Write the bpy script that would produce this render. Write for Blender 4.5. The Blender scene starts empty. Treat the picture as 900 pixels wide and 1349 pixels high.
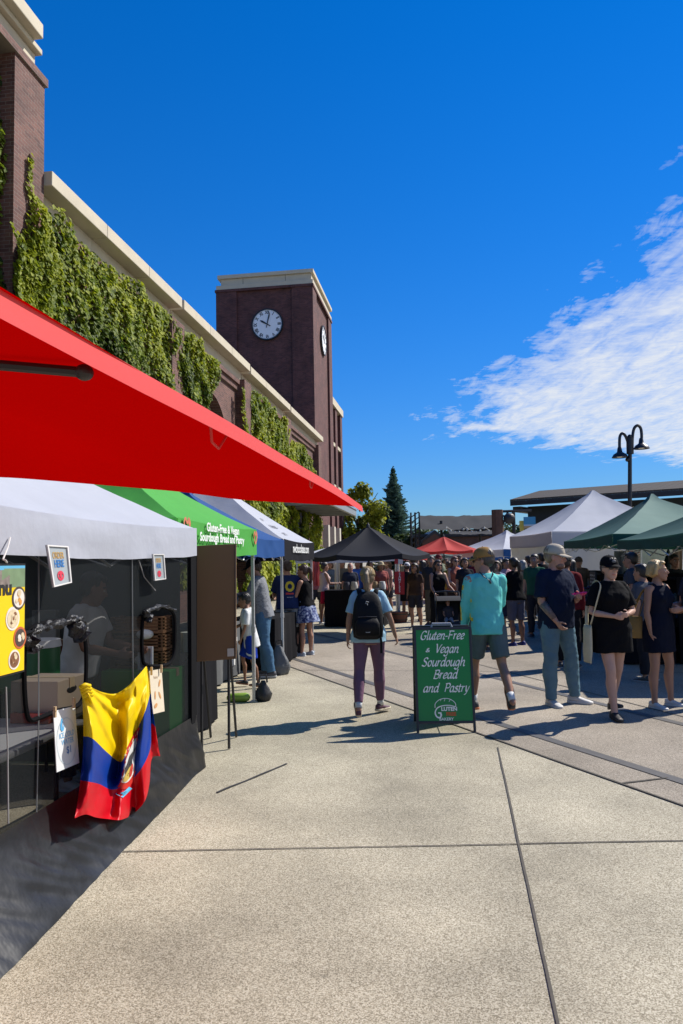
import bpy, bmesh, math, random
from mathutils import Vector, Matrix, noise, Euler
R = math.radians
random.seed(7)
sc = bpy.context.scene
COL = sc.collection

# ------------------------------------------------------------------ camera
CAM = Vector((0, 0, 1.65)); FPX = 974.0
TH = R(8.18); PI_ = R(3.85); RO = R(1.1)
F_ = Vector((-math.sin(TH)*math.cos(PI_), math.cos(TH)*math.cos(PI_), math.sin(PI_)))
R0 = Vector((math.cos(TH), math.sin(TH), 0)); U0 = R0.cross(F_)
Rr = R0*math.cos(RO) - U0*math.sin(RO); Uu = U0*math.cos(RO) + R0*math.sin(RO)
cd = bpy.data.cameras.new('camera'); cam = bpy.data.objects.new('camera', cd); COL.objects.link(cam)
m = Matrix((Rr, Uu, -F_)).transposed().to_4x4(); m.translation = CAM; cam.matrix_world = m
cd.sensor_fit = 'VERTICAL'; cd.sensor_height = 36; cd.lens = FPX/1349*36
cd.clip_start = 0.05; cd.clip_end = 2000
sc.camera = cam

# ------------------------------------------------------------------ world, sun, exposure
SUN_EL = R(45); SUN_H = Vector((0.80, 0.60, 0)).normalized()
SUN_AZ = math.atan2(SUN_H.x, SUN_H.y)
w = bpy.data.worlds.new('World'); sc.world = w; w.use_nodes = True
def build_world():
    nt = w.node_tree; N = nt.nodes; L = nt.links; N.clear()
    out = N.new('ShaderNodeOutputWorld'); bg = N.new('ShaderNodeBackground')
    sky = N.new('ShaderNodeTexSky'); sky.sky_type = 'NISHITA'; sky.sun_disc = False
    sky.sun_elevation = SUN_EL; sky.sun_rotation = SUN_AZ
    sky.altitude = 1500; sky.air_density = 1.0; sky.dust_density = 0.0; sky.ozone_density = 4.0
    hs = N.new('ShaderNodeHueSaturation'); hs.inputs['Saturation'].default_value = 1.35; hs.inputs['Value'].default_value = 1.0
    hs.inputs['Hue'].default_value = 0.503
    L.new(sky.outputs[0], hs.inputs['Color'])
    tc = N.new('ShaderNodeTexCoord')
    vr = N.new('ShaderNodeVectorRotate'); vr.rotation_type = 'Z_AXIS'; vr.inputs['Angle'].default_value = -TH
    L.new(tc.outputs['Generated'], vr.inputs['Vector'])
    sp = N.new('ShaderNodeSeparateXYZ'); L.new(vr.outputs[0], sp.inputs[0])
    def mth(op, a, b=None, c=None, clamp=False):
        n = N.new('ShaderNodeMath'); n.operation = op; n.use_clamp = clamp
        for i, x in enumerate((a, b, c)):
            if x is None: continue
            if isinstance(x, (int, float)): n.inputs[i].default_value = x
            else: L.new(x, n.inputs[i])
        return n.outputs[0]
    zc = mth('MAXIMUM', sp.outputs[2], 0.02)
    qx = mth('DIVIDE', sp.outputs[0], zc); qy = mth('DIVIDE', sp.outputs[1], zc)
    cb = N.new('ShaderNodeCombineXYZ'); L.new(qx, cb.inputs[0]); L.new(qy, cb.inputs[1])
    def nz(scale, detail, sx, sy, rough=0.55, dist=0.0, rot=0.0):
        mp = N.new('ShaderNodeMapping'); mp.inputs['Scale'].default_value = (sx, sy, 1); mp.inputs['Rotation'].default_value = (0, 0, rot)
        L.new(cb.outputs[0], mp.inputs['Vector'])
        n = N.new('ShaderNodeTexNoise'); n.inputs['Scale'].default_value = scale; n.inputs['Detail'].default_value = detail
        n.inputs['Roughness'].default_value = rough; n.inputs['Distortion'].default_value = dist
        L.new(mp.outputs[0], n.inputs['Vector']); return n.outputs['Fac']
    n1 = nz(1.6, 5, 1.6, 1.0, 0.6, 0.3, 0.35)      # big edge shape
    n2 = nz(3.4, 7, 2.6, 0.9, 0.66, 0.5, -0.5)      # streaks
    n3 = nz(16, 3, 1.0, 1.9, 0.5, 0.2, 0.3)        # small ripples
    # sheet: to the right of a line in the cloud plane, nearer than its far edge
    e1 = mth('ADD', mth('SUBTRACT', qx, mth('MULTIPLY_ADD', qy, -0.10, 1.04)), mth('MULTIPLY_ADD', n1, 1.3, -0.65))
    a1 = mth('MULTIPLY', e1, 1.5, None, True)
    e2 = mth('ADD', mth('SUBTRACT', mth('MULTIPLY_ADD', qx, 0.85, 5.25), qy), mth('MULTIPLY_ADD', n1, 2.6, -1.3))
    a2 = mth('MULTIPLY', e2, 1.1, None, True)
    tex = mth('MULTIPLY_ADD', n2, 2.2, -0.42, True)
    rip = mth('MULTIPLY_ADD', n3, 1.5, 0.15, True)
    body = mth('MULTIPLY', a1, a2)
    br_ = mth('MULTIPLY_ADD', rip, 0.34, mth('MULTIPLY', tex, 0.66))
    dens = mth('SUBTRACT', mth('MULTIPLY', body, 1.03), mth('MULTIPLY', mth('SUBTRACT', 1.0, br_), 1.12), None, True)
    dens = mth('MULTIPLY', mth('POWER', dens, 0.8), 0.95, None, True)
    mx = N.new('ShaderNodeMix'); mx.data_type = 'RGBA'
    bw = N.new('ShaderNodeRGBToBW'); L.new(hs.outputs[0], bw.inputs[0])
    k_ = mth('DIVIDE', 1.62, mth('MULTIPLY_ADD', bw.outputs[0], 0.22, 1.0))
    tint = N.new('ShaderNodeVectorMath'); tint.operation = 'MULTIPLY'; tint.inputs[1].default_value = (0.80, 1.0, 1.17); L.new(hs.outputs[0], tint.inputs[0])
    sc_ = N.new('ShaderNodeVectorMath'); sc_.operation = 'SCALE'; L.new(tint.outputs[0], sc_.inputs[0]); L.new(k_, sc_.inputs['Scale'])
    L.new(dens, mx.inputs['Factor']); L.new(sc_.outputs[0], mx.inputs['A'])
    mx.inputs['B'].default_value = (7.0, 7.35, 7.9, 1)
    L.new(mx.outputs['Result'], bg.inputs['Color']); bg.inputs['Strength'].default_value = 0.088
    L.new(bg.outputs[0], out.inputs['Surface'])
build_world()
sl = bpy.data.lights.new('sun', 'SUN'); sun = bpy.data.objects.new('sun', sl); COL.objects.link(sun)
sl.energy = 5.0; sl.angle = R(0.5); sl.color = (1.0, 0.95, 0.87)
dirv = Vector((SUN_H.x*math.cos(SUN_EL), SUN_H.y*math.cos(SUN_EL), math.sin(SUN_EL)))
sun.rotation_euler = dirv.to_track_quat('Z', 'Y').to_euler(); sun.location = dirv*60
vs = sc.view_settings
vs.view_transform = 'Standard'; vs.look = 'None'; vs.gamma = 1.0; vs.use_curve_mapping = False; vs.exposure = 0.36
sc.render.engine = 'CYCLES'; sc.cycles.use_denoising = True
sc.cycles.max_bounces = 8; sc.cycles.transparent_max_bounces = 16; sc.cycles.caustics_reflective = False; sc.cycles.caustics_refractive = False

# ------------------------------------------------------------------ picture <-> place helpers (photo pixels 900 x 1349)
def ray(px, py): return F_ + Rr*((px-450)/FPX) + Uu*((674.5-py)/FPX)
def GP(px, py, z=0.0):
    d = ray(px, py); return CAM + d*((z-CAM.z)/d.z)
def XP(px, py, x):
    d = ray(px, py); return CAM + d*(x/d.x)
def YP(px, py, y):
    d = ray(px, py); return CAM + d*(y/d.y)
Fh = Vector((-math.sin(TH), math.cos(TH), 0))
def DP(px, py, dep):
    d = ray(px, py); return CAM + d*(dep/d.dot(Fh))
def GD(px, dep, z=0.0):
    # ground point in the column of px at a given distance
    py = 740 - (px-450)*math.tan(RO) + 100
    p = DP(px, py, dep); return Vector((p.x, p.y, z))

# ------------------------------------------------------------------ materials
MATS = {}
def nodes_of(name):
    mt = bpy.data.materials.new(name); mt.use_nodes = True
    nt = mt.node_tree; nt.nodes.clear()
    return mt, nt.nodes, nt.links
def mat(name, col, rough=0.6, var=0.12, scale=6.0, bump=0.0, bscale=60.0, metal=0.0, spec=0.5, transl=0.0, sheen=0.0, stretch=(1, 1, 1), tcol=None):
    if name in MATS: return MATS[name]
    mt, N, L = nodes_of(name)
    out = N.new('ShaderNodeOutputMaterial'); b = N.new('ShaderNodeBsdfPrincipled')
    tc = N.new('ShaderNodeTexCoord'); mp = N.new('ShaderNodeMapping'); mp.inputs['Scale'].default_value = stretch
    L.new(tc.outputs['Object'], mp.inputs[0])
    nz = N.new('ShaderNodeTexNoise'); nz.inputs['Scale'].default_value = scale; nz.inputs['Detail'].default_value = 5
    L.new(mp.outputs[0], nz.inputs['Vector'])
    mx = N.new('ShaderNodeMix'); mx.data_type = 'RGBA'
    c0 = tuple(max(0, c*(1-var)) for c in col)+(1,); c1 = tuple(min(1, c*(1+var)) for c in col)+(1,)
    mx.inputs['A'].default_value = c0; mx.inputs['B'].default_value = c1
    L.new(nz.outputs['Fac'], mx.inputs['Factor']); L.new(mx.outputs['Result'], b.inputs['Base Color'])
    b.inputs['Roughness'].default_value = rough; b.inputs['Metallic'].default_value = metal
    b.inputs['Specular IOR Level'].default_value = spec
    if sheen: b.inputs['Sheen Weight'].default_value = sheen
    if bump:
        n2 = N.new('ShaderNodeTexNoise'); n2.inputs['Scale'].default_value = bscale; n2.inputs['Detail'].default_value = 3
        L.new(mp.outputs[0], n2.inputs['Vector'])
        bp = N.new('ShaderNodeBump'); bp.inputs['Strength'].default_value = bump; bp.inputs['Distance'].default_value = 0.01
        L.new(n2.outputs['Fac'], bp.inputs['Height']); L.new(bp.outputs[0], b.inputs['Normal'])
    sh = b.outputs[0]
    if transl:
        t = N.new('ShaderNodeBsdfTranslucent'); ms = N.new('ShaderNodeMixShader'); ms.inputs[0].default_value = transl
        if tcol: t.inputs[0].default_value = tuple(tcol)+(1,)
        else: L.new(mx.outputs['Result'], t.inputs[0])
        L.new(sh, ms.inputs[1]); L.new(t.outputs[0], ms.inputs[2]); sh = ms.outputs[0]
    L.new(sh, out.inputs[0]); MATS[name] = mt; return mt

def fabric(name, col, transl=0.25, rough=0.75, var=0.08, bump=0.15, bscale=14, tcol=None, spec=0.3):
    return mat(name, col, rough, var, 3.0, bump, bscale, transl=transl, spec=spec, tcol=tcol)

def wall_coords(N, L):
    """(along the wall, height) coordinates for walls facing X or Y"""
    tc = N.new('ShaderNodeTexCoord'); ge = N.new('ShaderNodeNewGeometry')
    s = N.new('ShaderNodeSeparateXYZ'); L.new(tc.outputs['Object'], s.inputs[0])
    sn = N.new('ShaderNodeSeparateXYZ'); L.new(ge.outputs['Normal'], sn.inputs[0])
    ab = N.new('ShaderNodeMath'); ab.operation = 'ABSOLUTE'; L.new(sn.outputs[0], ab.inputs[0])
    gt = N.new('ShaderNodeMath'); gt.operation = 'GREATER_THAN'; L.new(ab.outputs[0], gt.inputs[0]); gt.inputs[1].default_value = 0.5
    mx = N.new('ShaderNodeMix'); mx.data_type = 'FLOAT'
    L.new(gt.outputs[0], mx.inputs['Factor']); L.new(s.outputs[0], mx.inputs['A']); L.new(s.outputs[1], mx.inputs['B'])
    cb = N.new('ShaderNodeCombineXYZ'); L.new(mx.outputs['Result'], cb.inputs[0]); L.new(s.outputs[2], cb.inputs[1])
    return cb.outputs[0]
def brick_mat(name, c1, c2, mortar, bw=0.21, bh=0.072, patch=0.35):
    if name in MATS: return MATS[name]
    mt, N, L = nodes_of(name)
    out = N.new('ShaderNodeOutputMaterial'); b = N.new('ShaderNodeBsdfPrincipled')
    co = wall_coords(N, L)
    br = N.new('ShaderNodeTexBrick'); br.inputs['Scale'].default_value = 1.0
    br.inputs['Brick Width'].default_value = bw; br.inputs['Row Height'].default_value = bh
    br.inputs['Mortar Size'].default_value = 0.006; br.inputs['Mortar Smooth'].default_value = 0.3
    br.inputs['Bias'].default_value = 0.0
    br.inputs['Color1'].default_value = tuple(c1)+(1,); br.inputs['Color2'].default_value = tuple(c2)+(1,); br.inputs['Mortar'].default_value = tuple(mortar)+(1,)
    L.new(co, br.inputs['Vector'])
    nz = N.new('ShaderNodeTexNoise'); nz.inputs['Scale'].default_value = 0.9; nz.inputs['Detail'].default_value = 7; nz.inputs['Roughness'].default_value = 0.65
    L.new(co, nz.inputs['Vector'])
    rp = N.new('ShaderNodeMapRange'); rp.inputs['To Min'].default_value = 1-patch; rp.inputs['To Max'].default_value = 1+patch
    rp.inputs['From Min'].default_value = 0.3; rp.inputs['From Max'].default_value = 0.7
    L.new(nz.outputs['Fac'], rp.inputs['Value'])
    vm = N.new('ShaderNodeVectorMath'); vm.operation = 'SCALE'; L.new(br.outputs['Color'], vm.inputs[0]); L.new(rp.outputs[0], vm.inputs['Scale'])
    L.new(vm.outputs[0], b.inputs['Base Color']); b.inputs['Roughness'].default_value = 0.85
    bp = N.new('ShaderNodeBump'); bp.inputs['Strength'].default_value = 0.5; bp.inputs['Distance'].default_value = 0.01; bp.invert = True
    L.new(br.outputs['Fac'], bp.inputs['Height']); L.new(bp.outputs[0], b.inputs['Normal'])
    L.new(b.outputs[0], out.inputs[0]); MATS[name] = mt; return mt
def leaf_mat(name, dark, light, transl=0.3):
    if name in MATS: return MATS[name]
    mt, N, L = nodes_of(name)
    out = N.new('ShaderNodeOutputMaterial'); b = N.new('ShaderNodeBsdfPrincipled')
    ge = N.new('ShaderNodeNewGeometry'); tc = N.new('ShaderNodeTexCoord')
    nz = N.new('ShaderNodeTexNoise'); nz.inputs['Scale'].default_value = 0.55; nz.inputs['Detail'].default_value = 3
    L.new(tc.outputs['Object'], nz.inputs['Vector'])
    ad = N.new('ShaderNodeMath'); ad.operation = 'MULTIPLY_ADD'; L.new(nz.outputs['Fac'], ad.inputs[0]); ad.inputs[1].default_value = 2.6; ad.inputs[2].default_value = -1.15
    a2 = N.new('ShaderNodeMath'); a2.operation = 'MULTIPLY_ADD'; L.new(ge.outputs['Random Per Island'], a2.inputs[0]); a2.inputs[1].default_value = 0.75; L.new(ad.outputs[0], a2.inputs[2]); a2.use_clamp = True
    mx = N.new('ShaderNodeMix'); mx.data_type = 'RGBA'; mx.inputs['A'].default_value = tuple(dark)+(1,); mx.inputs['B'].default_value = tuple(light)+(1,)
    L.new(a2.outputs[0], mx.inputs['Factor']); L.new(mx.outputs['Result'], b.inputs['Base Color']); b.inputs['Roughness'].default_value = 0.6; b.inputs['Specular IOR Level'].default_value = 0.3
    t = N.new('ShaderNodeBsdfTranslucent'); L.new(mx.outputs['Result'], t.inputs[0])
    ms = N.new('ShaderNodeMixShader'); ms.inputs[0].default_value = transl
    L.new(b.outputs[0], ms.inputs[1]); L.new(t.outputs[0], ms.inputs[2]); L.new(ms.outputs[0], out.inputs[0])
    MATS[name] = mt; return mt
def paving_mat(name, lo, mid, hi, stain=0.22):
    mt, N, L = nodes_of(name)
    out = N.new('ShaderNodeOutputMaterial'); b = N.new('ShaderNodeBsdfPrincipled')
    tc = N.new('ShaderNodeTexCoord')
    v = N.new('ShaderNodeTexVoronoi'); v.inputs['Scale'].default_value = 210; v.inputs['Randomness'].default_value = 1
    L.new(tc.outputs['Object'], v.inputs['Vector'])
    sx = N.new('ShaderNodeSeparateColor'); L.new(v.outputs['Color'], sx.inputs[0])
    n1 = N.new('ShaderNodeTexNoise'); n1.inputs['Scale'].default_value = 85; n1.inputs['Detail'].default_value = 4; n1.inputs['Roughness'].default_value = 0.7
    L.new(tc.outputs['Object'], n1.inputs['Vector'])
    ad = N.new('ShaderNodeMath'); ad.operation = 'MULTIPLY_ADD'; L.new(n1.outputs['Fac'], ad.inputs[0]); ad.inputs[1].default_value = 1.3; ad.inputs[2].default_value = -0.65
    a2 = N.new('ShaderNodeMath'); a2.operation = 'ADD'; L.new(sx.outputs[0], a2.inputs[0]); L.new(ad.outputs[0], a2.inputs[1])
    cr = N.new('ShaderNodeValToRGB'); e = cr.color_ramp.elements
    e[0].position = 0.1; e[0].color = tuple(lo)+(1,); e[1].position = 0.92; e[1].color = tuple(hi)+(1,)
    m_ = e.new(0.5); m_.color = tuple(mid)+(1,)
    L.new(a2.outputs[0], cr.inputs[0])
    n2 = N.new('ShaderNodeTexNoise'); n2.inputs['Scale'].default_value = 0.75; n2.inputs['Detail'].default_value = 8; n2.inputs['Roughness'].default_value = 0.62
    L.new(tc.outputs['Object'], n2.inputs['Vector'])
    rp = N.new('ShaderNodeMapRange'); rp.inputs['From Min'].default_value = 0.3; rp.inputs['From Max'].default_value = 0.7
    rp.inputs['To Min'].default_value = 1-stain; rp.inputs['To Max'].default_value = 1+stain*0.55
    L.new(n2.outputs['Fac'], rp.inputs['Value'])
    # trodden chewing-gum spots
    v2 = N.new('ShaderNodeTexVoronoi'); v2.inputs['Scale'].default_value = 0.9; L.new(tc.outputs['Object'], v2.inputs['Vector'])
    g = N.new('ShaderNodeMapRange'); g.inputs['From Min'].default_value = 0.018; g.inputs['From Max'].default_value = 0.03; g.inputs['To Min'].default_value = 0.35; g.inputs['To Max'].default_value = 1
    L.new(v2.outputs['Distance'], g.inputs['Value'])
    v3_ = N.new('ShaderNodeTexVoronoi'); v3_.inputs['Scale'].default_value = 2.1; L.new(tc.outputs['Object'], v3_.inputs['Vector'])
    g3 = N.new('ShaderNodeMapRange'); g3.inputs['From Min'].default_value = 0.012; g3.inputs['From Max'].default_value = 0.045; g3.inputs['To Min'].default_value = 0.62; g3.inputs['To Max'].default_value = 1
    L.new(v3_.outputs['Distance'], g3.inputs['Value'])
    n4 = N.new('ShaderNodeTexNoise'); n4.inputs['Scale'].default_value = 0.23; n4.inputs['Detail'].default_value = 3; n4.inputs['Distortion'].default_value = 1.2; L.new(tc.outputs['Object'], n4.inputs['Vector'])
    r4 = N.new('ShaderNodeMapRange'); r4.inputs['From Min'].default_value = 0.35; r4.inputs['From Max'].default_value = 0.65; r4.inputs['To Min'].default_value = 0.86; r4.inputs['To Max'].default_value = 1.06; L.new(n4.outputs['Fac'], r4.inputs['Value'])
    m3 = N.new('ShaderNodeMath'); m3.operation = 'MULTIPLY'; L.new(g3.outputs[0], m3.inputs[0]); L.new(r4.outputs[0], m3.inputs[1])
    m0 = N.new('ShaderNodeMath'); m0.operation = 'MULTIPLY'; L.new(rp.outputs[0], m0.inputs[0]); L.new(m3.outputs[0], m0.inputs[1])
    ml = N.new('ShaderNodeMath'); ml.operation = 'MULTIPLY'; L.new(m0.outputs[0], ml.inputs[0]); L.new(g.outputs[0], ml.inputs[1])
    vm = N.new('ShaderNodeVectorMath'); vm.operation = 'SCALE'; L.new(cr.outputs[0], vm.inputs[0]); L.new(ml.outputs[0], vm.inputs['Scale'])
    L.new(vm.outputs[0], b.inputs['Base Color']); b.inputs['Roughness'].default_value = 0.85; b.inputs['Specular IOR Level'].default_value = 0.25
    bp = N.new('ShaderNodeBump'); bp.inputs['Strength'].default_value = 0.35; bp.inputs['Distance'].default_value = 0.004
    L.new(a2.outputs[0], bp.inputs['Height']); L.new(bp.outputs[0], b.inputs['Normal'])
    L.new(b.outputs[0], out.inputs[0]); MATS[name] = mt; return mt
def screen_mat(name, through, col):
    mt, N, L = nodes_of(name)
    out = N.new('ShaderNodeOutputMaterial'); b = N.new('ShaderNodeBsdfPrincipled'); b.inputs['Base Color'].default_value = tuple(col)+(1,)
    b.inputs['Roughness'].default_value = 0.55; b.inputs['Specular IOR Level'].default_value = 0.15
    t = N.new('ShaderNodeBsdfTransparent'); ms = N.new('ShaderNodeMixShader'); ms.inputs[0].default_value = through
    L.new(b.outputs[0], ms.inputs[1]); L.new(t.outputs[0], ms.inputs[2]); L.new(ms.outputs[0], out.inputs[0])
    MATS[name] = mt; return mt

# ------------------------------------------------------------------ mesh builder
def frame_from(d, ref=Vector((0, 0, 1))):
    d = d.normalized()
    if abs(d.dot(ref)) > 0.98: ref = Vector((0, 1, 0)) if abs(d.y) < 0.9 else Vector((1, 0, 0))
    a = ref.cross(d).normalized(); b = d.cross(a).normalized()
    return a, b
class MB:
    def __init__(s): s.v = []; s.f = []; s.m = []
    def quad(s, pts, mi=0):
        n = len(s.v); s.v += [Vector(p) for p in pts]; s.f.append(tuple(range(n, n+len(pts)))); s.m.append(mi)
    def box(s, c, size, rot=None, mi=0):
        c = Vector(c); hx, hy, hz = size[0]/2, size[1]/2, size[2]/2
        P = [Vector((x, y, z)) for z in (-hz, hz) for (x, y) in ((-hx, -hy), (hx, -hy), (hx, hy), (-hx, hy))]
        if rot is not None: P = [rot @ p for p in P]
        n = len(s.v); s.v += [p+c for p in P]
        for q in ((0, 3, 2, 1), (4, 5, 6, 7), (0, 1, 5, 4), (1, 2, 6, 5), (2, 3, 7, 6), (3, 0, 4, 7)):
            s.f.append(tuple(n+i for i in q)); s.m.append(mi)
    def bx(s, x0, x1, y0, y1, z0, z1, mi=0):
        s.box(((x0+x1)/2, (y0+y1)/2, (z0+z1)/2), (abs(x1-x0), abs(y1-y0), abs(z1-z0)), None, mi)
    def rings(s, rings, mi=0, caps=True, closed=False):
        n0 = len(s.v); k = len(rings[0])
        for r in rings: s.v += [Vector(p) for p in r]
        m = len(rings)
        for i in range(m-1 if not closed else m):
            a = n0+i*k; b = n0+((i+1) % m)*k
            for j in range(k):
                j2 = (j+1) % k
                s.f.append((a+j, a+j2, b+j2, b+j)); s.m.append(mi)
        if caps and not closed:
            s.f.append(tuple(n0+j for j in reversed(range(k)))); s.m.append(mi)
            a = n0+(m-1)*k; s.f.append(tuple(a+j for j in range(k))); s.m.append(mi)
    def tube(s, pts, r, n=8, mi=0, caps=True, ry=None, ref=Vector((0, 0, 1)), rnd=False):
        pts = [Vector(p) for p in pts]; m = len(pts)
        rr = r if isinstance(r, (list, tuple)) else [r]*m
        ry_ = rr if ry is None else (ry if isinstance(ry, (list, tuple)) else [ry]*m)
        rings = []; prev = None
        for i, p in enumerate(pts):
            d = (pts[min(i+1, m-1)]-pts[max(i-1, 0)])
            if d.length < 1e-9: d = Vector((0, 0, 1))
            if prev is None: a, b = frame_from(d, ref)
            else:
                a = prev - d.normalized()*prev.dot(d.normalized())
                a = a.normalized() if a.length > 1e-6 else frame_from(d, ref)[0]
                b = d.normalized().cross(a)
            prev = a
            rings.append([p + a*(rr[i]*math.cos(t)) + b*(ry_[i]*math.sin(t)) for t in (2*math.pi*j/n for j in range(n))])
        if rnd:
            d0 = (pts[0]-pts[1]).normalized(); d1 = (pts[-1]-pts[-2]).normalized()
            c0, c1 = pts[0], pts[-1]
            f = []; 
            for q in (0.95, 0.6):
                f.append([c0 + (p-c0)*math.sqrt(1-q*q) + d0*(q*min(rr[0], ry_[0])) for p in rings[0]])
            g = []
            for q in (0.6, 0.95):
                g.append([c1 + (p-c1)*math.sqrt(1-q*q) + d1*(q*min(rr[-1], ry_[-1])) for p in rings[-1]])
            rings = f + rings + g
        s.rings(rings, mi, caps)
    def ell(s, c, r, rot=None, n=16, m=10, mi=0):
        c = Vector(c); rings = []
        for i in range(1, m):
            t = math.pi*i/m
            ring = []
            for j in range(n):
                p = Vector((r[0]*math.sin(t)*math.cos(2*math.pi*j/n), r[1]*math.sin(t)*math.sin(2*math.pi*j/n), -r[2]*math.cos(t)))
                ring.append(c + (rot @ p if rot is not None else p))
            rings.append(ring)
        s.rings(rings, mi, True)
    def cyl(s, p0, p1, r0, r1=None, n=16, mi=0, caps=True): s.tube([p0, p1], [r0, r0 if r1 is None else r1], n, mi, caps)
    def grid(s, fn, nu, nv, mi=0, closed_u=False):
        n0 = len(s.v)
        for j in range(nv+1):
            for i in range(nu+1): s.v.append(Vector(fn(i/nu, j/nv)))
        for j in range(nv):
            for i in range(nu):
                a = n0+j*(nu+1)+i
                s.f.append((a, a+1, a+nu+2, a+nu+1)); s.m.append(mi(i/nu, j/nv) if callable(mi) else mi)
    def add_mesh(s, me, M=None, mi=0):
        n0 = len(s.v)
        s.v += [(M @ v.co if M is not None else v.co.copy()) for v in me.vertices]
        for p in me.polygons: s.f.append(tuple(n0+i for i in p.vertices)); s.m.append(mi)
    def prism(s, poly, ex, mi=0):
        n = len(poly); ex = Vector(ex); n0 = len(s.v)
        s.v += [Vector(p) for p in poly] + [Vector(p)+ex for p in poly]
        s.f.append(tuple(reversed(range(n0, n0+n)))); s.m.append(mi)
        s.f.append(tuple(range(n0+n, n0+2*n))); s.m.append(mi)
        for i in range(n):
            j = (i+1) % n; s.f.append((n0+i, n0+j, n0+n+j, n0+n+i)); s.m.append(mi)
    def mesh(s, name='mesh', off=None):
        me = bpy.data.meshes.new(name)
        vv = s.v if off is None else [v-off for v in s.v]
        me.from_pydata([tuple(v) for v in vv], [], s.f)
        me.polygons.foreach_set('material_index', s.m); me.update()
        return me
    def build(s, name, mats, parent=None, smooth=False, bevel=0.0, local=False, fix=True):
        """world-space vertices unless local; a top-level object gets its origin at its base"""
        if parent is not None: off = Vector((0, 0, 0)) if local else OFF[parent.name]
        elif local: off = Vector((0, 0, 0))
        else:
            xs = [v.x for v in s.v]; ys = [v.y for v in s.v]; zs = [v.z for v in s.v]
            off = Vector(((min(xs)+max(xs))/2, (min(ys)+max(ys))/2, min(zs)))
        me = s.mesh(name, off)
        if fix:
            bm = bmesh.new(); bm.from_mesh(me); bmesh.ops.recalc_face_normals(bm, faces=bm.faces); bm.to_mesh(me); bm.free()
        return link(name, me, mats, parent, smooth, bevel, off)
OFF = {}
def link(name, me, mats, parent=None, smooth=False, bevel=0.0, off=None):
    for mt in (mats if isinstance(mats, (list, tuple)) else [mats]): me.materials.append(mt)
    o = bpy.data.objects.new(name, me); COL.objects.link(o)
    if parent is not None: o.parent = parent; OFF[o.name] = OFF.get(parent.name, Vector((0, 0, 0)))
    else:
        o.location = off if off is not None else (0, 0, 0); OFF[o.name] = Vector(o.location)
    if smooth:
        me.polygons.foreach_set('use_smooth', [True]*len(me.polygons))
        if smooth != 'all':
            try: me.set_sharp_from_angle(angle=R(40))
            except Exception: pass
    if bevel:
        md = o.modifiers.new('bevel', 'BEVEL'); md.width = bevel; md.segments = 2; md.limit_method = 'ANGLE'; md.angle_limit = R(50)
    return o
def tag(o, label=None, cat=None, group=None, kind=None):
    if label: o['label'] = label
    if cat: o['category'] = cat
    if group: o['group'] = group
    if kind: o['kind'] = kind
    return o
def thing(name, label, cat, loc=(0, 0, 0), rz=0.0, group=None):
    o = bpy.data.objects.new(name, None); COL.objects.link(o); o.empty_display_size = 0.2
    o.location = loc; o.rotation_euler = (0, 0, rz); OFF[o.name] = Vector(loc)
    return tag(o, label, cat, group)
def copy_tree(o, parent=None):
    c = o.copy(); COL.objects.link(c)
    if parent is not None: c.parent = parent
    for ch in list(o.children): copy_tree(ch, c)
    return c
def eval_mesh(o):
    dg = bpy.context.evaluated_depsgraph_get(); dg.update()
    return bpy.data.meshes.new_from_object(o.evaluated_get(dg))
TXT = {}
def text_mesh(s, size=1.0, weight=0.0, shear=0.0, align='CENTER', spacing=1.0):
    key = (s, size, weight, shear, align, spacing)
    if key in TXT: return TXT[key]
    cu = bpy.data.curves.new('t', 'FONT'); cu.body = s; cu.size = size; cu.align_x = align; cu.shear = shear; cu.offset = weight; cu.space_character = spacing
    cu.resolution_u = 3
    o = bpy.data.objects.new('t', cu); COL.objects.link(o)
    me = eval_mesh(o); bpy.data.objects.remove(o); TXT[key] = me; return me
def catmull(pts, n=6, closed=False):
    P = [Vector(p) for p in pts]; out = []
    m = len(P)
    for i in range(m if closed else m-1):
        p0 = P[(i-1) % m] if (closed or i > 0) else P[0]*2-P[1]
        p1 = P[i]; p2 = P[(i+1) % m]
        p3 = P[(i+2) % m] if (closed or i+2 < m) else P[-1]*2-P[-2]
        for k in range(n):
            t = k/n
            out.append(0.5*((2*p1)+(p2-p0)*t+(2*p0-5*p1+4*p2-p3)*t*t+(3*p1-p0-3*p2+p3)*t**3))
    if not closed: out.append(P[-1].copy())
    return out
def filled(outlines, name='f'):
    """2-D outlines (first outer, rest holes) filled, as a mesh in XY"""
    cu = bpy.data.curves.new(name, 'CURVE'); cu.dimensions = '2D'; cu.fill_mode = 'BOTH'
    for ol in outlines:
        sp = cu.splines.new('POLY'); sp.points.add(len(ol)-1); sp.use_cyclic_u = True
        for i, p in enumerate(ol): sp.points[i].co = (p[0], p[1], 0, 1)
    o = bpy.data.objects.new(name, cu); COL.objects.link(o); me = eval_mesh(o); bpy.data.objects.remove(o); return me
def fbm(p, s=1.0, o=3):
    return noise.fractal(Vector(p)*s, 0.6, 2.0, o, noise_basis='PERLIN_ORIGINAL')
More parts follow.
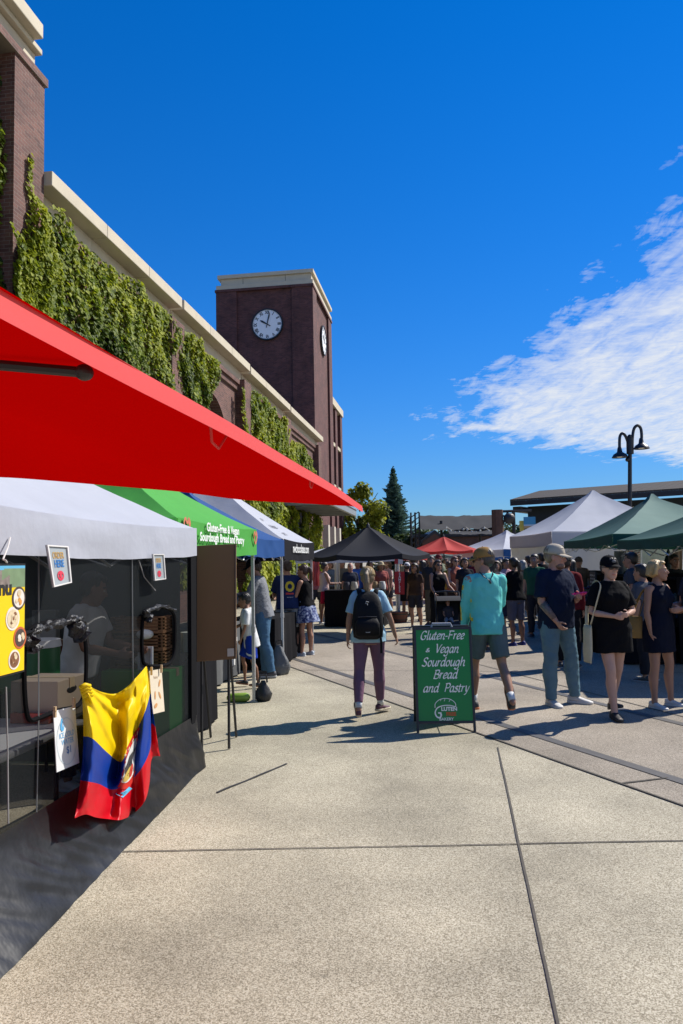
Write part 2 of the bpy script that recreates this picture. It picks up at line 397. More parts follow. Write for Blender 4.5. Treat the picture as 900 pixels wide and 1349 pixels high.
# ================================================================== GROUND AND PAVING
M_PAVE = paving_mat('aggregate_concrete', (0.22, 0.19, 0.13), (0.405, 0.36, 0.258), (0.57, 0.52, 0.395), 0.36)
M_PINK = paving_mat('reddish_aggregate', (0.175, 0.145, 0.11), (0.315, 0.268, 0.205), (0.455, 0.40, 0.32), 0.3)
M_JOINT = mat('joint_dirt', (0.085, 0.075, 0.060), 0.95, 0.4, 9)
M_DRAIN = mat('drain_strip_iron', (0.085, 0.08, 0.075), 0.6, 0.35, 7, 0.2, 80)
g = MB()
g.quad([(-600, -200, 0), (600, -200, 0), (600, 1200, 0), (-600, 1200, 0)])
tag(g.build('ground', M_PAVE), kind='structure')
def gl(px, py): p = GP(px, py); return Vector((p.x, p.y, 0))
def strip(a, b, wd, z, name, mt, wob=0.0, segs=1):
    a, b = Vector(a), Vector(b); d = (b-a).normalized(); n = Vector((-d.y, d.x, 0))*wd/2
    mb = MB(); L_, R_ = [], []
    for i in range(segs+1):
        p = a.lerp(b, i/segs); q = 1 + (wob*fbm((p.x*3, p.y*3, 1)) if wob else 0)
        off = n.normalized()*(wob*0.012*fbm((p.x*1.5, p.y*1.5, 5)) if wob else 0)
        L_.append(p+n*q+off+Vector((0, 0, z))); R_.append(p-n*q+off+Vector((0, 0, z)))
    for i in range(segs): mb.quad([R_[i], R_[i+1], L_[i+1], L_[i]])
    o = mb.build(name, mt); tag(o, kind='structure'); return o
# reddish band beyond the diagonal joint
A1, B1 = gl(440, 899), gl(900, 1062); dl = (B1-A1).normalized(); nl = Vector((-dl.y, dl.x, 0))
if nl.y < 0: nl = -nl
a_, b_ = A1-dl*5.2, B1+dl*9
bd = MB(); bd.quad([a_+Vector((0, 0, .004)), b_+Vector((0, 0, .004)), b_+nl*7.5+Vector((0, 0, .004)), a_+nl*7.5+Vector((0, 0, .004))])
tag(bd.build('reddish_paving', M_PINK), kind='structure')
strip(a_, b_, 0.022, .008, 'paving_joint', M_JOINT, 0.22, 60)
A2, B2 = gl(440, 885), gl(900, 1031); d2 = (B2-A2).normalized()
strip(A2-d2*4.4, B2+d2*9, 0.105, .009, 'drain_strip', M_DRAIN)
A3, B3 = gl(440, 841), gl(900, 955); d3 = (B3-A3).normalized()
strip(A3-d3*3, B3+d3*8, 0.10, .009, 'drain_strip', M_DRAIN)
A4, B4 = gl(600, 868), gl(760, 909); d4 = (B4-A4).normalized()
strip(A4-d4*2, B4+d4*6, 0.02, .008, 'paving_joint', M_JOINT, 0.22, 30)
# joint towards the buildings and the one across
A5, B5 = gl(656, 985), gl(735, 1349); d5 = (B5-A5).normalized()
strip(A5+d5*0.0, B5+d5*4, 0.013, .006, 'paving_joint', M_JOINT, 0.22, 60)
A6, B6 = gl(190, 1122), gl(690, 1112.5); d6 = (B6-A6).normalized()
strip(A6-d6*2.2, B6, 0.011, .005, 'paving_joint', M_JOINT, 0.22, 50)
A7, B7 = gl(690, 1112), gl(900, 1108); d7 = (B7-A7).normalized()
strip(A7, B7+d7*7, 0.014, .005, 'paving_joint', M_JOINT, 0.22, 50)
A8, B8 = gl(262, 1008), gl(655, 985)
A9, B9 = gl(820, 1033), gl(880, 1026)
strip(A9, B9, 0.02, .010, 'paving_joint', M_JOINT, 0.5, 10)
# faint joints further off
for k, (u0, u1) in enumerate(((11.2, 0), (15.4, 0), (20.5, 0), (26, 0))):
    strip((-7, u0+0.2, 0), (9, u0-0.35, 0), 0.018, .0125, 'paving_joint', M_JOINT, 0.22, 30)
# dark strap lying on the concrete
sa, sb = gl(286, 1045), gl(378, 1007)
mb = MB(); d = (sb-sa).normalized(); n_ = Vector((-d.y, d.x, 0))*0.009
P = [sa.lerp(sb, i/10)+Vector((0, 0, .004+0.002*math.sin(i*1.3)))+n_*(0.3*math.sin(i*.9)) for i in range(11)]
rg = [[p-n_, p+n_, p+n_+Vector((0, 0, .004)), p-n_+Vector((0, 0, .004))] for p in P]
mb.rings(rg)
tag(mb.build('strap', mat('black_webbing', (0.03, 0.03, 0.032), 0.8)), 'thin dark strap lying straight on the bare concrete in front of the skirted stall', 'strap')

# ================================================================== BRICK HALL WITH IVY
BRK = brick_mat('hall_brick', (0.155, 0.068, 0.052), (0.088, 0.038, 0.032), (0.19, 0.145, 0.12))
TBRK = brick_mat('tower_brick', (0.125, 0.044, 0.038), (0.072, 0.025, 0.025), (0.12, 0.075, 0.065))
STONE = mat('pale_coping_stone', (0.52, 0.46, 0.345), 0.8, 0.15, 2.2, 0.2, 40)
GLASS = mat('dark_window_glass', (0.02, 0.024, 0.03), 0.08, 0.2, 2, 0, 1, 0, 0.8)
WFR = mat('dark_window_frame', (0.035, 0.03, 0.03), 0.5)
HX = -8.0; COPT = XP(61, 221, -7.6).z                                   # facade plane of the hall
def arch_panel(y0, y1, z0, z1, ya, yb, zs, x_front, thick):
    """wall piece between y0..y1, z0..z1 with a round-headed opening ya..yb springing at zs; faces +X"""
    r = (yb-ya)/2; yc = (ya+yb)/2
    arc = [(yc + r*math.cos(math.pi*i/20), zs + r*math.sin(math.pi*i/20)) for i in range(21)]
    outer = [(y0, z0), (ya, z0)] + [(ya, zs)] + list(reversed(arc))[1:-1] + [(yb, zs), (yb, z0), (y1, z0), (y1, z1), (y0, z1)]
    return [Vector((x_front-thick, p[0], p[1])) for p in outer], Vector((thick, 0, 0))
py1_ = XP(58.5, 160, -7.72).y
hall = thing('brick_hall', 'long brick hall with pale stone coping, pilasters and arched windows behind the stalls', 'building', (HX, 30, 0))
BAYS = [(py1_+.01, 20.4), (20.4, 28.0), (28.0, 35.6), (35.6, 45.0)]
ZW = COPT-.70                                    # wall top under the coping
for i, (y0, y1) in enumerate(BAYS):
    wid = 3.9; yc = (y0+y1)/2; zs = 5.6
    mb = MB(); poly, ex = arch_panel(y0, y1, 0, ZW, yc-wid/2, yc+wid/2, zs, HX, 0.55)
    mb.prism(poly, ex); mb.build('wall', BRK, hall)
    # projecting arch ring
    r = wid/2
    mb = MB(); ring = []
    for k in range(25):
        a = math.pi*k/24; c, s_ = math.cos(a), math.sin(a)
        ring.append([Vector((HX+.002, yc+(r+.002)*c, zs+(r+.002)*s_)), Vector((HX+.07, yc+(r+.002)*c, zs+(r+.002)*s_)), Vector((HX+.07, yc+(r+.36)*c, zs+(r+.36)*s_)), Vector((HX+.002, yc+(r+.36)*c, zs+(r+.36)*s_))])
    mb.rings(ring); mb.build('arch_ring', BRK, hall)
    # window: glass, frame bars
    gm = MB()
    gm.prism([Vector((HX-.42, yc+(r-.01)*math.cos(math.pi*k/20), zs+(r-.01)*math.sin(math.pi*k/20))) for k in range(21)] + [Vector((HX-.42, yc-r+.01, 1.0)), Vector((HX-.42, yc+r-.01, 1.0))], (.03, 0, 0))
    win = gm.build('window', GLASS, hall)
    fb = MB()
    for dy in (-r*.6, -r*.2, r*.2, r*.6):
        zt = zs + math.sqrt(max(r*r-dy*dy, 0)) - .03
        fb.bx(HX-.388, HX-.31, yc+dy-.04, yc+dy+.04, 1.0, zt)
    for zz in (2.2, 3.6, zs): fb.bx(HX-.386, HX-.33, yc-r+.02, yc+r-.02, zz-.05, zz+.05)
    fb.build('frame', WFR, win)
    # brick corbel courses under the coping
    mb = MB()
    mb.bx(HX+.001, HX+.09, y0+.52, y1-.52, ZW-.42, ZW-.02); mb.bx(HX+.091, HX+.17, y0+.52, y1-.52, ZW-.2, ZW-.03)
    mb.build('corbel_course', BRK, hall)
# pilasters with a recess on either side
for i, y in enumerate((20.4, 28.0, 35.6, 44.5)):
    mb = MB(); mb.bx(HX+.003, HX+.34, y-.5, y+.5, 0, ZW+.02); mb.bx(HX+.34, HX+.42, y-.62, y+.62, 0, .9); 
    mb.build('pilaster', BRK, hall)
# coping stones, alternate heights
cps = [(py1_+.02, 20.45, 0.0), (20.62, 28.0, 0.02), (28.12, 35.55, -0.03), (35.7, 45.2, -0.06)]
for (y0, y1, dz) in cps:
    n = max(1, int((y1-y0)/2.4)); L_ = (y1-y0)/n
    mb = MB()
    for k in range(n):
        a = y0+k*L_+.006; b = y0+(k+1)*L_-.006
        mb.bx(HX-.7, HX+.06, a, b, ZW+.03+dz, ZW+.418+dz); mb.bx(HX-.74, HX+.44, a, b, ZW+.42+dz, ZW+.72+dz)
    mb.build('coping', STONE, hall, bevel=0.015)
# hall body behind the facade, flat roof
mb = MB(); mb.bx(HX-22, HX-.56, 14.0, 45.2, 0, ZW-.1); mb.build('rear_wall', BRK, hall)
mb = MB(); mb.bx(HX-22, HX-.75, 14.0, 45.2, ZW-.08, ZW+.1); mb.build('roof', mat('roof_felt', (0.08, 0.08, 0.08), 0.9), hall)
# steel canopy near the tower
mb = MB()
for k in range(7):
    y = 33.5+k*1.45; mb.bx(HX+.35, HX+2.7, y-.05, y+.05, 4.3, 4.52)
mb.bx(HX+2.6, HX+2.75, 33.2, 42.6, 4.28, 4.6)
mb.bx(HX+.3, HX+2.8, 33.2, 42.6, 4.61, 4.66)
mb.build('entrance_canopy', mat('galvanised_canopy', (0.30, 0.31, 0.32), 0.45, 0.2, 3, 0, 1, 0.4), hall)
mb = MB()
for y in (46.5, 49.0, 51.4): mb.bx(HX+.02, HX+.5, y-.3, y+.3, 0, 4.0)
mb.build('stone_pier', mat('pale_render', (0.5, 0.46, 0.38), 0.8), hall)

# near pavilion, taller, at the picture's top left corner
pv = thing('corner_pavilion', 'tall brick pavilion with an overhanging pale stone cap at the near end of the hall', 'building', (HX, 10, 0))
PX = -7.72; py1 = XP(58.5, 160, PX).y; zt = XP(57, 112, PX).z
mb = MB(); mb.bx(PX-6, PX-.5, py1-7.2, py1-.02, 0, zt); mb.build('wall', BRK, pv)
for (a, b) in ((py1-1.02, py1), (py1-7.2, py1-6.2)):
    mb = MB(); mb.bx(PX-.501, PX, a, b, 0, zt-.002); mb.build('pilaster', BRK, pv)
mb = MB(); mb.bx(PX-.52, PX+.05, py1-7.22, py1+.05, zt, zt+.16); mb.build('brick_course', BRK, pv)
ye1 = XP(46.5, 80, PX-.06).y; ye2 = XP(57.5, 40, PX+.24).y; zc1 = XP(57.5, 52, PX+.24).z; zc2 = XP(57.5, 33, PX+.24).z
mb = MB(); mb.bx(PX-6.2, PX-.06, py1-7.1, ye1, zt+.161, zc1-.12)
mb.bx(PX-6.3, PX+.06, py1-7.15, ye1+.06, zc1-.118, zc1-.002); mb.bx(PX-6.5, PX+.24, py1-7.3, ye2, zc1, zc2)
mb.build('stone_cap', STONE, pv, bevel=0.02)

# ================================================================== CLOCK TOWER
tw = thing('clock_tower', 'square dark brick clock tower with a pale stone cap and roman numeral clock', 'tower', (-11, 48, 0))
TY = 45.3; tx1 = YP(412, 380, TY).x; tx0 = YP(284.5, 385, TY).x; TD = 7.6
tzb = YP(405, 377, TY).z; tzt = YP(405, 354, TY).z
mb = MB(); mb.bx(tx0+.14, tx1-.14, TY+.14, TY+TD-.14, 0, tzb); mb.build('shaft', TBRK, tw)
for (x, y) in ((tx0, TY), (tx1, TY), (tx0, TY+TD), (tx1, TY+TD)):
    sx = 1 if x == tx0 else -1; sy = 1 if y == TY else -1; wx = (tx1-tx0)*.215
    mb = MB(); mb.bx(x, x+sx*wx, y, y+sy*wx, 0, tzb+.001); mb.build('corner_pilaster', TBRK, tw)
mb = MB(); mb.bx(tx0-.06, tx1+.06, TY-.06, TY+TD+.06, tzb+.002, tzb+.16); mb.build('brick_course', TBRK, tw)
mb = MB(); mb.bx(tx0+.3, tx1-.1, TY+.12, TY+TD-.1, tzb+.161, tzt-.25); mb.bx(tx0+.1, tx1+.05, TY-.02, TY+TD+.1, tzt-.248, tzt)
mb.bx(tx0+.02, tx1+.02, TY-.02, TY+TD+.02, tzb+.161, tzb+.45)
mb.build('stone_cap', STONE, tw, bevel=0.02)
for k in (0.28, 0.72):
    mb = MB(); xx = tx0+(tx1-tx0)*k; mb.bx(xx-.012, xx+.012, TY+.112, TY+.118, tzb+.46, tzt-.26); mb.build('cap_joint', M_JOINT, tw)
DIAL = mat('clock_dial_white', (0.84, 0.85, 0.86), 0.4, 0.03); INK = mat('clock_black', (0.015, 0.015, 0.016), 0.4)
def clock(c, Rr_, axis):
    """axis 'y' faces -Y (towards the market), axis 'x' faces +X"""
    Mx = Matrix(((1, 0, 0), (0, 0, -1), (0, 1, 0))) if axis == 'y' else Matrix(((0, 0, 1), (1, 0, 0), (0, 1, 0)))
    M4 = Matrix.Translation(c) @ Mx.to_4x4()
    def put(mb): mb.v = [M4 @ v for v in mb.v]; return mb
    d = MB(); d.cyl((0, 0, 0), (0, 0, .1), Rr_*.95, None, 64); face = put(d).build('clock_face', DIAL, tw)
    rim = MB(); rg = []
    for k in range(64):
        a = 2*math.pi*k/64; e = Vector((math.cos(a), math.sin(a), 0))
        rg.append([e*Rr_*.955+Vector((0, 0, .0)), e*Rr_*1.04+Vector((0, 0, .0)), e*Rr_*1.03+Vector((0, 0, .14)), e*Rr_*.955+Vector((0, 0, .14))])
    rim.rings(rg, closed=True); put(rim).build('clock_rim', INK, face)
    nm = MB()
    for h, s_ in enumerate(('XII', 'I', 'II', 'III', 'IIII', 'V', 'VI', 'VII', 'VIII', 'IX', 'X', 'XI')):
        a = -h*math.pi/6
        me = text_mesh(s_, Rr_*.27, Rr_*.012)
        T = Matrix.Rotation(a, 4, 'Z') @ Matrix.Translation((0, Rr_*.69, .104)) @ Matrix.Diagonal((.82, 1, 1, 1))
        nm.add_mesh(me, T)
    for k in range(60):
        a = -k*math.pi/30; T = Matrix.Rotation(a, 3, 'Z')
        wd = .022 if k % 5 == 0 else .009
        nm.quad([T @ Vector((-wd, Rr_*.885, .104)), T @ Vector((wd, Rr_*.885, .104)), T @ Vector((wd, Rr_*.93, .104)), T @ Vector((-wd, Rr_*.93, .104))])
    put(nm).build('numerals', INK, face, fix=False)
    for (ang, ln, wd, nmz, zz) in ((-(10+2/60)*math.pi/6, .56, .05, 'hour_hand', .125), (-2.2*math.pi/30, .82, .034, 'minute_hand', .142)):
        h = MB(); T = Matrix.Rotation(ang, 3, 'Z'); l = Rr_*ln; w_ = Rr_*wd
        poly = [(-w_*.6, -Rr_*.24), (w_*.6, -Rr_*.24), (w_*.7, 0), (w_*1.3, l*.72), (0, l), (-w_*1.3, l*.72), (-w_*.7, 0)]
        h.prism([T @ Vector((x, y, zz)) for x, y in poly], (0, 0, .012)); put(h).build(nmz, INK, face)
pc = YP(352, 427, TY); cr_ = 20.5/FPX*(pc-CAM).dot(F_)
clock(Vector((pc.x, TY+.13, pc.z)), cr_, 'y')
clock(Vector((tx1-.13, TY+TD*.56, pc.z)), cr_, 'x')
# slit windows and lower wing right of the tower
wing = thing('brick_annex', 'lower brick annex with a pale coping at the foot of the clock tower', 'building', (-9, 56, 0))
wy0 = TY+TD+.03; wx = tx1-.25; wy1 = wy0+6.4; wz = XP(449, 548, wx).z
mb = MB(); mb.bx(wx-7, wx-.25, wy0, wy1, 0, wz); mb.build('wall', TBRK, wing)
for y in (wy0+.5, wy0+3.2, wy1-.5):
    mb = MB(); mb.bx(wx-.249, wx, y-.5, y+.5, 0, wz-.01); mb.build('pilaster', TBRK, wing)
mb = MB(); mb.bx(wx-7.1, wx+.1, wy0-.001, wy1+.1, wz+.002, wz+.55); mb.build('coping', STONE, wing)
for y in (wy0+1.85, wy0+4.55):
    mb = MB(); mb.bx(wx-.248, wx-.2, y-.7, y+.7, 1.2, wz-3); f = mb.build('window', GLASS, wing)
    for zz in (wz-3, wz-6.2):
        mb = MB(); mb.bx(wx-.199, wx-.02, y-.8, y+.8, zz, zz+.25); mb.build('sill', STONE, f)

# ================================================================== IVY
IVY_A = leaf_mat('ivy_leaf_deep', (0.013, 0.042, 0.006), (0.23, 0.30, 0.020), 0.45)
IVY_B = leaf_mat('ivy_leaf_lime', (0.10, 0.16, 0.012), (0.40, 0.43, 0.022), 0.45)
def leaf(mb, p, nrm, size, mi, rnd):
    up = Vector((rnd.uniform(-.5, .5), rnd.uniform(-.5, .5), -1))
    n = (nrm + Vector((rnd.uniform(-.7, .7), rnd.uniform(-.7, .7), rnd.uniform(-.25, .8)))).normalized()
    t = (up - n*up.dot(n)).normalized(); s_ = n.cross(t)
    a = size*rnd.uniform(.7, 1.25)
    q = [p - t*a*.45, p + s_*a*.45 + n*a*.08, p + t*a*.6, p - s_*a*.45 + n*a*.08]
    mb.quad(q, mi)
def ivy_patch(name, label, x, y0, y1, z0, z1, cnt, size, shape, lime=0.3, depth=0.3, group=None, seed=1):
    """leaves spread over the facade plane X = x where shape(y, z) is positive"""
    rnd = random.Random(seed); mb = MB(); k = 0; tries = 0
    while k < cnt and tries < cnt*12:
        tries += 1
        y = rnd.uniform(y0, y1); z = rnd.uniform(z0, z1)
        f = shape(y, z)
        if f <= 0 or rnd.random() > min(1, f*1.6+.15): continue
        cl = noise.noise(Vector((y*1.0, z*0.62, seed))) + .6*noise.noise(Vector((y*2.6, z*1.7, seed+4)))
        d = depth*(.5 + .7*cl + .35*rnd.random())*min(1, f*2.5)
        if cl < -.55 and rnd.random() < .6: continue
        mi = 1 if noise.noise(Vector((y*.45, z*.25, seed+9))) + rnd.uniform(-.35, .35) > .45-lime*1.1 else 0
        leaf(mb, Vector((x+max(.02, d), y, z)), Vector((1, -.15, .25)), size, mi, rnd); k += 1
    return tag(mb.build(name, [IVY_A, IVY_B], fix=False), label, 'ivy', group)
def edge(y, z, y0, y1, z0, z1, rag=.5):
    e = min(y-y0, y1-y, (z-z0)*.8, (z1-z)*1.2)
    return e + rag*noise.noise(Vector((y*.9, z*.55, 3.3))) + .25*rag*noise.noise(Vector((y*3, z*2, 8)))
IG = 'ivy patches climbing the brick hall'
ivy_patch('ivy', 'bright ivy running up the pavilion pilaster under the stone cap', PX+.02, py1-1.15, py1+.3, 2.2, 9.6, 11000, .115,
          lambda y, z: max(edge(y, z, py1-2.0, py1+.8, 1.5, 8.3+.5*math.sin(y*5), .5), .17*(9.5-z)/1.5-abs(y-py1+.42-.16*math.sin(z*2.6)) + .15*noise.noise(Vector((y*4, z*3, 7)))), 1.3, .3, IG, 3)
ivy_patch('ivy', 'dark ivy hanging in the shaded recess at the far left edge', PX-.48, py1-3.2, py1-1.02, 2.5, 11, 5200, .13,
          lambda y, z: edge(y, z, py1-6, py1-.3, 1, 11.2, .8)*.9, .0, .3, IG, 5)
ivy_patch('ivy', 'large ivy sheet covering the whole bay beside the pavilion', HX, py1+.1, 20.9, 1.5, ZW+.1, 30000, .115,
          lambda y, z: edge(y, z, py1-.8, 21.6, 0, ZW+.35-.07*max(0, y-18), .5), .42, .45, IG, 11)
ivy_patch('ivy', 'ivy curtain hanging over the second bay beside its arched window', HX, 20.2, 25.6, 2.5, ZW, 15000, .12,
          lambda y, z: edge(y, z, 19.2, 23.6-.2*max(0, 6.5-z) + .5*max(0, z-7)-.3*max(0, z-8), 2, ZW-.0, .6), .6, .45, IG, 17)
ivy_patch('ivy', 'thin ivy vine climbing the pilaster between the second and third bays', HX+.32, 27.1, 28.4, 3, 8.4, 420, .15,
          lambda y, z: .3-abs(y-27.45-.25*math.sin(z*1.3)), .6, .15, IG, 19)
ivy_patch('ivy', 'sunlit ivy filling the third bay between the middle pilasters', HX, 28.3, 36.0, 2.0, ZW, 12500, .14,
          lambda y, z: edge(y, z, 27.9, 36.0, 4.2, ZW+.1-.05*max(0, y-32), .7), .8, .45, IG, 23)
ivy_patch('ivy', 'yellowish ivy around the arched window nearest the clock tower', HX, 35.4, 43.5, 3.0, ZW-.2, 6500, .165,
          lambda y, z: edge(y, z, 35.0, 43.2, 5.0+.3*max(0, y-39), ZW-.5-.12*(y-36), .8) if (y-40.3)**2+(z-5)**2 > 2.6 else 0, .9, .45, IG, 29)
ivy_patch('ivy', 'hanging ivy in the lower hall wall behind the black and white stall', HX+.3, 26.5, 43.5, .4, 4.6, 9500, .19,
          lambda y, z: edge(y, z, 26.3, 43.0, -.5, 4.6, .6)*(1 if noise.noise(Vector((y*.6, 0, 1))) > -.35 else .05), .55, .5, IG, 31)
ivy_patch('ivy', 'bright low ivy on the hall wall behind the green and blue stalls', HX+.05, 14.5, 26.5, .2, 3.2, 6500, .17,
          lambda y, z: edge(y, z, 16.2, 26.3, -.5, 3.3, .5), .95, .4, IG, 37)

# ================================================================== FAR BUILDINGS AND STRUCTURES
DKW = mat('dark_teal_siding', (0.020, 0.028, 0.034), 0.6, 0.2, 4, 0.25, 6, stretch=(1, 1, 6))
FASC = mat('weathered_metal_roof', (0.075, 0.066, 0.056), 0.9, 0.15, 1.5, 0.15, 5, 0.0, 0.2)
DARK = mat('dark_steel', (0.022, 0.022, 0.025), 0.5)
RUST = mat('rusty_timber', (0.10, 0.05, 0.035), 0.8, .3, 4)
fb1 = DP(684, 700, 46); fb2 = DP(905, 700, 40.5); dd = (fb2-fb1); dd.z = 0; dd.normalize(); nn = Vector((-dd.y, dd.x, 0))
if nn.y < 0: nn = -nn
fb1.z = 0; fend = fb1+dd*26
zE = DP(690, 668, 46).z; zT = DP(690, 648, 46).z
sh = thing('market_hall', 'long low dark building with a pale metal roof edge behind the right tents', 'building', (fb1+fend)/2)
def wallbox(mb, a, b, t, z0, z1, off=0.0, n=None):
    n = n or nn; a = a+n*off; b = b+n*off; q = n*t
    mb.prism([Vector((a.x, a.y, z0)), Vector((b.x, b.y, z0)), Vector((b.x, b.y, z1)), Vector((a.x, a.y, z1))], q)
mb = MB(); wallbox(mb, fb1+dd*.6, fend, 12, 0, zE); mb.build('wall', DKW, sh)
mb = MB(); q0 = fb1-nn*1.3; q1 = fend-nn*1.3
mb.prism([Vector((q0.x, q0.y, zE+.02)), Vector((q1.x, q1.y, zE+.02)), Vector((q1.x, q1.y, zE+.3)), Vector((q0.x, q0.y, zE+.3))], nn*.12)
mb.build('fascia', DARK, sh)
mb = MB(); n_rib = 60
for k in range(n_rib):
    a = q0.lerp(q1, k/n_rib); b = q0.lerp(q1, (k+.96)/n_rib)
    a2 = a+nn*5.2; b2 = b+nn*5.2; zz = zE+.301
    pts = [Vector((a.x, a.y, zz)), Vector((b.x, b.y, zz)), Vector((b2.x, b2.y, zT+.25)), Vector((a2.x, a2.y, zT+.25))]
    mb.prism(pts, (0, 0, .1))
mb.build('roof', FASC, sh)
mb = MB(); a = fb1-nn*.9
for zz in (zE-.35, ): mb.prism([Vector((a.x, a.y, zz)), Vector((a.x+dd.x*.5, a.y+dd.y*.5, zz)), Vector((a.x+dd.x*.5, a.y+dd.y*.5, zz+.33)), Vector((a.x, a.y, zz+.33))], nn*3)
mb.build('bracket', DARK, sh)
# string lights along its eave and the lettering on the wall
mb = MB(); a = fb1-nn*.15
for k in range(70):
    p = a+dd*(.6+k*.36); mb.ell((p.x, p.y, zE-1.05-.06*math.sin(k*1.1)), (.045, .045, .06), None, 6, 4)
mb.build('string_lights', mat('frosted_bulb', (0.75, 0.72, 0.6), 0.3), sh)
px_ = DP(800, 653, 43.5); ltr = MB(); me = text_mesh('HOTEL WINDOW', .52, .012)
cpt = fb1+dd*((px_-fb1).dot(dd)); M4 = Matrix.Translation((cpt.x-nn.x*.04, cpt.y-nn.y*.04, zE-.72)) @ Matrix((dd, Vector((0, 0, 1)), -nn)).transposed().to_4x4()
ltr.add_mesh(me, M4); ltr.build('lettering', mat('sign_letter_tan', (0.42, 0.36, 0.25), 0.6), sh, fix=False)

# low brick building with a small gable closing the market's far end
Y_ = lambda px, py, d: DP(px, py, d)
lb = thing('brick_shed', 'low dark brick building with a small gable closing the far end of the market', 'building', GD(615, 60))
a = GD(552, 60); b = GD(690, 60); zt = Y_(620, 707, 60).z
mb = MB(); n2 = Vector((-(b-a).y, (b-a).x, 0)).normalized(); wallbox(mb, a, b, 9, 0, zt, 0, n2); mb.build('wall', brick_mat('shed_brick', (0.11, 0.055, 0.045), (0.075, 0.04, 0.035), (0.12, .1, .09)), lb)
mb = MB(); zr = zt+.02; wallbox(mb, a-(b-a).normalized()*.3, b+(b-a).normalized()*.3, 9.4, zr, zr+.25, -.25, n2); mb.build('roof_edge', DARK, lb)
ga = GD(560, 59); gb = GD(590, 59); gp = Y_(573, 698, 59)
mb = MB(); mb.prism([Vector((ga.x, ga.y, 0)), Vector((gb.x, gb.y, 0)), Vector((gb.x, gb.y, zt-.3)), Vector((gp.x, gp.y, gp.z-.3)), Vector((ga.x, ga.y, zt-.3))], n2*6)
mb.build('gable', RUST, lb)
mb = MB()
for (s0, s1) in ((ga, gp), (gb, gp)):
    d_ = Vector((s1.x-s0.x, s1.y-s0.y, 0))*.12
    mb.prism([Vector((s0.x-d_.x, s0.y-d_.y, zt-.55)), Vector((s1.x, s1.y, gp.z-.28)), Vector((s1.x, s1.y, gp.z)), Vector((s0.x-d_.x, s0.y-d_.y, zt-.28))], n2*6.3)
mb.build('roof', DARK, lb)

# shade sails hung from steel posts
SAIL = mat('grey_shade_cloth', (0.035, 0.036, 0.038), 0.9, 0.12, 2, transl=0.2)
def sail(name, label, tl, tr, bl, br, d, sag=.12):
    def fn(u, v):
        L_ = Vector(DP(tl[0], tl[1], d)).lerp(DP(bl[0], bl[1], d-3.5), v); R_ = Vector(DP(tr[0], tr[1], d)).lerp(DP(br[0], br[1], d-3.5), v)
        p = L_.lerp(R_, u); p.z -= sag*math.sin(math.pi*u)*(.35+.4*v); p.z += .05*fbm((u*6, v*3, 2)); return p
    mb = MB(); mb.grid(fn, 30, 8); return tag(mb.build(name, SAIL, smooth='all'), label, 'shade sail')
sail('shade_sail', 'long grey shade sail stretched below the sky at the far end of the market', (553, 679), (662, 678), (554, 697), (662, 694), 44)
sail('shade_sail', 'smaller dark shade sail hanging under the big one near the rusty post', (590, 697), (662, 694), (592, 703), (662, 702), 42, .08)
def post(label, px, d, ytop, r=.09, mt=DARK, name='steel_post', extra=None, group='posts of the far shade structure'):
    b_ = GD(px, d); t_ = DP(px, ytop, d)
    t = thing(name, label, 'post', b_, 0, group)
    mb = MB(); mb.cyl(b_+Vector((0, 0, .02)), (b_.x, b_.y, t_.z), r, r*.9, 10); mb.build('pole', mt, t)
    mb = MB(); mb.box(b_+Vector((0, 0, .012)), (r*4, r*4, .024)); mb.build('base_plate', mt, t)
    if extra: extra(t, b_, t_)
    return t
def lattice(t, b_, t_):
    mb = MB()
    for k in range(9):
        z = t_.z*(.38+.07*k); mb.tube([(b_.x-.22, b_.y, z), (b_.x+.22, b_.y, z+.3)], .03, 5)
    for s_ in (-.24, .24): mb.cyl((b_.x+s_, b_.y, .02), (b_.x+s_, b_.y, t_.z), .05, None, 6)
    mb.build('lattice', DARK, t)
post('latticed dark steel mast at the left end of the grey shade sail', 551, 43, 675, .06, extra=lattice)
post('dark mast with a crossbar standing left of the latticed mast', 545, 41, 681, .06)
post('thin dark post standing in front of the shade sail behind the red umbrella', 585.5, 42, 686, .09)
post('thin dark post right of the gable rising above the brick shed', 636.5, 42, 698, .08)
def beam(t, b_, t_):
    mb = MB(); p0 = DP(652, 674, 38); p1 = DP(700, 672.5, 38); mb.tube([p0, p1], .075, 6); mb.tube([DP(662, 692, 38), DP(669, 675, 38)], .06, 6); mb.build('beam', DARK, t)
    mb = MB(); mb.ell(DP(671, 683, 37.8), (.3, .25, .28)); mb.tube([DP(671, 683, 37.8), DP(662, 679, 38)], .05, 6); mb.build('floodlight', DARK, t)
post('stout rust brown post carrying a long dark beam left of the blue poster', 660.5, 38, 671.5, .32, RUST, 'timber_post', beam)
post('slim dark post under the beam beside the yellow poster', 682, 38, 675, .1)
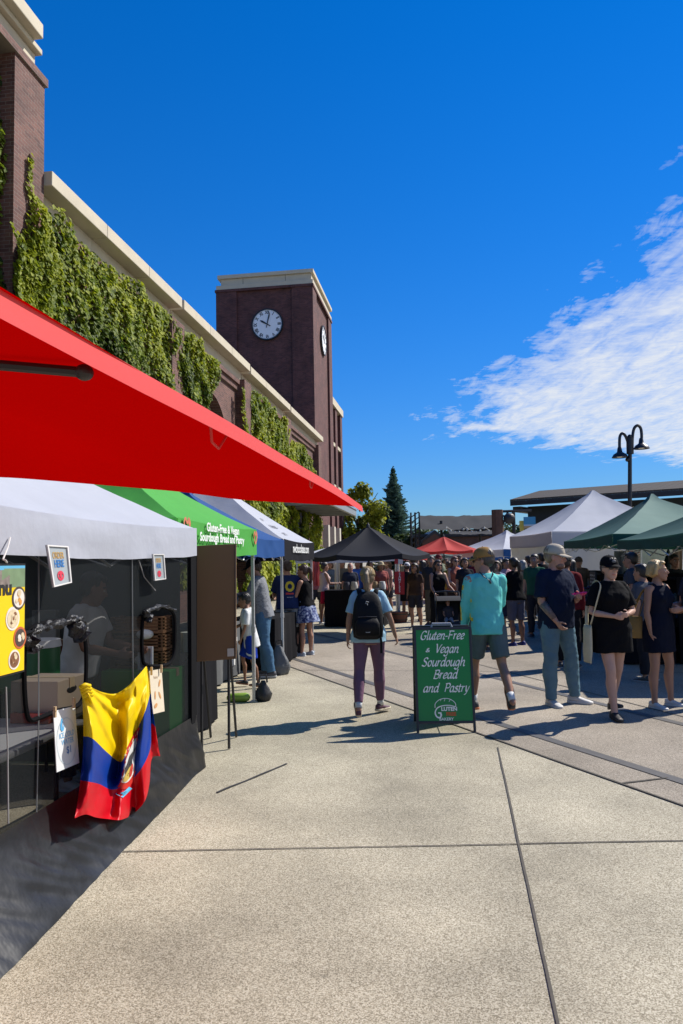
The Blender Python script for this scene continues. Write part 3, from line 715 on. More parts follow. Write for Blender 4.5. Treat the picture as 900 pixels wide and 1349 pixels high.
# bulbs strung across
mb = MB(); pts = []
for k in range(41):
    u = k/40; p = DP(588+u*74, 693.5, 40); p.z -= .25*math.sin(math.pi*(u*3 % 1)); pts.append(p)
mb.tube(pts, .012, 4)
for p in pts[::3]: mb.ell(p-Vector((0, 0, .08)), (.06, .06, .08), None, 6, 4, 1)
tag(mb.build('string_lights', [DARK, mat('frosted_bulb', (0.75, 0.72, 0.6), 0.3)]), 'string of pale bulbs strung in front of the grey shade sail', 'string lights')
def poster(label, px0, py0, px1, py1, d, cols, name='poster'):
    a = DP(px0, py1, d); b = DP(px1, py1, d); t = DP(px0, py0, d)
    mb = MB(); n = len(cols)
    h = t.z-a.z; cuts = [0]
    tot = sum(c[1] for c in cols)
    for c in cols: cuts.append(cuts[-1]+c[1]/tot)
    for i in range(n):
        z0 = a.z+h*cuts[i]; z1 = a.z+h*cuts[i+1]
        mb.prism([Vector((a.x, a.y, z0)), Vector((b.x, b.y, z0)), Vector((b.x, b.y, z1)), Vector((a.x, a.y, z1))], Fh*.05, i)
    o = tag(mb.build(name, [mat('poster_%02d%02d%02d' % tuple(int(q*99) for q in c[0]), c[0], .6) for c in cols]), label, 'poster'); return o
poster('small blue poster with pale lower edge hung beneath the dark beam', 690.5, 681, 706, 696, 37.5, [((.35, .25, .14), .3), ((.30, .42, .55), .2), ((.03, .22, .42), 1)])
poster('small faded yellow poster left of the blue one', 685, 686, 690.3, 700, 37.6, [((.45, .36, .06), 1)])

# ================================================================== TREES
BARK = mat('bark', (0.07, 0.05, 0.038), 0.9, 0.3, 8, 0.4, 20)
LF_Y = leaf_mat('leaf_yellow_green', (0.08, 0.12, 0.012), (0.34, 0.35, 0.025), 0.45)
LF_D = leaf_mat('leaf_dark', (0.02, 0.04, 0.012), (0.06, 0.09, 0.02), 0.25)
NEED = leaf_mat('needle_blue_green', (0.028, 0.066, 0.054), (0.14, 0.235, 0.18), 0.25)
def broadleaf(label, base, h, rad, n, lmat, seed, group, size=.33):
    t = thing('broadleaf_tree', label, 'tree', base, 0, group); rnd = random.Random(seed)
    mb = MB(); mb.tube([base, base+Vector((.1, 0, h*.3)), base+Vector((-.1, .1, h*.62))], [.22, .16, .07], 8)
    tips = []
    for k in range(9):
        a = k*2.4; z0 = h*(.28+.035*k); e = base+Vector((math.cos(a)*rad*.75, math.sin(a)*rad*.75, z0+h*rnd.uniform(.18, .38)))
        mb.tube([base+Vector((0, 0, z0)), base.lerp(e, .5)+Vector((0, 0, z0*.5+.2)), e], [.08, .05, .02], 6); tips.append(e)
    mb.build('trunk', BARK, t, smooth=True)
    cl = []
    for k in range(30):
        a = rnd.uniform(0, 6.28); zz = rnd.uniform(.30, 1.0); rr = rad*math.sqrt(max(0, 1-((zz-.55)/.5)**2))*rnd.uniform(.35, 1)
        cl.append((base+Vector((math.cos(a)*rr, math.sin(a)*rr, h*zz-.3)), rnd.uniform(.45, 1.0)*rad*.42))
    mb = MB()
    for k in range(n):
        c, r_ = cl[rnd.randrange(len(cl))]
        v = Vector((rnd.gauss(0, 1), rnd.gauss(0, 1), rnd.gauss(0, .8))).normalized()*r_*rnd.uniform(.5, 1.05)
        leaf(mb, c+v, (v.normalized()+Vector((0, 0, .5))).normalized(), size, 0, rnd)
    mb.build('crown', lmat, t, fix=False); return t
def conifer(label, base, h, rad, seed):
    t = thing('conifer_tree', label, 'tree', base); rnd = random.Random(seed)
    mb = MB(); mb.tube([base, base+Vector((0, 0, h))], [.2, .02], 8); mb.build('trunk', BARK, t)
    mb = MB()
    z = h*.1
    while z < h*.99:
        f = 1-z/h; r_ = rad*(f**.85)*rnd.uniform(.75, 1.15)+.05; nb = 7 if f > .2 else 5; a0 = rnd.uniform(0, 6.28)
        for k in range(nb):
            a = a0+6.28*k/nb+rnd.uniform(-.3, .3); L_ = r_*rnd.uniform(.6, 1.15)
            d = Vector((math.cos(a), math.sin(a), 0)); m_ = max(4, int(L_/.09))
            for q in range(m_):
                u = (q+.5)/m_; p = base+Vector((0, 0, z))+d*(L_*u)+Vector((0, 0, .35*L_*(u*u*.55-u*.55)))
                for s_ in (-1, 1):
                    sd = Vector((-d.y, d.x, 0))*s_; ln = .34*(1.1-u)*rnd.uniform(.7, 1.2)*min(1, L_)+.08
                    e = p+sd*ln+d*ln*.6+Vector((0, 0, rnd.uniform(-.12, .04)))
                    wv = Vector((0, 0, .065)) + d*.05
                    mb.quad([p-wv, p+wv, e+Vector((0, 0, .02)), e-Vector((0, 0, .03))])
        z += h*.019*(.6+f*.6)
    for k in range(14): 
        a = rnd.uniform(0, 6.28); p = base+Vector((0, 0, h-rnd.uniform(0, .6))); mb.quad([p, p+Vector((math.cos(a)*.14, math.sin(a)*.14, .12)), p+Vector((0, 0, .22)), p+Vector((.02, 0, .1))])
    mb.build('crown', NEED, t, fix=False); return t
conifer('pointed blue green conifer rising behind the black umbrella', GD(523, 66), DP(517, 616, 66).z, 3.0, 4)
TG = 'broadleaf trees at the far end of the market'
broadleaf('yellow green tree beside the foot of the clock tower', GD(476, 60), DP(478, 640, 60).z, 2.2, 4200, LF_Y, 5, TG)
broadleaf('darker tree between the yellow green tree and the conifer', GD(503, 72), DP(503, 664, 72).z, 1.9, 2200, LF_D, 6, TG)
broadleaf('small bush-like tree beneath the conifer beside the latticed mast', GD(538, 63), DP(540, 702, 63).z, 1.4, 1300, LF_D, 7, TG)
broadleaf('sparse tree top showing over the dark building roof wall', GD(790, 62), 5.4, 2.0, 900, LF_Y, 8, TG)
for k, (px, d) in enumerate(((600, 120), (660, 130), (560, 125), (700, 118))):
    broadleaf(['distant tree seen through the gap under the shade sail', 'distant tree behind the rusty timber post', 'distant tree behind the gable of the brick shed', 'distant tree behind the corner of the dark building'][k], GD(px, d), 6.6+.5*(k % 2), 4.5, 900, LF_D, 20+k, TG, .7)
# ================================================================== PEOPLE
def remesh(mb, voxel, smooth=3, disp=None, fac=0.5):
    me = mb.mesh('tmp'); bm = bmesh.new(); bm.from_mesh(me)
    bmesh.ops.recalc_face_normals(bm, faces=bm.faces); bmesh.ops.triangulate(bm, faces=bm.faces); bm.to_mesh(me); bm.free()
    o = bpy.data.objects.new('tmp', me); COL.objects.link(o)
    r = o.modifiers.new('r', 'REMESH'); r.mode = 'VOXEL'; r.voxel_size = voxel; r.adaptivity = 0
    if smooth:
        s = o.modifiers.new('s', 'SMOOTH'); s.factor = fac; s.iterations = smooth
    out = eval_mesh(o); bpy.data.objects.remove(o); bpy.data.meshes.remove(me)
    if disp:
        nr = [v.normal.copy() for v in out.vertices]
        for v, n in zip(out.vertices, nr): v.co = v.co + n*disp(v.co, n)
        out.update()
    return out
SKIN = {}
def skin(tone):
    cols = {'fair': (0.50, 0.29, 0.21), 'tan': (0.36, 0.19, 0.125), 'brown': (0.24, 0.12, 0.075), 'red': (0.46, 0.24, 0.17)}
    return mat('skin_'+tone, cols[tone], 0.5, 0.10, 9, 0.05, 120, spec=0.4, transl=0.06, tcol=(0.5, 0.12, 0.07))
def hair_mat(c): return mat('hair_%d_%d_%d' % tuple(int(q*999) for q in c), c, 0.45, 0.35, 30, 0.35, 60, stretch=(3, 3, .4))
def cloth(c, rough=0.9, var=0.22, sheen=0.0):
    return mat('cloth_%d_%d_%d' % tuple(int(q*999) for q in c), c, rough, var, 7, 0.35, 26, spec=0.12, sheen=sheen)
def dirp(p, ab, side):
    p = R(p); ab = R(ab); return Vector((side*math.sin(ab), math.sin(p)*math.cos(ab), -math.cos(p)*math.cos(ab)))
PN = [0]
def person(label, loc, rz, H=1.72, sex='m', girth=1.0, legs=((0, 3, 4), (0, 3, 4)), arms=((-2, 9, 14, 0), (-2, 9, 14, 0)), lean=2, head=(0, 0), twist=0,
           tone='fair', hair=('short', (0.05, 0.03, 0.02)), top=None, bottom=None, shoes=((0.7, 0.7, 0.68), (0.75, 0.75, 0.72)), cap=None, glasses=None,
           voxel=0.0085, group=None, socks=None, feet=(0, 0), yaw=(8, 8), curl=(35, 35), seated=None, child=False, extra=None):
    """legs/arms are (right, left); legs = (thigh pitch, knee bend, spread); arms = (upper pitch, spread, elbow bend, turn inwards)"""
    PN[0] += 1; seed = PN[0]*3.7
    s = H/1.75; fem = sex == 'f'
    fine = voxel < .011
    hipw = .088; sw = (.166 if fem else .184)*(.94 if child else 1); g = girth
    ul, fl, hl = .285, .255, .085; tl, sl_ = .42, .42
    if child: ul, fl, tl, sl_ = .27, .235, .40, .40
    # ---- legs first, to find the pelvis height
    J = {}
    low = 0
    for i, side in ((0, 1), (1, -1)):
        p, kb, ab = legs[i]
        d1 = dirp(p, ab, side); d2 = dirp(p-kb, ab*.3, side)
        hip = Vector((side*hipw, 0, -.03)); kn = hip+d1*tl; an = kn+d2*sl_
        J[i] = [hip, kn, an]
        fp = R(feet[i])
        zmin = min(an.z-.085*math.cos(fp)-.0*math.sin(fp), an.z-.085*math.cos(fp)+.16*math.sin(fp), an.z-.085*math.cos(fp)-.07*math.sin(fp))
        low = min(low, zmin)
    pz = -low if seated is None else seated/s
    P = Vector((0, 0, pz))
    for i in (0, 1): J[i] = [q+P for q in J[i]]
    Rl = Matrix.Rotation(R(-lean), 3, 'X'); Rt = Matrix.Rotation(R(twist), 3, 'Z')
    def T(x, y, z):
        k = min(1, max(0, z/.3)); v = Vector((x, y, z))
        if k > 0: v = (Matrix.Rotation(R(twist)*k, 3, 'Z') @ v)
        return P + (Rl @ v)
    # torso rings (z over the pelvis, half width, half depth, y shift)
    if fem: rings_ = [(-.13, .11, .085, -.01), (-.07, .172, .118, -.012), (.0, .178, .122, -.012), (.07, .158, .105, 0), (.15, .132, .093, .004), (.22, .136, .097, .006), (.31, .150, .112, .012), (.39, .155, .105, .006), (.45, .140, .085, -.004), (.495, .085, .064, -.008), (.53, .050, .052, -.004), (.58, .047, .049, .006), (.62, .047, .049, .012)]
    else: rings_ = [(-.13, .11, .09, -.008), (-.07, .165, .115, -.01), (.0, .168, .116, -.006), (.08, .158, .110, .002), (.16, .156, .110, .006), (.24, .164, .113, .008), (.32, .164, .116, .010), (.40, .166, .110, .004), (.46, .148, .090, -.006), (.50, .098, .070, -.010), (.535, .062, .060, -.006), (.58, .057, .058, .006), (.62, .056, .058, .012)]
    if child: rings_ = [(z, rx*.9, ry*.92, c) for z, rx, ry, c in rings_]
    def gr(z): return g if z < .44 else 1+(g-1)*.4
    def ringpts(z, rx, ry, cy, n=20, ex=2.4, wob=None):
        o = []
        for k in range(n):
            t = 2*math.pi*k/n; c, q = math.cos(t), math.sin(t)
            x = rx*math.copysign(abs(c)**(2/ex), c); y = ry*math.copysign(abs(q)**(2/ex), q)
            if wob: f = 1+wob(t, z); x *= f; y *= f
            o.append(T(x, y+cy, z))
        return o
    def torso_at(z):
        for a, b in zip(rings_, rings_[1:]):
            if a[0] <= z <= b[0]:
                t = (z-a[0])/(b[0]-a[0]); return tuple(a[k]+(b[k]-a[k])*t for k in range(4))
        return rings_[0] if z < rings_[0][0] else rings_[-1]
    body = MB()
    body.rings([ringpts(z, rx*gr(z), ry*gr(z)*(1.06 if g > 1.05 and z < .3 else 1), cy) for z, rx, ry, cy in rings_])
    if fem:
        for sd in (1, -1): body.ell(T(sd*.072, .085*g, .335), (.062*g, .06*g, .06*g), None, 14, 8)
    # arms
    A = {}
    for i, side in ((0, 1), (1, -1)):
        p, ab, eb, inw = arms[i]
        sh = T(side*(sw-.012), -.006, .452)
        d1 = Rt @ dirp(p, ab, side); el = sh+d1*ul
        q = R(p+eb); iw = R(inw)
        d2 = Rt @ Vector((side*(math.sin(R(ab))*.5 - math.sin(iw)), math.sin(q)*math.cos(iw), -math.cos(q)*math.cos(iw))).normalized()
        wr = el+d2*fl; A[i] = (sh, el, wr, d1, d2)
        ag = 1+(g-1)*.7
        k_ = (.86 if fem else 1.0)*(.8 if child else 1)*ag
        body.tube([sh+Vector((-side*.05, 0, .005)), sh+d1*.02, sh+d1*.10, sh.lerp(el, .6), el, el+d2*.06, el.lerp(wr, .55), wr], [.058*k_, .060*k_, .052*k_, .046*k_, .039*k_, .043*k_, .036*k_, .027*k_], 12, ry=[.058*k_, .062*k_, .054*k_, .047*k_, .040*k_, .041*k_, .033*k_, .023*k_], rnd=True)
        body.ell(sh+Vector((-side*.004, 0, -.005)), (.060*k_, .058*k_, .060*k_), None, 12, 8)
        # hand: palm, four fingers, thumb
        f = d2; inn = Vector((-side, 0.15, 0)); inn = Rt @ inn
        nrm = (inn - f*inn.dot(f)).normalized(); lat = f.cross(nrm).normalized()
        if lat.y < 0 and abs(f.z) > .5: lat = -lat        # thumb side points forwards when the arm hangs
        if abs(f.z) <= .5 and lat.z < 0: lat = -lat
        hs = (.84 if fem else .95)*(.75 if child else 1)
        pc = wr+f*(.048*hs)
        body.tube([wr-f*.01, wr+f*.03*hs, wr+f*.075*hs, wr+f*.094*hs], [.024*hs, .036*hs, .041*hs, .038*hs], 12, ry=[.019*hs, .015*hs, .014*hs, .011*hs], ref=nrm)
        cu = R(curl[i])
        for fi, (off, ln, r_) in enumerate(((.030, .068, .0085), (.010, .078, .009), (-.010, .073, .0085), (-.029, .056, .0075))):
            b0 = wr+f*(.088*hs)+lat*(off*hs); pts = [b0]; ang = 0; q = b0
            for sgl, share in ((.45, .7), (.30, 1.0), (.25, .7)):
                ang += cu*share*(1+.1*fi)
                dd_ = f*math.cos(ang)+nrm*math.sin(ang); q = q+dd_*(ln*sgl*hs); pts.append(q)
            body.tube(pts, [r_*1.05*hs, r_*hs, r_*.95*hs, r_*.8*hs], 8, rnd=True)
        tb = wr+f*(.028*hs)+lat*(.026*hs)
        t1 = tb+(f*.55+lat*.75+nrm*.35).normalized()*.036*hs; t2 = t1+(f*.85+lat*.25+nrm*.45).normalized()*.03*hs; t3 = t2+(f*.9+nrm*.5).normalized()*.022*hs
        body.tube([tb, t1, t2, t3], [.014*hs, .0115*hs, .010*hs, .008*hs], 8, rnd=True)
        A[i] = (sh, el, wr, d1, d2, pc, nrm, lat)
    # legs
    lk = (.97 if fem else .98)*(.82 if child else 1)*(1+(g-1)*.8)
    FT = {}
    for i, side in ((0, 1), (1, -1)):
        hp, kn, an = J[i]; d1 = (kn-hp).normalized(); d2 = (an-kn).normalized()
        bk = Vector((0, -.016, 0))
        body.tube([hp+Vector((-side*.01, 0, .05)), hp+d1*.06, hp.lerp(kn, .45), hp.lerp(kn, .8), kn+Vector((0, .006, 0)), kn+d2*.07, kn.lerp(an, .34)+bk, kn.lerp(an, .62)+bk*.6, an-d2*.06, an+d2*.03],
                  [.082*lk, .088*lk, .074*lk, .060*lk, .053*lk, .050*lk, .057*lk, .046*lk, .034*lk, .035*lk], 14, rnd=True)
        fy = R(yaw[i])*side; fp = R(feet[i])
        Rf = Matrix.Rotation(-fy, 3, 'Z') @ Matrix.Rotation(-fp, 3, 'X')
        FT[i] = Rf; an_ = an
        body.tube([an_+Rf @ Vector((0, -.045, -.05)), an_+Rf @ Vector((0, .02, -.045)), an_+Rf @ Vector((0, .09, -.058)), an_+Rf @ Vector((0, .15, -.066))], [.028, .034, .036, .03], 10, ry=[.026, .03, .02, .014], rnd=True)
    # head
    hc = T(0, .018, .660)
    hs_ = 1.05 if fem else 1.09
    if child: hs_ = 1.12
    Rh = Rt @ Matrix.Rotation(R(head[0]), 3, 'Z') @ Matrix.Rotation(R(head[1]), 3, 'X')
    def HP(x, y, z): return hc + Rh @ (Vector((x, y, z))*hs_)
    def hell(c, r, n=18, m=12, mb=None): (mb or body).ell(HP(*c), tuple(q*hs_ for q in r), Rh, n, m)
    hell((0, -.014, .036), (.074, .094, .085))
    hell((0, .012, .0), (.069, .080, .085))
    fr = []
    for (z, rx, ry, cy) in ((-.116, .020, .016, .066), (-.106, .034, .030, .056), (-.085, .050, .050, .036), (-.055, .060, .068, .020), (-.015, .066, .080, .008), (.03, .068, .080, .006)):
        fr.append([HP(rx*math.cos(2*math.pi*k/18), cy+ry*math.sin(2*math.pi*k/18), z) for k in range(18)])
    body.rings(fr)
    body.tube([HP(0, .082, .016), HP(0, .098, -.008), HP(0, .108, -.028), HP(0, .094, -.038)], [.008*hs_, .010*hs_, .014*hs_, .009*hs_], 8, rnd=True)
    hell((0, .080, .026), (.045, .014, .010), 12, 6)
    for sd in (1, -1):
        body.ell(HP(sd*.073, -.006, -.010), (.010*hs_, .020*hs_, .033*hs_), Rh @ Matrix.Rotation(R(12), 3, 'X'), 10, 8)
        hell((sd*.034, .066, -.022), (.022, .02, .018), 10, 6)
    hell((0, .086, -.063), (.024, .012, .012), 10, 6)
    for mb_ in (body,): mb_.v = [v*s for v in mb_.v]
    bme = remesh(body, voxel, 3)
    eyec = (0.03, 0.02, 0.015); hcol = hair[1] if hair else (0.1, .06, .04)
    mats = [skin(tone), mat('eye_dark', eyec, 0.2), mat('lips_'+tone, tuple(c*q for c, q in zip({'fair': (.5, .29, .21), 'tan': (.36, .19, .125), 'brown': (.24, .12, .075), 'red': (.46, .24, .17)}[tone], (.85, .55, .55))), .45), hair_mat(tuple(c*.8 for c in hcol)), mat('eye_white', (.55, .52, .5), .25)]
    iRh = Rh.transposed()
    mi = []
    for f in bme.polygons:
        c = iRh @ (f.center/s-hc)/hs_; k = 0
        if c.y > .05 and abs(c.z) < .12 and f.center.z/s > hc.z-.2:
            ax = abs(c.x)
            e = ((ax-.031)/.015)**2+((c.z-.004)/.0075)**2
            if e < 1: k = 1 if ((ax-.031)/.007)**2 < 1 else 4
            elif abs(c.z-.025-.004*(1-((ax-.034)/.02)**2)) < .0055 and .012 < ax < .054: k = 3
            elif ((ax)/.026)**2+((c.z+.064)/.0085)**2 < 1: k = 2
        mi.append(k)
    # position: put the figure on the ground where the photo has it
    loc = Vector(loc); zs = 0
    root = link('person', bme, mats, None, 'all', 0, loc); bme.polygons.foreach_set('material_index', mi)
    root.rotation_euler = (0, 0, rz)
    tag(root, label, 'person', group)
    ctx = dict(T=T, P=P, A=A, J=J, s=s, HP=HP, Rh=Rh, hc=hc, root=root, FT=FT, hs=hs_, torso=torso_at, g=gr, sw=sw, ringpts=ringpts, voxel=voxel)
    def part(mb, name, mts, vox=None, smooth=2, disp=None, paint=None, parent=None, raw=False, fac=.5):
        mb.v = [v*s for v in mb.v]
        me = mb.mesh(name) if raw else remesh(mb, vox or voxel, smooth, disp, fac)
        if raw:
            bm = bmesh.new(); bm.from_mesh(me); bmesh.ops.recalc_face_normals(bm, faces=bm.faces); bm.to_mesh(me); bm.free()
        if paint: me.polygons.foreach_set('material_index', [paint(f.center/s, f.normal) for f in me.polygons])
        return link(name, me, mts, parent or root, 'all')
    ctx['part'] = part
    def wrinkle(amp, f=9.0, zs_=.55):
        def d(c, n):
            q = Vector((c.x*f+seed, c.y*f, c.z*f*zs_)); a = noise.noise(q)+.5*noise.noise(q*2.3)
            r_ = abs(noise.noise(Vector((c.x*f*.8+c.z*f*.5+seed, c.y*f*.8, c.z*f*.9+seed)))); return amp*(a + 1.1*(.25-r_) - .5*abs(noise.noise(q*2.1+Vector((5, 5, 5)))))
        return d
    # ---- trousers, shorts, skirt
    if bottom:
        kind = bottom['kind']; mb = MB(); ex = bottom.get('loose', .012)
        def trings(z0, z1, e):
            zz = [z0+(z1-z0)*k/5 for k in range(6)]
            return [ringpts(z, torso_at(z)[1]*gr(z)+e, torso_at(z)[2]*gr(z)*(1.04)+e, torso_at(z)[3]) for z in zz]
        if kind in ('trousers', 'shorts', 'leggings'):
            mb.rings(trings(-.125, bottom.get('waist', .06), min(ex*.8, .007)))
            cut = bottom.get('cut', .95 if kind != 'shorts' else .42)
            for i, side in ((0, 1), (1, -1)):
                hp, kn, an = J[i]; d1 = (kn-hp).normalized(); d2 = (an-kn).normalized(); bk = Vector((0, -.014, 0))
                pr = [(0, hp+Vector((-side*.012, 0, .04)), .086), (.08, hp+d1*.06, .091), (.25, hp.lerp(kn, .5), .076), (.42, hp.lerp(kn, .84), .061), (.5, kn+Vector((0, .004, 0)), .056), (.66, kn.lerp(an, .32)+bk, .060), (.82, kn.lerp(an, .64)+bk*.5, .049), (.95, an-d2*.03, .040), (1.0, an+d2*.02, .040)]
                pts, rr = [], []
                for a, b in zip(pr, pr[1:]):
                    if a[0] < cut: pts.append(a[1]); rr.append(a[2]*lk+ex*(1 if kind == 'leggings' else 1+a[0]*bottom.get('flare', .35)))
                    if a[0] < cut <= b[0]:
                        t = (cut-a[0])/(b[0]-a[0]); pts.append(a[1].lerp(b[1], t)); rr.append((a[2]+(b[2]-a[2])*t)*lk+ex*(1 if kind == 'leggings' else 1+cut*bottom.get('flare', .35)))
                mb.tube(pts, rr, 16)
            part(mb, 'trousers' if kind == 'trousers' else kind, bottom['mats'], None, 2, wrinkle(.001 if kind == 'leggings' else .006, 10, .8 if kind == 'shorts' else 1.3), bottom.get('paint'))
        elif kind == 'skirt':
            zt, zb, fl_ = bottom.get('waist', .1), bottom.get('hem', -.34), bottom.get('flare', .05)
            rr = []
            for k in range(9):
                t = k/8; z = zt+(zb-zt)*t; q = torso_at(max(z, -.05))
                e = .014+fl_*max(0, (t-.25)/.75)
                wob = (lambda tt, zz, t=t: .035*t*math.sin(tt*7+seed)+.02*t*math.sin(tt*12+1))
                rr.append(ringpts(z, q[1]*gr(z)+e, q[2]*gr(z)+e+.015*t, q[3], 40, 2.2, wob))
            mb.rings(rr); part(mb, 'skirt', bottom['mats'], None, 2, wrinkle(.004), bottom.get('paint'))
    # ---- top
    if top:
        mb = MB(); e = top.get('loose', .014); zb = top.get('hem', -.06); zt = top.get('neck', .515)
        rr = []; nz_ = 12
        for k in range(nz_+1):
            z = zb+(zt-zb)*k/nz_; q = torso_at(max(z, -.07)); ee = e*(1 if z > .05 else 1+(.05-z)*top.get('flare', 1.4))
            belly = top.get('belly', 0)*math.exp(-((z-.12)/.12)**2)
            rx = q[1]*gr(z)+ee*(1.0 if z < .42 else .7); ry = q[2]*gr(z)*(1.05)+ee+belly*.5
            wob = None
            if z < .05 and top.get('flare', 1.4) > 3: wob = (lambda tt, zz, k=(.05-z): .12*k*math.sin(tt*6+seed)+.08*k*math.sin(tt*11))
            rr.append(ringpts(z, rx, ry, q[3]+belly*.5, 28, 2.4, wob))
        mb.rings(rr)
        if fem:
            for sd in (1, -1): mb.ell(T(sd*.072, .088*g, .335), (.070*g, .066*g, .066*g), None, 14, 8)
        sl = top.get('sleeve', 'short')
        for i, side in ((0, 1), (1, -1)):
            sh, el, wr, d1, d2 = A[i][:5]; k_ = (.86 if fem else 1.0)*(.8 if child else 1)*(1+(g-1)*.7); se = top.get('sleeve_loose', .012)
            if sl == 'none':
                mb.tube([T(side*.09, 0, .47), T(side*(sw-.055), -.004, .462)], [.055*k_, .058*k_], 12, rnd=True); continue
            mb.ell(sh+Vector((-side*.012, 0, -.002)), (.072*k_, .068*k_, .064*k_), None, 14, 8); mb.tube([T(side*.05, -.006, .478), sh+Vector((-side*.02, 0, .0))], [.058*k_, .064*k_], 12, rnd=True)
            if sl == 'short': pts = [sh+Vector((-side*.06, 0, .0)), sh+d1*.03, sh+d1*.12, sh.lerp(el, top.get('sleeve_len', .68))]; rd = [.064*k_, (.060+se*.6)*k_, .054*k_+se, .050*k_+se*1.5]
            else:
                pts = [sh+Vector((-side*.06, 0, .0)), sh+d1*.03, sh+d1*.12, sh.lerp(el, .7), el, el+d2*.05, el.lerp(wr, .55), wr-d2*.005]; rd = [.064*k_, (.060+se*.6)*k_, .053*k_+se, .046*k_+se*1.1, .042*k_+se, .043*k_+se, .036*k_+se, .030*k_+se*.6]
            mb.tube(pts, rd, 14)
        part(mb, top.get('name', 'shirt'), top['mats'], None, 5 if fine else 3, wrinkle(top.get('wrinkle', .006)), top.get('paint'))
        if top.get('collar'):
            c = MB(); rg_ = []
            for k in range(24):
                t = 2*math.pi*k/24; f = .5+.5*math.sin(t)
                a = T(.066*math.cos(t), -.004+.066*math.sin(t), .535-.02*f); b_ = T(.082*math.cos(t), -.002+.088*math.sin(t), .497-.03*f)
                n_ = T(.09*math.cos(t), -.002+.096*math.sin(t), .50-.03*f)
                rg_.append([a, n_, b_])
            c.rings(rg_, closed=True); part(c, 'collar', top['collar'], raw=True)
    # ---- hair
    if hair and hair[0] != 'bald':
        st, hcl = hair[0], hair[1]; mb = MB()
        hell((0, -.026, .040), (.083, .096, .090), 20, 12, mb)
        hell((0, -.045, .0), (.079, .070, .075), 16, 10, mb)
        if st in ('short',): hell((0, .035, .085), (.058, .045, .03), 14, 8, mb)
        if st in ('bob', 'long', 'crop'):
            zb = {'bob': -.10, 'crop': -.045, 'long': -.26}[st]; dp = -.03 if st == 'long' else .0
            for sd in (1, -1):
                mb.tube([HP(sd*.050, -.01, .06), HP(sd*.078, -.022, .0), HP(sd*.080, -.03, max(-.06, zb*.8)), HP(sd*.074, -.045+dp, zb)], [.03, .024, .026, .018], 10, ry=[.05, .045, .042, .03], rnd=True)
            mb.tube([HP(0, -.07, .04), HP(0, -.085, -.05), HP(0, -.082+dp*.5, zb*.7-.03), HP(0, -.08+dp, zb)], [.07, .074, .078, .062], 14, ry=[.04, .042, .036, .022], rnd=True)
            hell((0, .045, .088), (.055, .04, .025), 14, 8, mb)
        if st in ('pony', 'bun'):
            hell((0, .035, .082), (.056, .045, .028), 14, 8, mb)
            if st == 'bun': hell((0, -.12, .07), (.045, .04, .042), 14, 8, mb)
            else: mb.tube([HP(0, -.11, .06), HP(0, -.145, .03), HP(.01, -.155, -.06), HP(.015, -.14, -.17), HP(.01, -.13, -.24)], [.022, .032, .036, .028, .008], 10, rnd=True)
        def hd(c, n):
            v = iRh @ (c/s-hc); a = math.atan2(v.x, -v.y)
            return .0055*noise.noise(Vector((a*7, v.z*9, seed)))+.0042*noise.noise(Vector((a*19, v.z*11, seed+3)))+.003*noise.noise(Vector((a*41, v.z*14, seed+6)))
        part(mb, 'hair', hair_mat(hcl), max(.0075, voxel*.9), 2, hd)
    # ---- cap or hat
    if cap:
        mb = MB(); back = cap.get('turn', 0); Rc = Matrix.Rotation(R(back), 3, 'Z'); tilt = cap.get('tilt', 0)
        def CP(x, y, z): v = Rc @ Vector((x, y, z)); return HP(v.x, v.y-.012, v.z)
        rg_ = []
        for k in range(9):
            t = k/8*math.pi/2; cz = .028+.105*math.sin(t)**1.05; rr = math.cos(t)**.75 if k < 8 else .02
            rg_.append([CP((.090*rr)*math.cos(a), (.108*rr)*math.sin(a), cz) for a in (2*math.pi*j/24 for j in range(24))])
        mb.rings(rg_)
        if cap.get('kind', 'cap') == 'cap':
            rg_ = []
            for j in range(13):
                a = R(20+140*j/12); u = math.sin((a-R(20))/R(140)*math.pi)
                bx, by = .090*math.cos(a), .106*math.sin(a)
                ox, oy = bx*1.02, by+.075*u**.7
                dz = -.018*u - .03*(bx/.09)**2*u**.3
                rg_.append([CP(bx*.97, by*.97, .040), CP(ox, oy, .036+dz), CP(ox, oy, .030+dz), CP(bx*.97, by*.97, .030)])
            mb.rings(rg_)
        else:
            rg_ = []
            for j in range(32):
                a = 2*math.pi*j/32; c_, q_ = math.cos(a), math.sin(a); dz = -.012-.012*math.cos(2*a)
                rg_.append([CP(.088*c_, .105*q_, .040), CP(.165*c_, .18*q_, .036+dz), CP(.165*c_, .18*q_, .030+dz), CP(.088*c_, .105*q_, .030)])
            mb.rings(rg_, closed=True)
        mb.ell(CP(0, 0, .134), (.007, .007, .006), None, 8, 6)
        cp_o = part(mb, 'cap' if cap.get('kind', 'cap') == 'cap' else 'hat', cap['mats'], raw=True)
        if 'badge' in cap:
            b_ = MB(); b_.ell(CP(0, .100, .072), (.026, .010, .018), Rh @ Rc, 12, 8); part(b_, 'badge', cap['badge'], raw=True, parent=cp_o)
    if glasses:
        mb = MB(); rim = glasses
        for sd in (1, -1):
            mb.ell(HP(sd*.034, .092, .003), (.026*hs_, .007*hs_, .019*hs_), Rh @ Matrix.Rotation(R(-sd*10), 3, 'Z'), 14, 8)
            mb.tube([HP(sd*.058, .088, .008), HP(sd*.078, .04, .008), HP(sd*.079, -.015, .004)], .0035, 6)
        mb.tube([HP(-.012, .100, .006), HP(.012, .100, .006)], .0035, 6)
        part(mb, 'sunglasses', rim, raw=True)
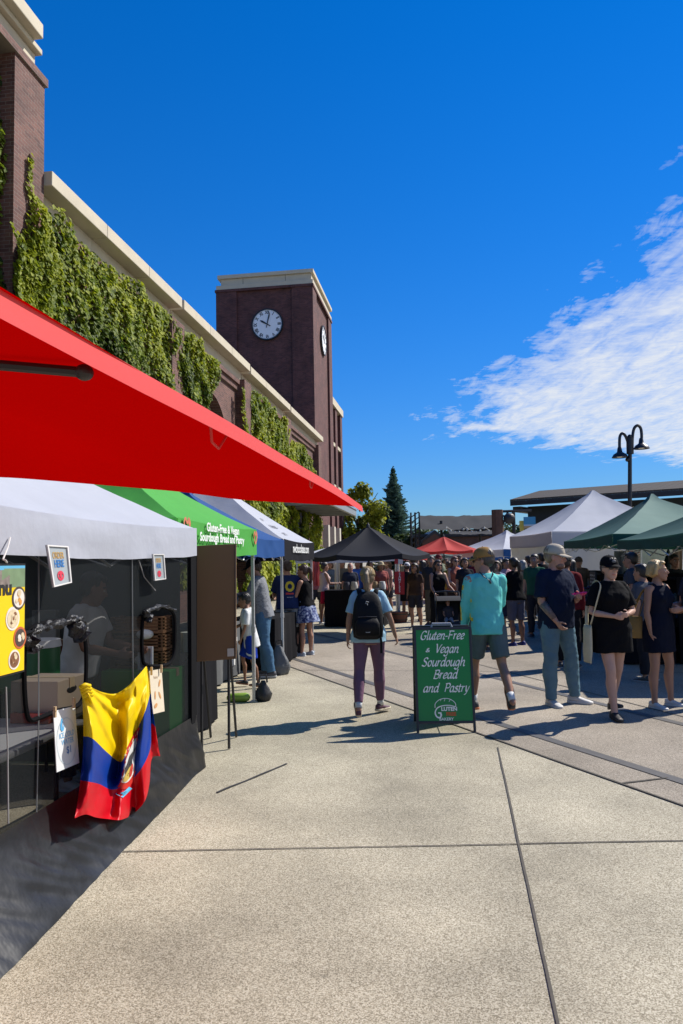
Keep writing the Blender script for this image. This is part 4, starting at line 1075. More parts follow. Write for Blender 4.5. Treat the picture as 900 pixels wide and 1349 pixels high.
    # ---- shoes
    if shoes:
        up, so = shoes[0], shoes[1]
        mu = up if not isinstance(up, tuple) else mat('shoe_%d_%d_%d' % tuple(int(q*99) for q in up), up, 0.6, .1, 20, .1, 150)
        ms = so if not isinstance(so, tuple) else mat('sole_%d_%d_%d' % tuple(int(q*99) for q in so), so, 0.7)
        k_ = (.92 if fem else 1.02)*(.85 if child else 1)
        for i, side in ((0, 1), (1, -1)):
            an = J[i][2]; Rf = FT[i]; mb = MB()
            prof = [(-.078, .018, .050), (-.070, .033, .085), (-.035, .039, .098), (.015, .041, .092), (.06, .043, .066), (.11, .047, .050), (.155, .041, .040), (.178, .026, .030), (.186, .010, .022)]
            rg_ = []
            for (y, hw, h) in prof:
                ring = []
                for k in range(16):
                    t = 2*math.pi*k/16; c_, q_ = math.cos(t), math.sin(t)
                    x = hw*math.copysign(abs(c_)**.7, c_); z = -.087+.026+(h-.026)*max(0, q_)**.8 if q_ > 0 else -.087+.024
                    ring.append(an + Rf @ (Vector((x, y, z))*1.0*k_ + Vector((0, 0, -.085*(1-k_)))))
                rg_.append(ring)
            mb.rings(rg_); sh_ = part(mb, 'shoe', mu, raw=True)
            mb = MB(); a1 = []; a2 = []
            for (y, hw) in ((-.082, .016), (-.073, .036), (-.03, .042), (.03, .041), (.1, .049), (.15, .045), (.182, .028), (.191, .010)):
                a1.append((hw, y)); a2.insert(0, (-hw, y))
            ol = a1+a2
            r_ = [[an + Rf @ (Vector((x*q, y*(1+(q-1)*.3), z))*k_ + Vector((0, 0, -.085*(1-k_)))) for x, y in ol] for z, q in ((-.087, .94), (-.082, 1.0), (-.066, 1.02), (-.059, .98))]
            mb.rings(r_); part(mb, 'sole', ms, raw=True, parent=sh_)
        if socks:
            for i in (0, 1):
                hp, kn, an = J[i]; d2 = (an-kn).normalized(); mb = MB(); mb.tube([an+d2*.015, an-d2*.03, an-d2*socks.get('h', .09)], [.036*lk+.003, .036*lk+.002, .039*lk+.003], 14); part(mb, 'sock', socks['mats'], raw=True)
    if extra: extra(ctx)
    return ctx
def toworld(ctx, v):
    r = ctx['root']; return Matrix.Translation(r.location) @ Matrix.Rotation(r.rotation_euler.z, 4, 'Z') @ (Vector(v)*ctx['s'])
def away(a): return TH + R(a)      # 0 walks away from the picture, 180 faces it, +90 faces picture left
# ================================================================== STALL TENTS
ALU = mat('aluminium_leg', (0.52, 0.53, 0.54), 0.4, 0.1, 6, 0, 1, 0.55)
BLKM = mat('black_metal', (0.02, 0.02, 0.022), 0.45)
W_FAB = fabric('white_canopy', (0.54, 0.56, 0.62), 0.32, bump=.35, bscale=7)
W_TRIM = fabric('white_valance', (0.52, 0.54, 0.61), 0.3, bump=.6, bscale=9)
G_FAB = fabric('bright_green_canopy', (0.09, 0.42, 0.07), 0.3)
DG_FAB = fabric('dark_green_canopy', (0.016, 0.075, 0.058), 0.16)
DG_PALE = fabric('backlit_green_canopy', (0.30, 0.46, 0.40), 0.55)  # paler copy of the dark green: sun glowing through the cloth, put into the colour
B_FAB = fabric('blue_canopy', (0.012, 0.075, 0.26), 0.25)
K_FAB = fabric('black_canopy', (0.012, 0.012, 0.015), 0.08, spec=.1)
def tent(label, loc, rz, wx, dy, ze, zp, val, mats, legs=True, group='market stall canopies', sag=.09, vmats=None, truss=True, legmat=None, crown=.12, bottom=0.0, skipleg=()):
    """pyramid canopy; local x right, y away; mats per roof side (front -y, right +x, back +y, left -x)"""
    t = thing('market_tent', label, 'tent', loc, rz, group); lm = legmat or ALU
    hx, hy = wx/2, dy/2
    C = [(-hx, -hy), (hx, -hy), (hx, hy), (-hx, hy)]
    seed = loc[0]*1.7+loc[1]
    mb = MB(); um = []; 
    for m_ in mats:
        if m_ not in um: um.append(m_)
    for k in range(4):
        a = Vector((*C[k], 0)); b = Vector((*C[(k+1) % 4], 0))
        def fn(u, v, a=a, b=b):
            e = a.lerp(b, u); p = e*(1-v*.985)
            z = ze+(zp-ze)*(v**1.08) - sag*math.sin(math.pi*min(1, v*1.02))*(.25+.75*math.sin(math.pi*u)) - .03*math.sin(math.pi*u)*(1-v)
            z += .012*noise.noise(Vector((p.x*3+seed, p.y*3, 1)))*math.sin(math.pi*min(1, v))
            if v > .93: z += crown*(v-.93)/.07*.5
            return (p.x, p.y, z)
        mb.grid(fn, 22, 16, um.index(mats[k]))
    mb.build('canopy', um, t, smooth='all', local=True, fix=False)
    vm = vmats or mats
    for k in range(4):
        a = Vector((*C[k], 0)); b = Vector((*C[(k+1) % 4], 0)); n_ = Vector(((b-a).y, -(b-a).x, 0)).normalized()
        def fv(u, v, a=a, b=b, n_=n_):
            p = a.lerp(b, u); w_ = .014*noise.noise(Vector((u*9+seed, k*3, v*1.5)))+.01*math.sin(u*14+seed)*v
            q = p + n_*(.012+w_*math.sin(math.pi*u)); return (q.x, q.y, ze-.03*math.sin(math.pi*u)+.004-val*v+.012*v*noise.noise(Vector((u*6, seed, k))))
        mb = MB(); mb.grid(fv, 30, 5); mb.build('valance', vm[k], t, smooth='all', local=True, fix=False)
    if truss:
        mb = MB()
        for k in range(4):
            a = Vector((*C[k], 0))*.975; b = Vector((*C[(k+1) % 4], 0))*.975
            for q in range(4):
                p0, p1 = a.lerp(b, q/4), a.lerp(b, (q+1)/4)
                mb.tube([p0+Vector((0, 0, ze-.05)), p1+Vector((0, 0, ze-.30))], .011, 4); mb.tube([p0+Vector((0, 0, ze-.30)), p1+Vector((0, 0, ze-.05))], .011, 4)
        for k in range(4):
            a = Vector((*C[k], 0))*.975; mb.tube([a+Vector((0, 0, ze-.04)), (0, 0, zp-.10)], .012, 4)
        mb.cyl((0, 0, ze-.3), (0, 0, zp-.03), .018, None, 8)
        mb.build('truss', lm, t, local=True)
    if legs:
        for k in range(4):
            if k in skipleg: continue
            x, y = C[k][0]*.975, C[k][1]*.975
            mb = MB(); mb.box((x, y, (ze-.03+.012)/2+bottom), (.034, .034, ze-.042-2*bottom)); mb.box((x, y, .55), (.027, .027, 1.05)); mb.box((x, y, .006), (.085, .085, .012))
            mb.box((x, y, .86), (.046, .046, .07))
            mb.build('leg', lm, t, local=True)
    return t
def valance_text(t, lines, side_x, yc, zc, size, weight, mt, gap, hx, shear=0.0, squeeze=1.0, nm='lettering'):
    """lettering on the +x valance of a tent (local coords)"""
    mb = MB()
    for i, s_ in enumerate(lines):
        me = text_mesh(s_, size, weight, shear)
        M4 = Matrix.Translation((hx, yc, zc-i*gap)) @ Matrix(((0, 0, 1), (1, 0, 0), (0, 1, 0))).to_4x4() @ Matrix.Diagonal((squeeze, 1, 1, 1))
        mb.add_mesh(me, M4)
    return mb.build(nm, mt, t, local=True, fix=False)

# ---- near white food stall --------------------------------------------------
SX = -2.1                                    # plane of its front
cY = XP(258, 800, SX).y; WD = 3.0
ZE = XP(262, 697, SX).z; ZB = XP(262, 733, SX).z
food = tent('white food stall canopy with black mesh walls at the near left', (SX-WD/2, cY-WD/2, 0), 0, WD, WD, ZE, ZE+.92, ZE-ZB, [W_FAB]*4, vmats=[W_TRIM]*4, sag=.05)
y0s, y1s = cY-WD+.02, cY-.02
def FX(px, py, off=0.0): return XP(px, py, SX+off)
zseam = [FX(0, 1112).z, FX(258, 947).z]; zS = sum(zseam)/2
SCR = screen_mat('black_mesh_screen', 0.25, (0.007, 0.009, 0.010))
PLAST = mat('black_skirt_plastic', (0.008, 0.0085, 0.010), 0.36, 0.25, 5, 0.6, 8, spec=0.45, stretch=(1, 1, .6))
BUNCH = mat('crumpled_black_plastic', (0.010, 0.010, 0.012), 0.45, 0.2, 5, 1.0, 45, spec=.4)
def pxpoly(pts, n=5):
    return [(p.y, p.z) for p in (FX(q.x, q.y) for q in catmull([Vector((a, b, 0)) for a, b in pts], n, True))]
open_a = [(36, 842), (44, 828), (64, 820), (88, 818), (108, 824), (115, 845), (116, 885), (113, 915), (104, 930), (80, 936), (54, 946), (42, 948), (37, 930), (35, 890)]
open_b = [(190, 818), (196, 806), (212, 800), (226, 803), (232, 815), (232.5, 845), (231, 862), (226, 873), (214, 877), (196, 876), (190, 866)]
def win_frame(dx):
    def bigger(pts):
        c = (sum(p[0] for p in pts)/len(pts), sum(p[1] for p in pts)/len(pts)); return [(c[0]+(p[0]-c[0])*1.0, c[1]+(p[1]-c[1])*1.0) for p in pts]
    return bigger
outer = [(y0s, zS), (y1s, zS), (y1s, ZB+.12), (y0s, ZB+.12)]
me = filled([outer, pxpoly(open_a), pxpoly(open_b)])
sm = MB(); M4 = Matrix(((0, 0, 1, SX-.02), (1, 0, 0, 0), (0, 1, 0, 0), (0, 0, 0, 1)))
sm.add_mesh(me, M4)
side = thing('mesh_wall', 'black mesh front wall of the white stall with two rounded serving openings', 'stall wall', (SX-.02, cY-1.5, zS))
sm.build('screen', SCR, side, fix=False)
HEM = mat('black_hem', (0.005, 0.005, 0.006), 0.9, spec=.08)
for pts in (open_a, open_b):
    h = MB(); P = [Vector((SX-.012, y, z)) for y, z in pxpoly(pts)]; P.append(P[0]); h.tube(P, .013, 6); h.build('hem', HEM, side)
# black header band, corner strips and lower transparent panel
h = MB()
def fh(u, v):
    y = y0s+(y1s-y0s)*u; return (SX-.012+.012*noise.noise(Vector((u*7, v*2, 1))), y, ZB+.16-(.155-.10*u)*v+.012*noise.noise(Vector((u*9, 3, 1))))
h.grid(fh, 40, 6); h.build('header_band', mat('black_header', (0.010, 0.010, 0.012), .45, .2, 5, .3, 12), side, smooth='all', fix=False)
h = MB(); h.bx(SX-.03, SX+.004, cY-.12, cY-.0, zS-.02, ZB+.06); h.build('corner_strip', mat('black_webbing2', (0.006, 0.006, 0.007), .8, spec=.1), side)
for yy in (FX(52, 900).y, FX(176, 900).y):
    h = MB(); h.tube([(SX-.010, yy, zS), (SX-.008, yy+.01, zS+.5), (SX-.010, yy, ZB+.05)], .004, 5); h.build('seam', mat('clear_seam', (0.16, 0.17, .17), .4), side)
h = MB(); h.tube([FX(183, 738, -.006), FX(190, 760, -.004), FX(205, 778, -.006)], .0035, 5); h.tube([FX(8, 905, .0), FX(10, 985, .004), FX(11, 1085, .01)], .004, 5)
h.build('tie_cord', mat('grey_cord', (.25, .25, .25), .6), side)
# crumpled rolled-up window plastic over the openings
def bunch(pts, r0, seed, name='rolled_plastic'):
    P = catmull([FX(a, b, .02) for a, b in pts], 8); mb = MB(); rg = []
    for i, p in enumerate(P):
        d = (P[min(i+1, len(P)-1)]-P[max(i-1, 0)]).normalized(); a, b = frame_from(d, Vector((1, 0, 0)))
        rr = r0*(1+.5*math.sin(i*.9+seed)*.5)*(.6+.4*math.sin(math.pi*i/(len(P)-1)))
        rg.append([p+(a*math.cos(t)+b*math.sin(t))*rr*(1+.75*noise.noise(Vector((p.y*30+seed, p.z*30, 2.2*math.cos(t)))) + .5*noise.noise(Vector((p.y*60+seed, 2*math.sin(t), p.z*60+4)))) for t in (2*math.pi*k/14 for k in range(14))])
    mb.rings(rg); return mb.build(name, BUNCH, side, smooth=True)
bunch([(37, 838), (50, 829), (66, 824), (84, 820), (102, 815), (112, 822)], .020, 1)
bunch([(38, 832), (40, 845), (46, 858)], .036, 2); bunch([(93, 822), (104, 832), (110, 842)], .042, 3)
bunch([(190, 806), (202, 802), (216, 799), (231, 804)], .015, 4); bunch([(191, 804), (195, 812), (197, 818)], .028, 5)
# skirt: flared grey-black plastic round the front and the corner
def skirt_pt(u, v):
    """u along the front then round the corner, v down"""
    Lf = WD-.02+.35; s_ = u*(Lf+1.0)
    fl = (v**1.5)
    front = s_ <= WD-.02+.0
    yb = y0s-.35+s_
    q_ = s_-.55*v
    wv = .022*math.sin(q_*4.3+v*1.2)+.03*noise.noise(Vector((q_*2.2, v*1.2, 2)))+.030*(.35-abs(noise.noise(Vector((q_*4.5, v*1.6, 5)))))+.032*(.3-abs(noise.noise(Vector((q_*8, v*1.8, 9)))))+.007*(.3-abs(noise.noise(Vector((q_*17, v*5, 3)))))
    flare = .27-.17*min(1, max(0, (yb-y0s)/2.7))
    zt = zS+.03
    z = zt*(1-v) + .004 + .010*max(0, v-.9)*10*abs(noise.noise(Vector((s_*6, 1, 1))))
    if yb <= y1s+.0: return (SX-.006+fl*flare+wv*(.25+.75*v)*(.15+.85*math.sin(math.pi*min(1, v*1.0))**.8), yb, z)
    o = min(1, (yb-y1s)/.22); ang = o*math.pi/2; r_ = .02+fl*.07
    rest = max(0, yb-y1s-.22)
    return (SX-.02+r_*math.cos(ang)-rest+wv*.2, y1s+r_*math.sin(ang)+wv*.3, z)
mb = MB(); mb.grid(skirt_pt, 170, 26)
sk = tag(mb.build('stall_skirt', PLAST, smooth='all', fix=False), 'wrinkled dark grey plastic skirt sweeping out over the concrete below the mesh wall', 'stall skirt')
# dark back and far side wall of the stall
bw = thing('stall_wall', 'dark fabric back wall inside the white food stall', 'stall wall', (SX-WD, cY-1.5, 0))
WALLK = mat('dark_tent_wall', (0.022, 0.027, 0.026), .8, .2, 3)
mb = MB()
def bwf(u, v): return (SX-WD+.05+.02*noise.noise(Vector((u*6, v*2, 1))), y0s+(y1s-y0s)*u, .02+(ZE-.05)*v)
mb.grid(bwf, 30, 10); mb.build('back_panel', WALLK, bw, smooth='all', fix=False)
mb = MB()
def bsf(u, v): return (SX-WD+.08+(WD-.2)*u, cY-.05+.02*noise.noise(Vector((u*6, v*2, 5))), .02+(ZE-.05)*v)
mb.grid(bsf, 30, 10); mb.build('side_panel', WALLK, bw, smooth='all', fix=False)
# ---- things inside it
WHT = mat('white_plastic_top', (0.66, 0.67, 0.68), .35, .05); CARD = mat('cardboard', (0.25, 0.155, 0.075), .85, .15, 5)
def table(label, x0, x1, y0, y1, z, mt, cloth=None, group=None, lm=BLKM, cat='table'):
    t = thing('folding_table', label, cat, ((x0+x1)/2, (y0+y1)/2, 0), 0, group)
    mb = MB(); mb.bx(x0, x1, y0, y1, z-.04, z); mb.build('table_top', mt, t, bevel=.012)
    for (x, y) in ((x0+.12, y0+.12), (x1-.12, y0+.12), (x1-.12, y1-.12), (x0+.12, y1-.12)):
        mb = MB(); mb.cyl((x, y, 0.002), (x, y, z-.041), .014, None, 8); mb.build('leg', lm, t)
    if cloth:
        mb = MB()
        per = [(x0-.01, y0-.01), (x1+.01, y0-.01), (x1+.01, y1+.01), (x0-.01, y1+.01)]; pts = []
        for k in range(4):
            a, b = per[k], per[(k+1) % 4]; n_ = max(4, int(math.hypot(b[0]-a[0], b[1]-a[1])/.07))
            for q in range(n_): pts.append((a[0]+(b[0]-a[0])*q/n_, a[1]+(b[1]-a[1])*q/n_, k))
        cxy = ((x0+x1)/2, (y0+y1)/2); rg = []
        for v in (0, .02, .5, 1):
            ring = []
            for i, (x, y, k) in enumerate(pts):
                n_ = [(0, -1), (1, 0), (0, 1), (-1, 0)][k]; w_ = .03*v*math.sin(i*1.1)+.02*v*noise.noise(Vector((i*.7, 1, 1)))
                ring.append(Vector((x+n_[0]*(w_+.02*v), y+n_[1]*(w_+.02*v), z+.006-(z-.02)*v)))
            rg.append(ring)
        mb.rings(rg, 0, False); n0 = len(mb.v); mb.v += [p.copy() for p in rg[0]]; mb.f.append(tuple(range(n0, n0+len(pts)))); mb.m.append(0)
        o = mb.build('tablecloth', cloth, None, smooth=True, fix=True)
        return t, o
    return t
table('white folding table just behind the mesh wall of the food stall', SX-.86, SX-.08, cY-2.75, FX(109, 985, -.1).y, .74, WHT)
def carton(label, x0, x1, y0, y1, z0, z1, mt, cat='box', name='carton', hole=None):
    t = thing(name, label, cat, ((x0+x1)/2, (y0+y1)/2, z0))
    mb = MB(); mb.bx(x0, x1, y0, y1, z0, z1); mb.build('body', mt, t, bevel=.006)
    mb = MB(); mb.bx(x0-.004, x1+.004, (y0+y1)/2-.03, (y0+y1)/2+.03, z1-.06, z1+.003); mb.build('tape', mat('packing_tape', (.42, .33, .2), .4), t)
    if hole:
        mb = MB(); mb.ell((x1+.001, (y0+y1)/2, z1-.07), (.004, .06, .022)); mb.build('hand_hole', INK, t)
    return t
q = FX(92, 905, -.2)
carton('beige cardboard box with a dark hand hole behind the flag corner', q.x-.3, q.x, FX(76, 900, -.2).y, FX(112, 900, -.2).y, .742, FX(92, 893, -.2).z, mat('beige_card', (.34, .27, .19), .8, .06), hole=True)
q = GD(55, 3.9)
t = thing('plastic_tray', 'red plastic tray on the white table behind the mesh wall', 'tray', (SX-.35, FX(58, 965, -.35).y, .742))
mb = MB(); y_ = FX(58, 965, -.35).y
mb.bx(SX-.47, SX-.23, y_-.16, y_+.16, .743, .76); 
for a in ((SX-.47, SX-.455, y_-.16, y_+.16), (SX-.245, SX-.23, y_-.16, y_+.16), (SX-.455, SX-.245, y_-.16, y_-.145), (SX-.455, SX-.245, y_+.145, y_+.16)): mb.bx(*a, .7605, .80)
mb.build('body', mat('red_plastic', (.42, .05, .03), .4), t)
mb = MB(); mb.bx(SX-.46, SX-.24, y_-.02, y_+.14, .762, .79); mb.build('contents', mat('orange_wrap', (.55, .16, .05), .6), t)
mb = MB(); mb.box((SX-.55, y_+.45, .757), (.24, .34, .03), Matrix.Rotation(.4, 3, 'Z')); tag(mb.build('paper_stack', mat('paper_white', (.72, .72, .7), .8, .03)), 'stack of white paper lying at the far end of the white stall table', 'paper')
# crates, rack and green box deeper in the stall, seen through the openings and mesh
def crate(label, c, sz, mt, group=None):
    t = thing('plastic_crate', label, 'crate', (c[0], c[1], c[2]), 0, group); x, y, z = c; a, b, h_ = sz
    mb = MB(); mb.bx(x-a/2, x+a/2, y-b/2, y+b/2, z+.001, z+.02)
    for k in range(4):
        z0 = z+.03+k*(h_-.03)/4; z1 = z0+(h_-.03)/4*.68
        mb.bx(x-a/2, x-a/2+.015, y-b/2, y+b/2, z0, z1); mb.bx(x+a/2-.015, x+a/2, y-b/2, y+b/2, z0, z1)
        mb.bx(x-a/2+.016, x+a/2-.016, y-b/2, y-b/2+.015, z0, z1); mb.bx(x-a/2+.016, x+a/2-.016, y+b/2-.015, y+b/2, z0, z1)
    for (i, j) in ((-1, -1), (1, -1), (1, 1), (-1, 1)): mb.bx(x+i*(a/2-.02)-.02, x+i*(a/2-.02)+.02, y+j*(b/2-.02)-.02, y+j*(b/2-.02)+.02, z+.0205, z+h_)
    mb.build('body', mt, t); return t
GRN_P = mat('green_plastic', (.02, .20, .05), .35); BRN = mat('brown_bread_tray', (.22, .11, .05), .7)
x_ = SX-1.5
table('prep table with a green top in the middle of the food stall', SX-1.75, SX-1.05, cY-1.3, cY-.15, .8, GRN_P)
xx = SX-1.4; binz = XP(205, 874, SX-.35).z
for k, (lab, dz, mt) in enumerate((('lowest brown bread tray stacked on the green bin', .002, BRN), ('middle brown bread tray of the stack in the food stall', .14, BRN), ('topmost brown bread tray seen through the small opening', .278, BRN))):
    crate(lab, (SX-.38, cY-.22, binz+dz), (.44, .2, .13), mt)
for k, (lab, py) in enumerate((('white paper parcel in the middle bread tray', 830), ('white paper parcel on the prep table beside the trays', 862))):
    p = Vector((SX-.30-.02*k, cY-.34, XP(214, py, SX-.3).z)); mb = MB(); mb.ell(p, (.07, .05, .04)); tag(mb.build('paper_parcel', mat('paper_white', (.72, .72, .7), .8, .03), smooth='all'), lab, 'parcel')
p = Vector((SX-.27, cY-.40, binz+.095))
t = thing('picture_frame', 'small white framed card standing by the small serving opening', 'frame', (p.x, p.y, p.z-.09)); mb = MB()
for (a, b) in (((-.06, -.09), (.06, -.075)), ((-.06, .075), (.06, .09)), ((-.06, -.0745), (-.045, .0745)), ((.045, -.0745), (.06, .0745))): mb.bx(p.x+a[0], p.x+b[0], p.y-.01, p.y+.01, p.z+a[1], p.z+b[1])
mb.build('frame', WHT, t); mb = MB(); mb.bx(p.x-.0445, p.x+.0445, p.y-.002, p.y+.008, p.z-.0745, p.z+.0745); mb.build('card', mat('grey_card', (.35, .33, .3), .7), t)
xx = SX-.75
pA = XP(36, 900, xx); pB = XP(62, 900, xx)
t = thing('water_cooler', 'dark green insulated cooler seen through the large serving opening', 'cooler', (xx, (pA.y+pB.y)/2, .742))
mb = MB(); mb.tube([(xx, (pA.y+pB.y)/2, .745), (xx, (pA.y+pB.y)/2, 1.10)], .15, 20); mb.build('body', mat('cooler_green', (.012, .10, .03), .4), t, smooth=True)
mb = MB(); mb.tube([(xx, (pA.y+pB.y)/2, 1.101), (xx, (pA.y+pB.y)/2, 1.15)], [.158, .15], 20); mb.build('lid', mat('cooler_white', (.5, .5, .5), .4), t, smooth=True)
mb = MB(); mb.tube([(xx+.15, (pA.y+pB.y)/2, .84), (xx+.19, (pA.y+pB.y)/2, .83)], .012, 8); mb.build('tap', INK, t)
xx = SX-1.2
for k, (lab, px, dz, cc) in enumerate((('brown cardboard box stacked behind the large serving opening', 96, .80, CARD), ('dark red carton beside the cooler in the food stall', 76, .80, mat('dark_red_card', (.16, .04, .025), .8)), ('grey carton on top of the dark red one', 84, 1.05, mat('grey_carton', (.22, .22, .21), .8)))):
    p = XP(px, 880, xx); carton(lab, xx-.2, xx+.1-.04*k, p.y-.17, p.y+.17, dz+.001, dz+.24, cc)
table('dark prep table behind the large serving opening', SX-1.55, SX-1.0, cY-2.7, cY-1.45, .80, mat('dark_top', (.05, .05, .05), .5))
p = XP(238, 900, SX-.35)
carton('tall bright green plastic bin inside the stall corner by the small opening', SX-.62, SX-.06, cY-.44, cY-.10, .005, XP(205, 874, SX-.35).z, mat('green_bin', (.05, .42, .08), .45), 'bin', 'storage_bin')
# hanging white board and clear seams at the back
mb = MB(); a = XP(152, 742, SX-2.6); b = XP(176, 812, SX-2.6); mb.bx(SX-2.6, SX-2.585, a.y, b.y, b.z, a.z); tag(mb.build('hanging_notice', mat('pale_notice', (.6, .6, .58), .8)), 'pale notice sheet hanging at the back of the food stall', 'notice')

# ---- menu board, little signs, flag on the front ----------------------------
YEL = mat('menu_yellow', (.80, .55, .004), .45, .03); INKB = mat('ink_black', (.02, .02, .02), .5)
mo = .07; a = FX(32, 745, mo); b = FX(32.5, 880, mo); yR = a.y; z1 = a.z; z0 = FX(32, 882, mo).z; yL = yR-.62
t = thing('menu_board', 'yellow menu board with round food pictures and a landscape strip hung on the stall', 'menu board', (SX+mo, yR, z0))
mb = MB(); mb.bx(SX+mo-.018, SX+mo, yL-.01, yR+.01, z0-.01, z1+.01); mb.build('frame', INK, t)
zsky = z1-(z1-z0)*.205
mb = MB(); mb.bx(SX+mo+.001, SX+mo+.004, yL, yR, z0, zsky); mb.build('panel', YEL, t)
mb = MB()
def lsc(u, v): return (SX+mo+.0045, yL+(yR-yL)*u, zsky+(z1-zsky)*v)
mb.grid(lsc, 40, 16, lambda u, v: (0 if v > .45+.42*max(0, math.sin(u*3.3-1.35)) + .06*noise.noise(Vector((u*9, 1, 1))) else (2 if (u < .80 and v < .45+.42*noise.noise(Vector((u*14, v*3, 4)))+.2*(u < .70)) else 1)))
mb.build('landscape_strip', [mat('photo_sky', (.10, .38, .60), .5), mat('photo_hill', (.16, .24, .13), .5, .4, 14), mat('photo_people', (.20, .17, .15), .5, .8, 40)], t, fix=False)
mb = MB(); me = text_mesh('Menu', .105, .004); M4 = Matrix.Translation((SX+mo+.006, FX(13.5, 785, mo).y-.155, FX(10, 784, mo).z)) @ Matrix(((0, 0, 1), (1, 0, 0), (0, 1, 0))).to_4x4() @ Matrix.Diagonal((1.25, 1, 1, 1))
mb.add_mesh(text_mesh('Menu', .105, .004, 0, 'RIGHT'), Matrix.Translation((SX+mo+.006, FX(14.5, 785, mo).y, FX(10, 783, mo).z)) @ Matrix(((0, 0, 1), (1, 0, 0), (0, 1, 0))).to_4x4() @ Matrix.Diagonal((1.0, .9, 1, 1)))
mb.build('lettering', INKB, t, fix=False)
FOOD = [mat('plate_white', (.70, .66, .6), .4, .1, 20), mat('plate_orange', (.55, .26, .06), .5, .5, 40), mat('food_brown', (.20, .09, .04), .5, .7, 60), mat('food_cream', (.62, .52, .34), .5, .4, 50), mat('plate_red', (.5, .12, .04), .5, .2, 30), mat('food_dark', (.07, .05, .04), .5, .7, 50)]
for k, (px, py, r_, c1, c2) in enumerate(((23.5, 788, .055, 5, 0), (15.5, 815, .055, 0, 3), (25, 840, .052, 4, 5), (17.5, 869, .046, 0, 2))):
    p = FX(px, py, mo); d_ = thing  # round pictures
    mb = MB(); mb.cyl((SX+mo+.0045, p.y, p.z), (SX+mo+.006, p.y, p.z), r_, None, 28, 0); mb.cyl((SX+mo+.0062, p.y, p.z), (SX+mo+.0072, p.y, p.z), r_*.80, None, 24, 1)
    rn = random.Random(k)
    for q in range(7): 
        aa = rn.uniform(0, 6.28); rr = rn.uniform(0, r_*.5); mb.cyl((SX+mo+.0074, p.y+rr*math.cos(aa), p.z+rr*math.sin(aa)), (SX+mo+.0080+.0002*q, p.y+rr*math.cos(aa), p.z+rr*math.sin(aa)), r_*rn.uniform(.14, .28), None, 10, 2+(q % 2))
    mb.build('food_picture', [FOOD[c1], FOOD[c2], FOOD[(c1+2) % 6], FOOD[3]], t)
mb = MB(); mb.tube([FX(13.5, 708, .02), FX(10, 722, .04), FX(4, 737, mo)], .004, 6); mb.tube([FX(4, 737, mo), FX(7, 738, mo+.01), FX(9, 741, mo)], .005, 6); mb.build('tie_cord', mat('white_cord', (.6, .58, .55), .6), t)

def hung_sign(label, quad_px, off, mts, drawer, name='sign_card', frame=None, th=.004):
    """flat card whose four corners (top-left, top-right, bottom-right, bottom-left) are given on the stall front"""
    Q = [FX(x, y, o) for (x, y), o in zip(quad_px, off)]
    t = thing(name, label, 'sign', (Q[2]+Q[3])/2)
    n_ = (Q[1]-Q[0]).cross(Q[3]-Q[0]).normalized()
    if n_.x < 0: n_ = -n_
    def PT(u, v, h=0.0):           # u right, v up
        return Q[3].lerp(Q[2], u).lerp(Q[0].lerp(Q[1], u), v) + n_*h
    mb = MB(); mb.prism([PT(0, 0, -th), PT(1, 0, -th), PT(1, 1, -th), PT(0, 1, -th)], n_*th); mb.build('card', mts, t)
    if frame:
        mb = MB()
        for (a, b) in (((0, 0), (1, .035)), ((0, .965), (1, 1)), ((0, .036), (.06, .964)), ((.94, .036), (1, .964))):
            mb.prism([PT(a[0], a[1], .001), PT(b[0], a[1], .001), PT(b[0], b[1], .001), PT(a[0], b[1], .001)], n_*.008)
        mb.build('frame', frame, t)
    def text(s_, uc, vc, size_v, mt, wt=.0, sq=1.0, nm='lettering'):
        me = text_mesh(s_, 1.0, wt); xs = [v.co.x for v in me.vertices]; m_ = MB()
        H_ = (Q[0]-Q[3]).length; W_ = (Q[1]-Q[0]).length
        m_.v = [PT(uc+v.co.x*size_v*H_/W_*sq, vc+v.co.y*size_v, .0015) for v in me.vertices]; m_.f = [tuple(p.vertices) for p in me.polygons]; m_.m = [0]*len(m_.f)
        m_.build(nm, mt, t, fix=False)
    def blob(pts, mt, nm, h=.0018):
        m_ = MB(); m_.prism([PT(u, v, h) for u, v in pts], n_*.0006); m_.build(nm, mt, t)
    def ring(uc, vc, ru, rv, wd, mt, nm, a0=0, a1=6.283):
        m_ = MB(); rg = []
        for k in range(25):
            aa = a0+(a1-a0)*k/24; c_, s_ = math.cos(aa), math.sin(aa)
            rg.append((PT(uc+ru*c_, vc+rv*s_, .002), PT(uc+(ru-wd)*c_, vc+(rv-wd*ru/rv*1.0)*s_, .002)))
        for a, b in zip(rg, rg[1:]): m_.quad([a[0], b[0], b[1], a[1]])
        m_.build(nm, mt, t, fix=False)
    drawer(text, blob, ring); return t
GLASSY = mat('sleeve_grey', (.30, .33, .34), .25, .08); SILV = mat('silver_frame', (.62, .60, .57), .35, .1, 5)
TAN_INK = mat('ink_tan', (.42, .25, .06), .5); BLU_INK = mat('ink_blue', (.02, .14, .38), .5); RED_INK = mat('ink_red', (.55, .02, .05), .5); CYAN_INK = mat('ink_cyan', (.10, .38, .66), .5)
def order_here(text, blob, ring):
    text('ORDER', .5, .68, .23, TAN_INK, .02, .72); text('HERE', .5, .46, .26, BLU_INK, .03, .78)
    ring(.5, .24, .17, .125, .05, RED_INK, 'arrow_mark'); blob([(.44, .30), (.56, .30), (.56, .22), (.5, .15), (.44, .22)], RED_INK, 'arrow_mark')
hung_sign('tilted ORDER HERE sign in a silver frame under the stall valance nearest the menu', [(60.5, 718), (88.5, 720), (93, 768), (69.5, 774)], (.06, .06, .10, .10), GLASSY, order_here, 'order_sign', SILV)
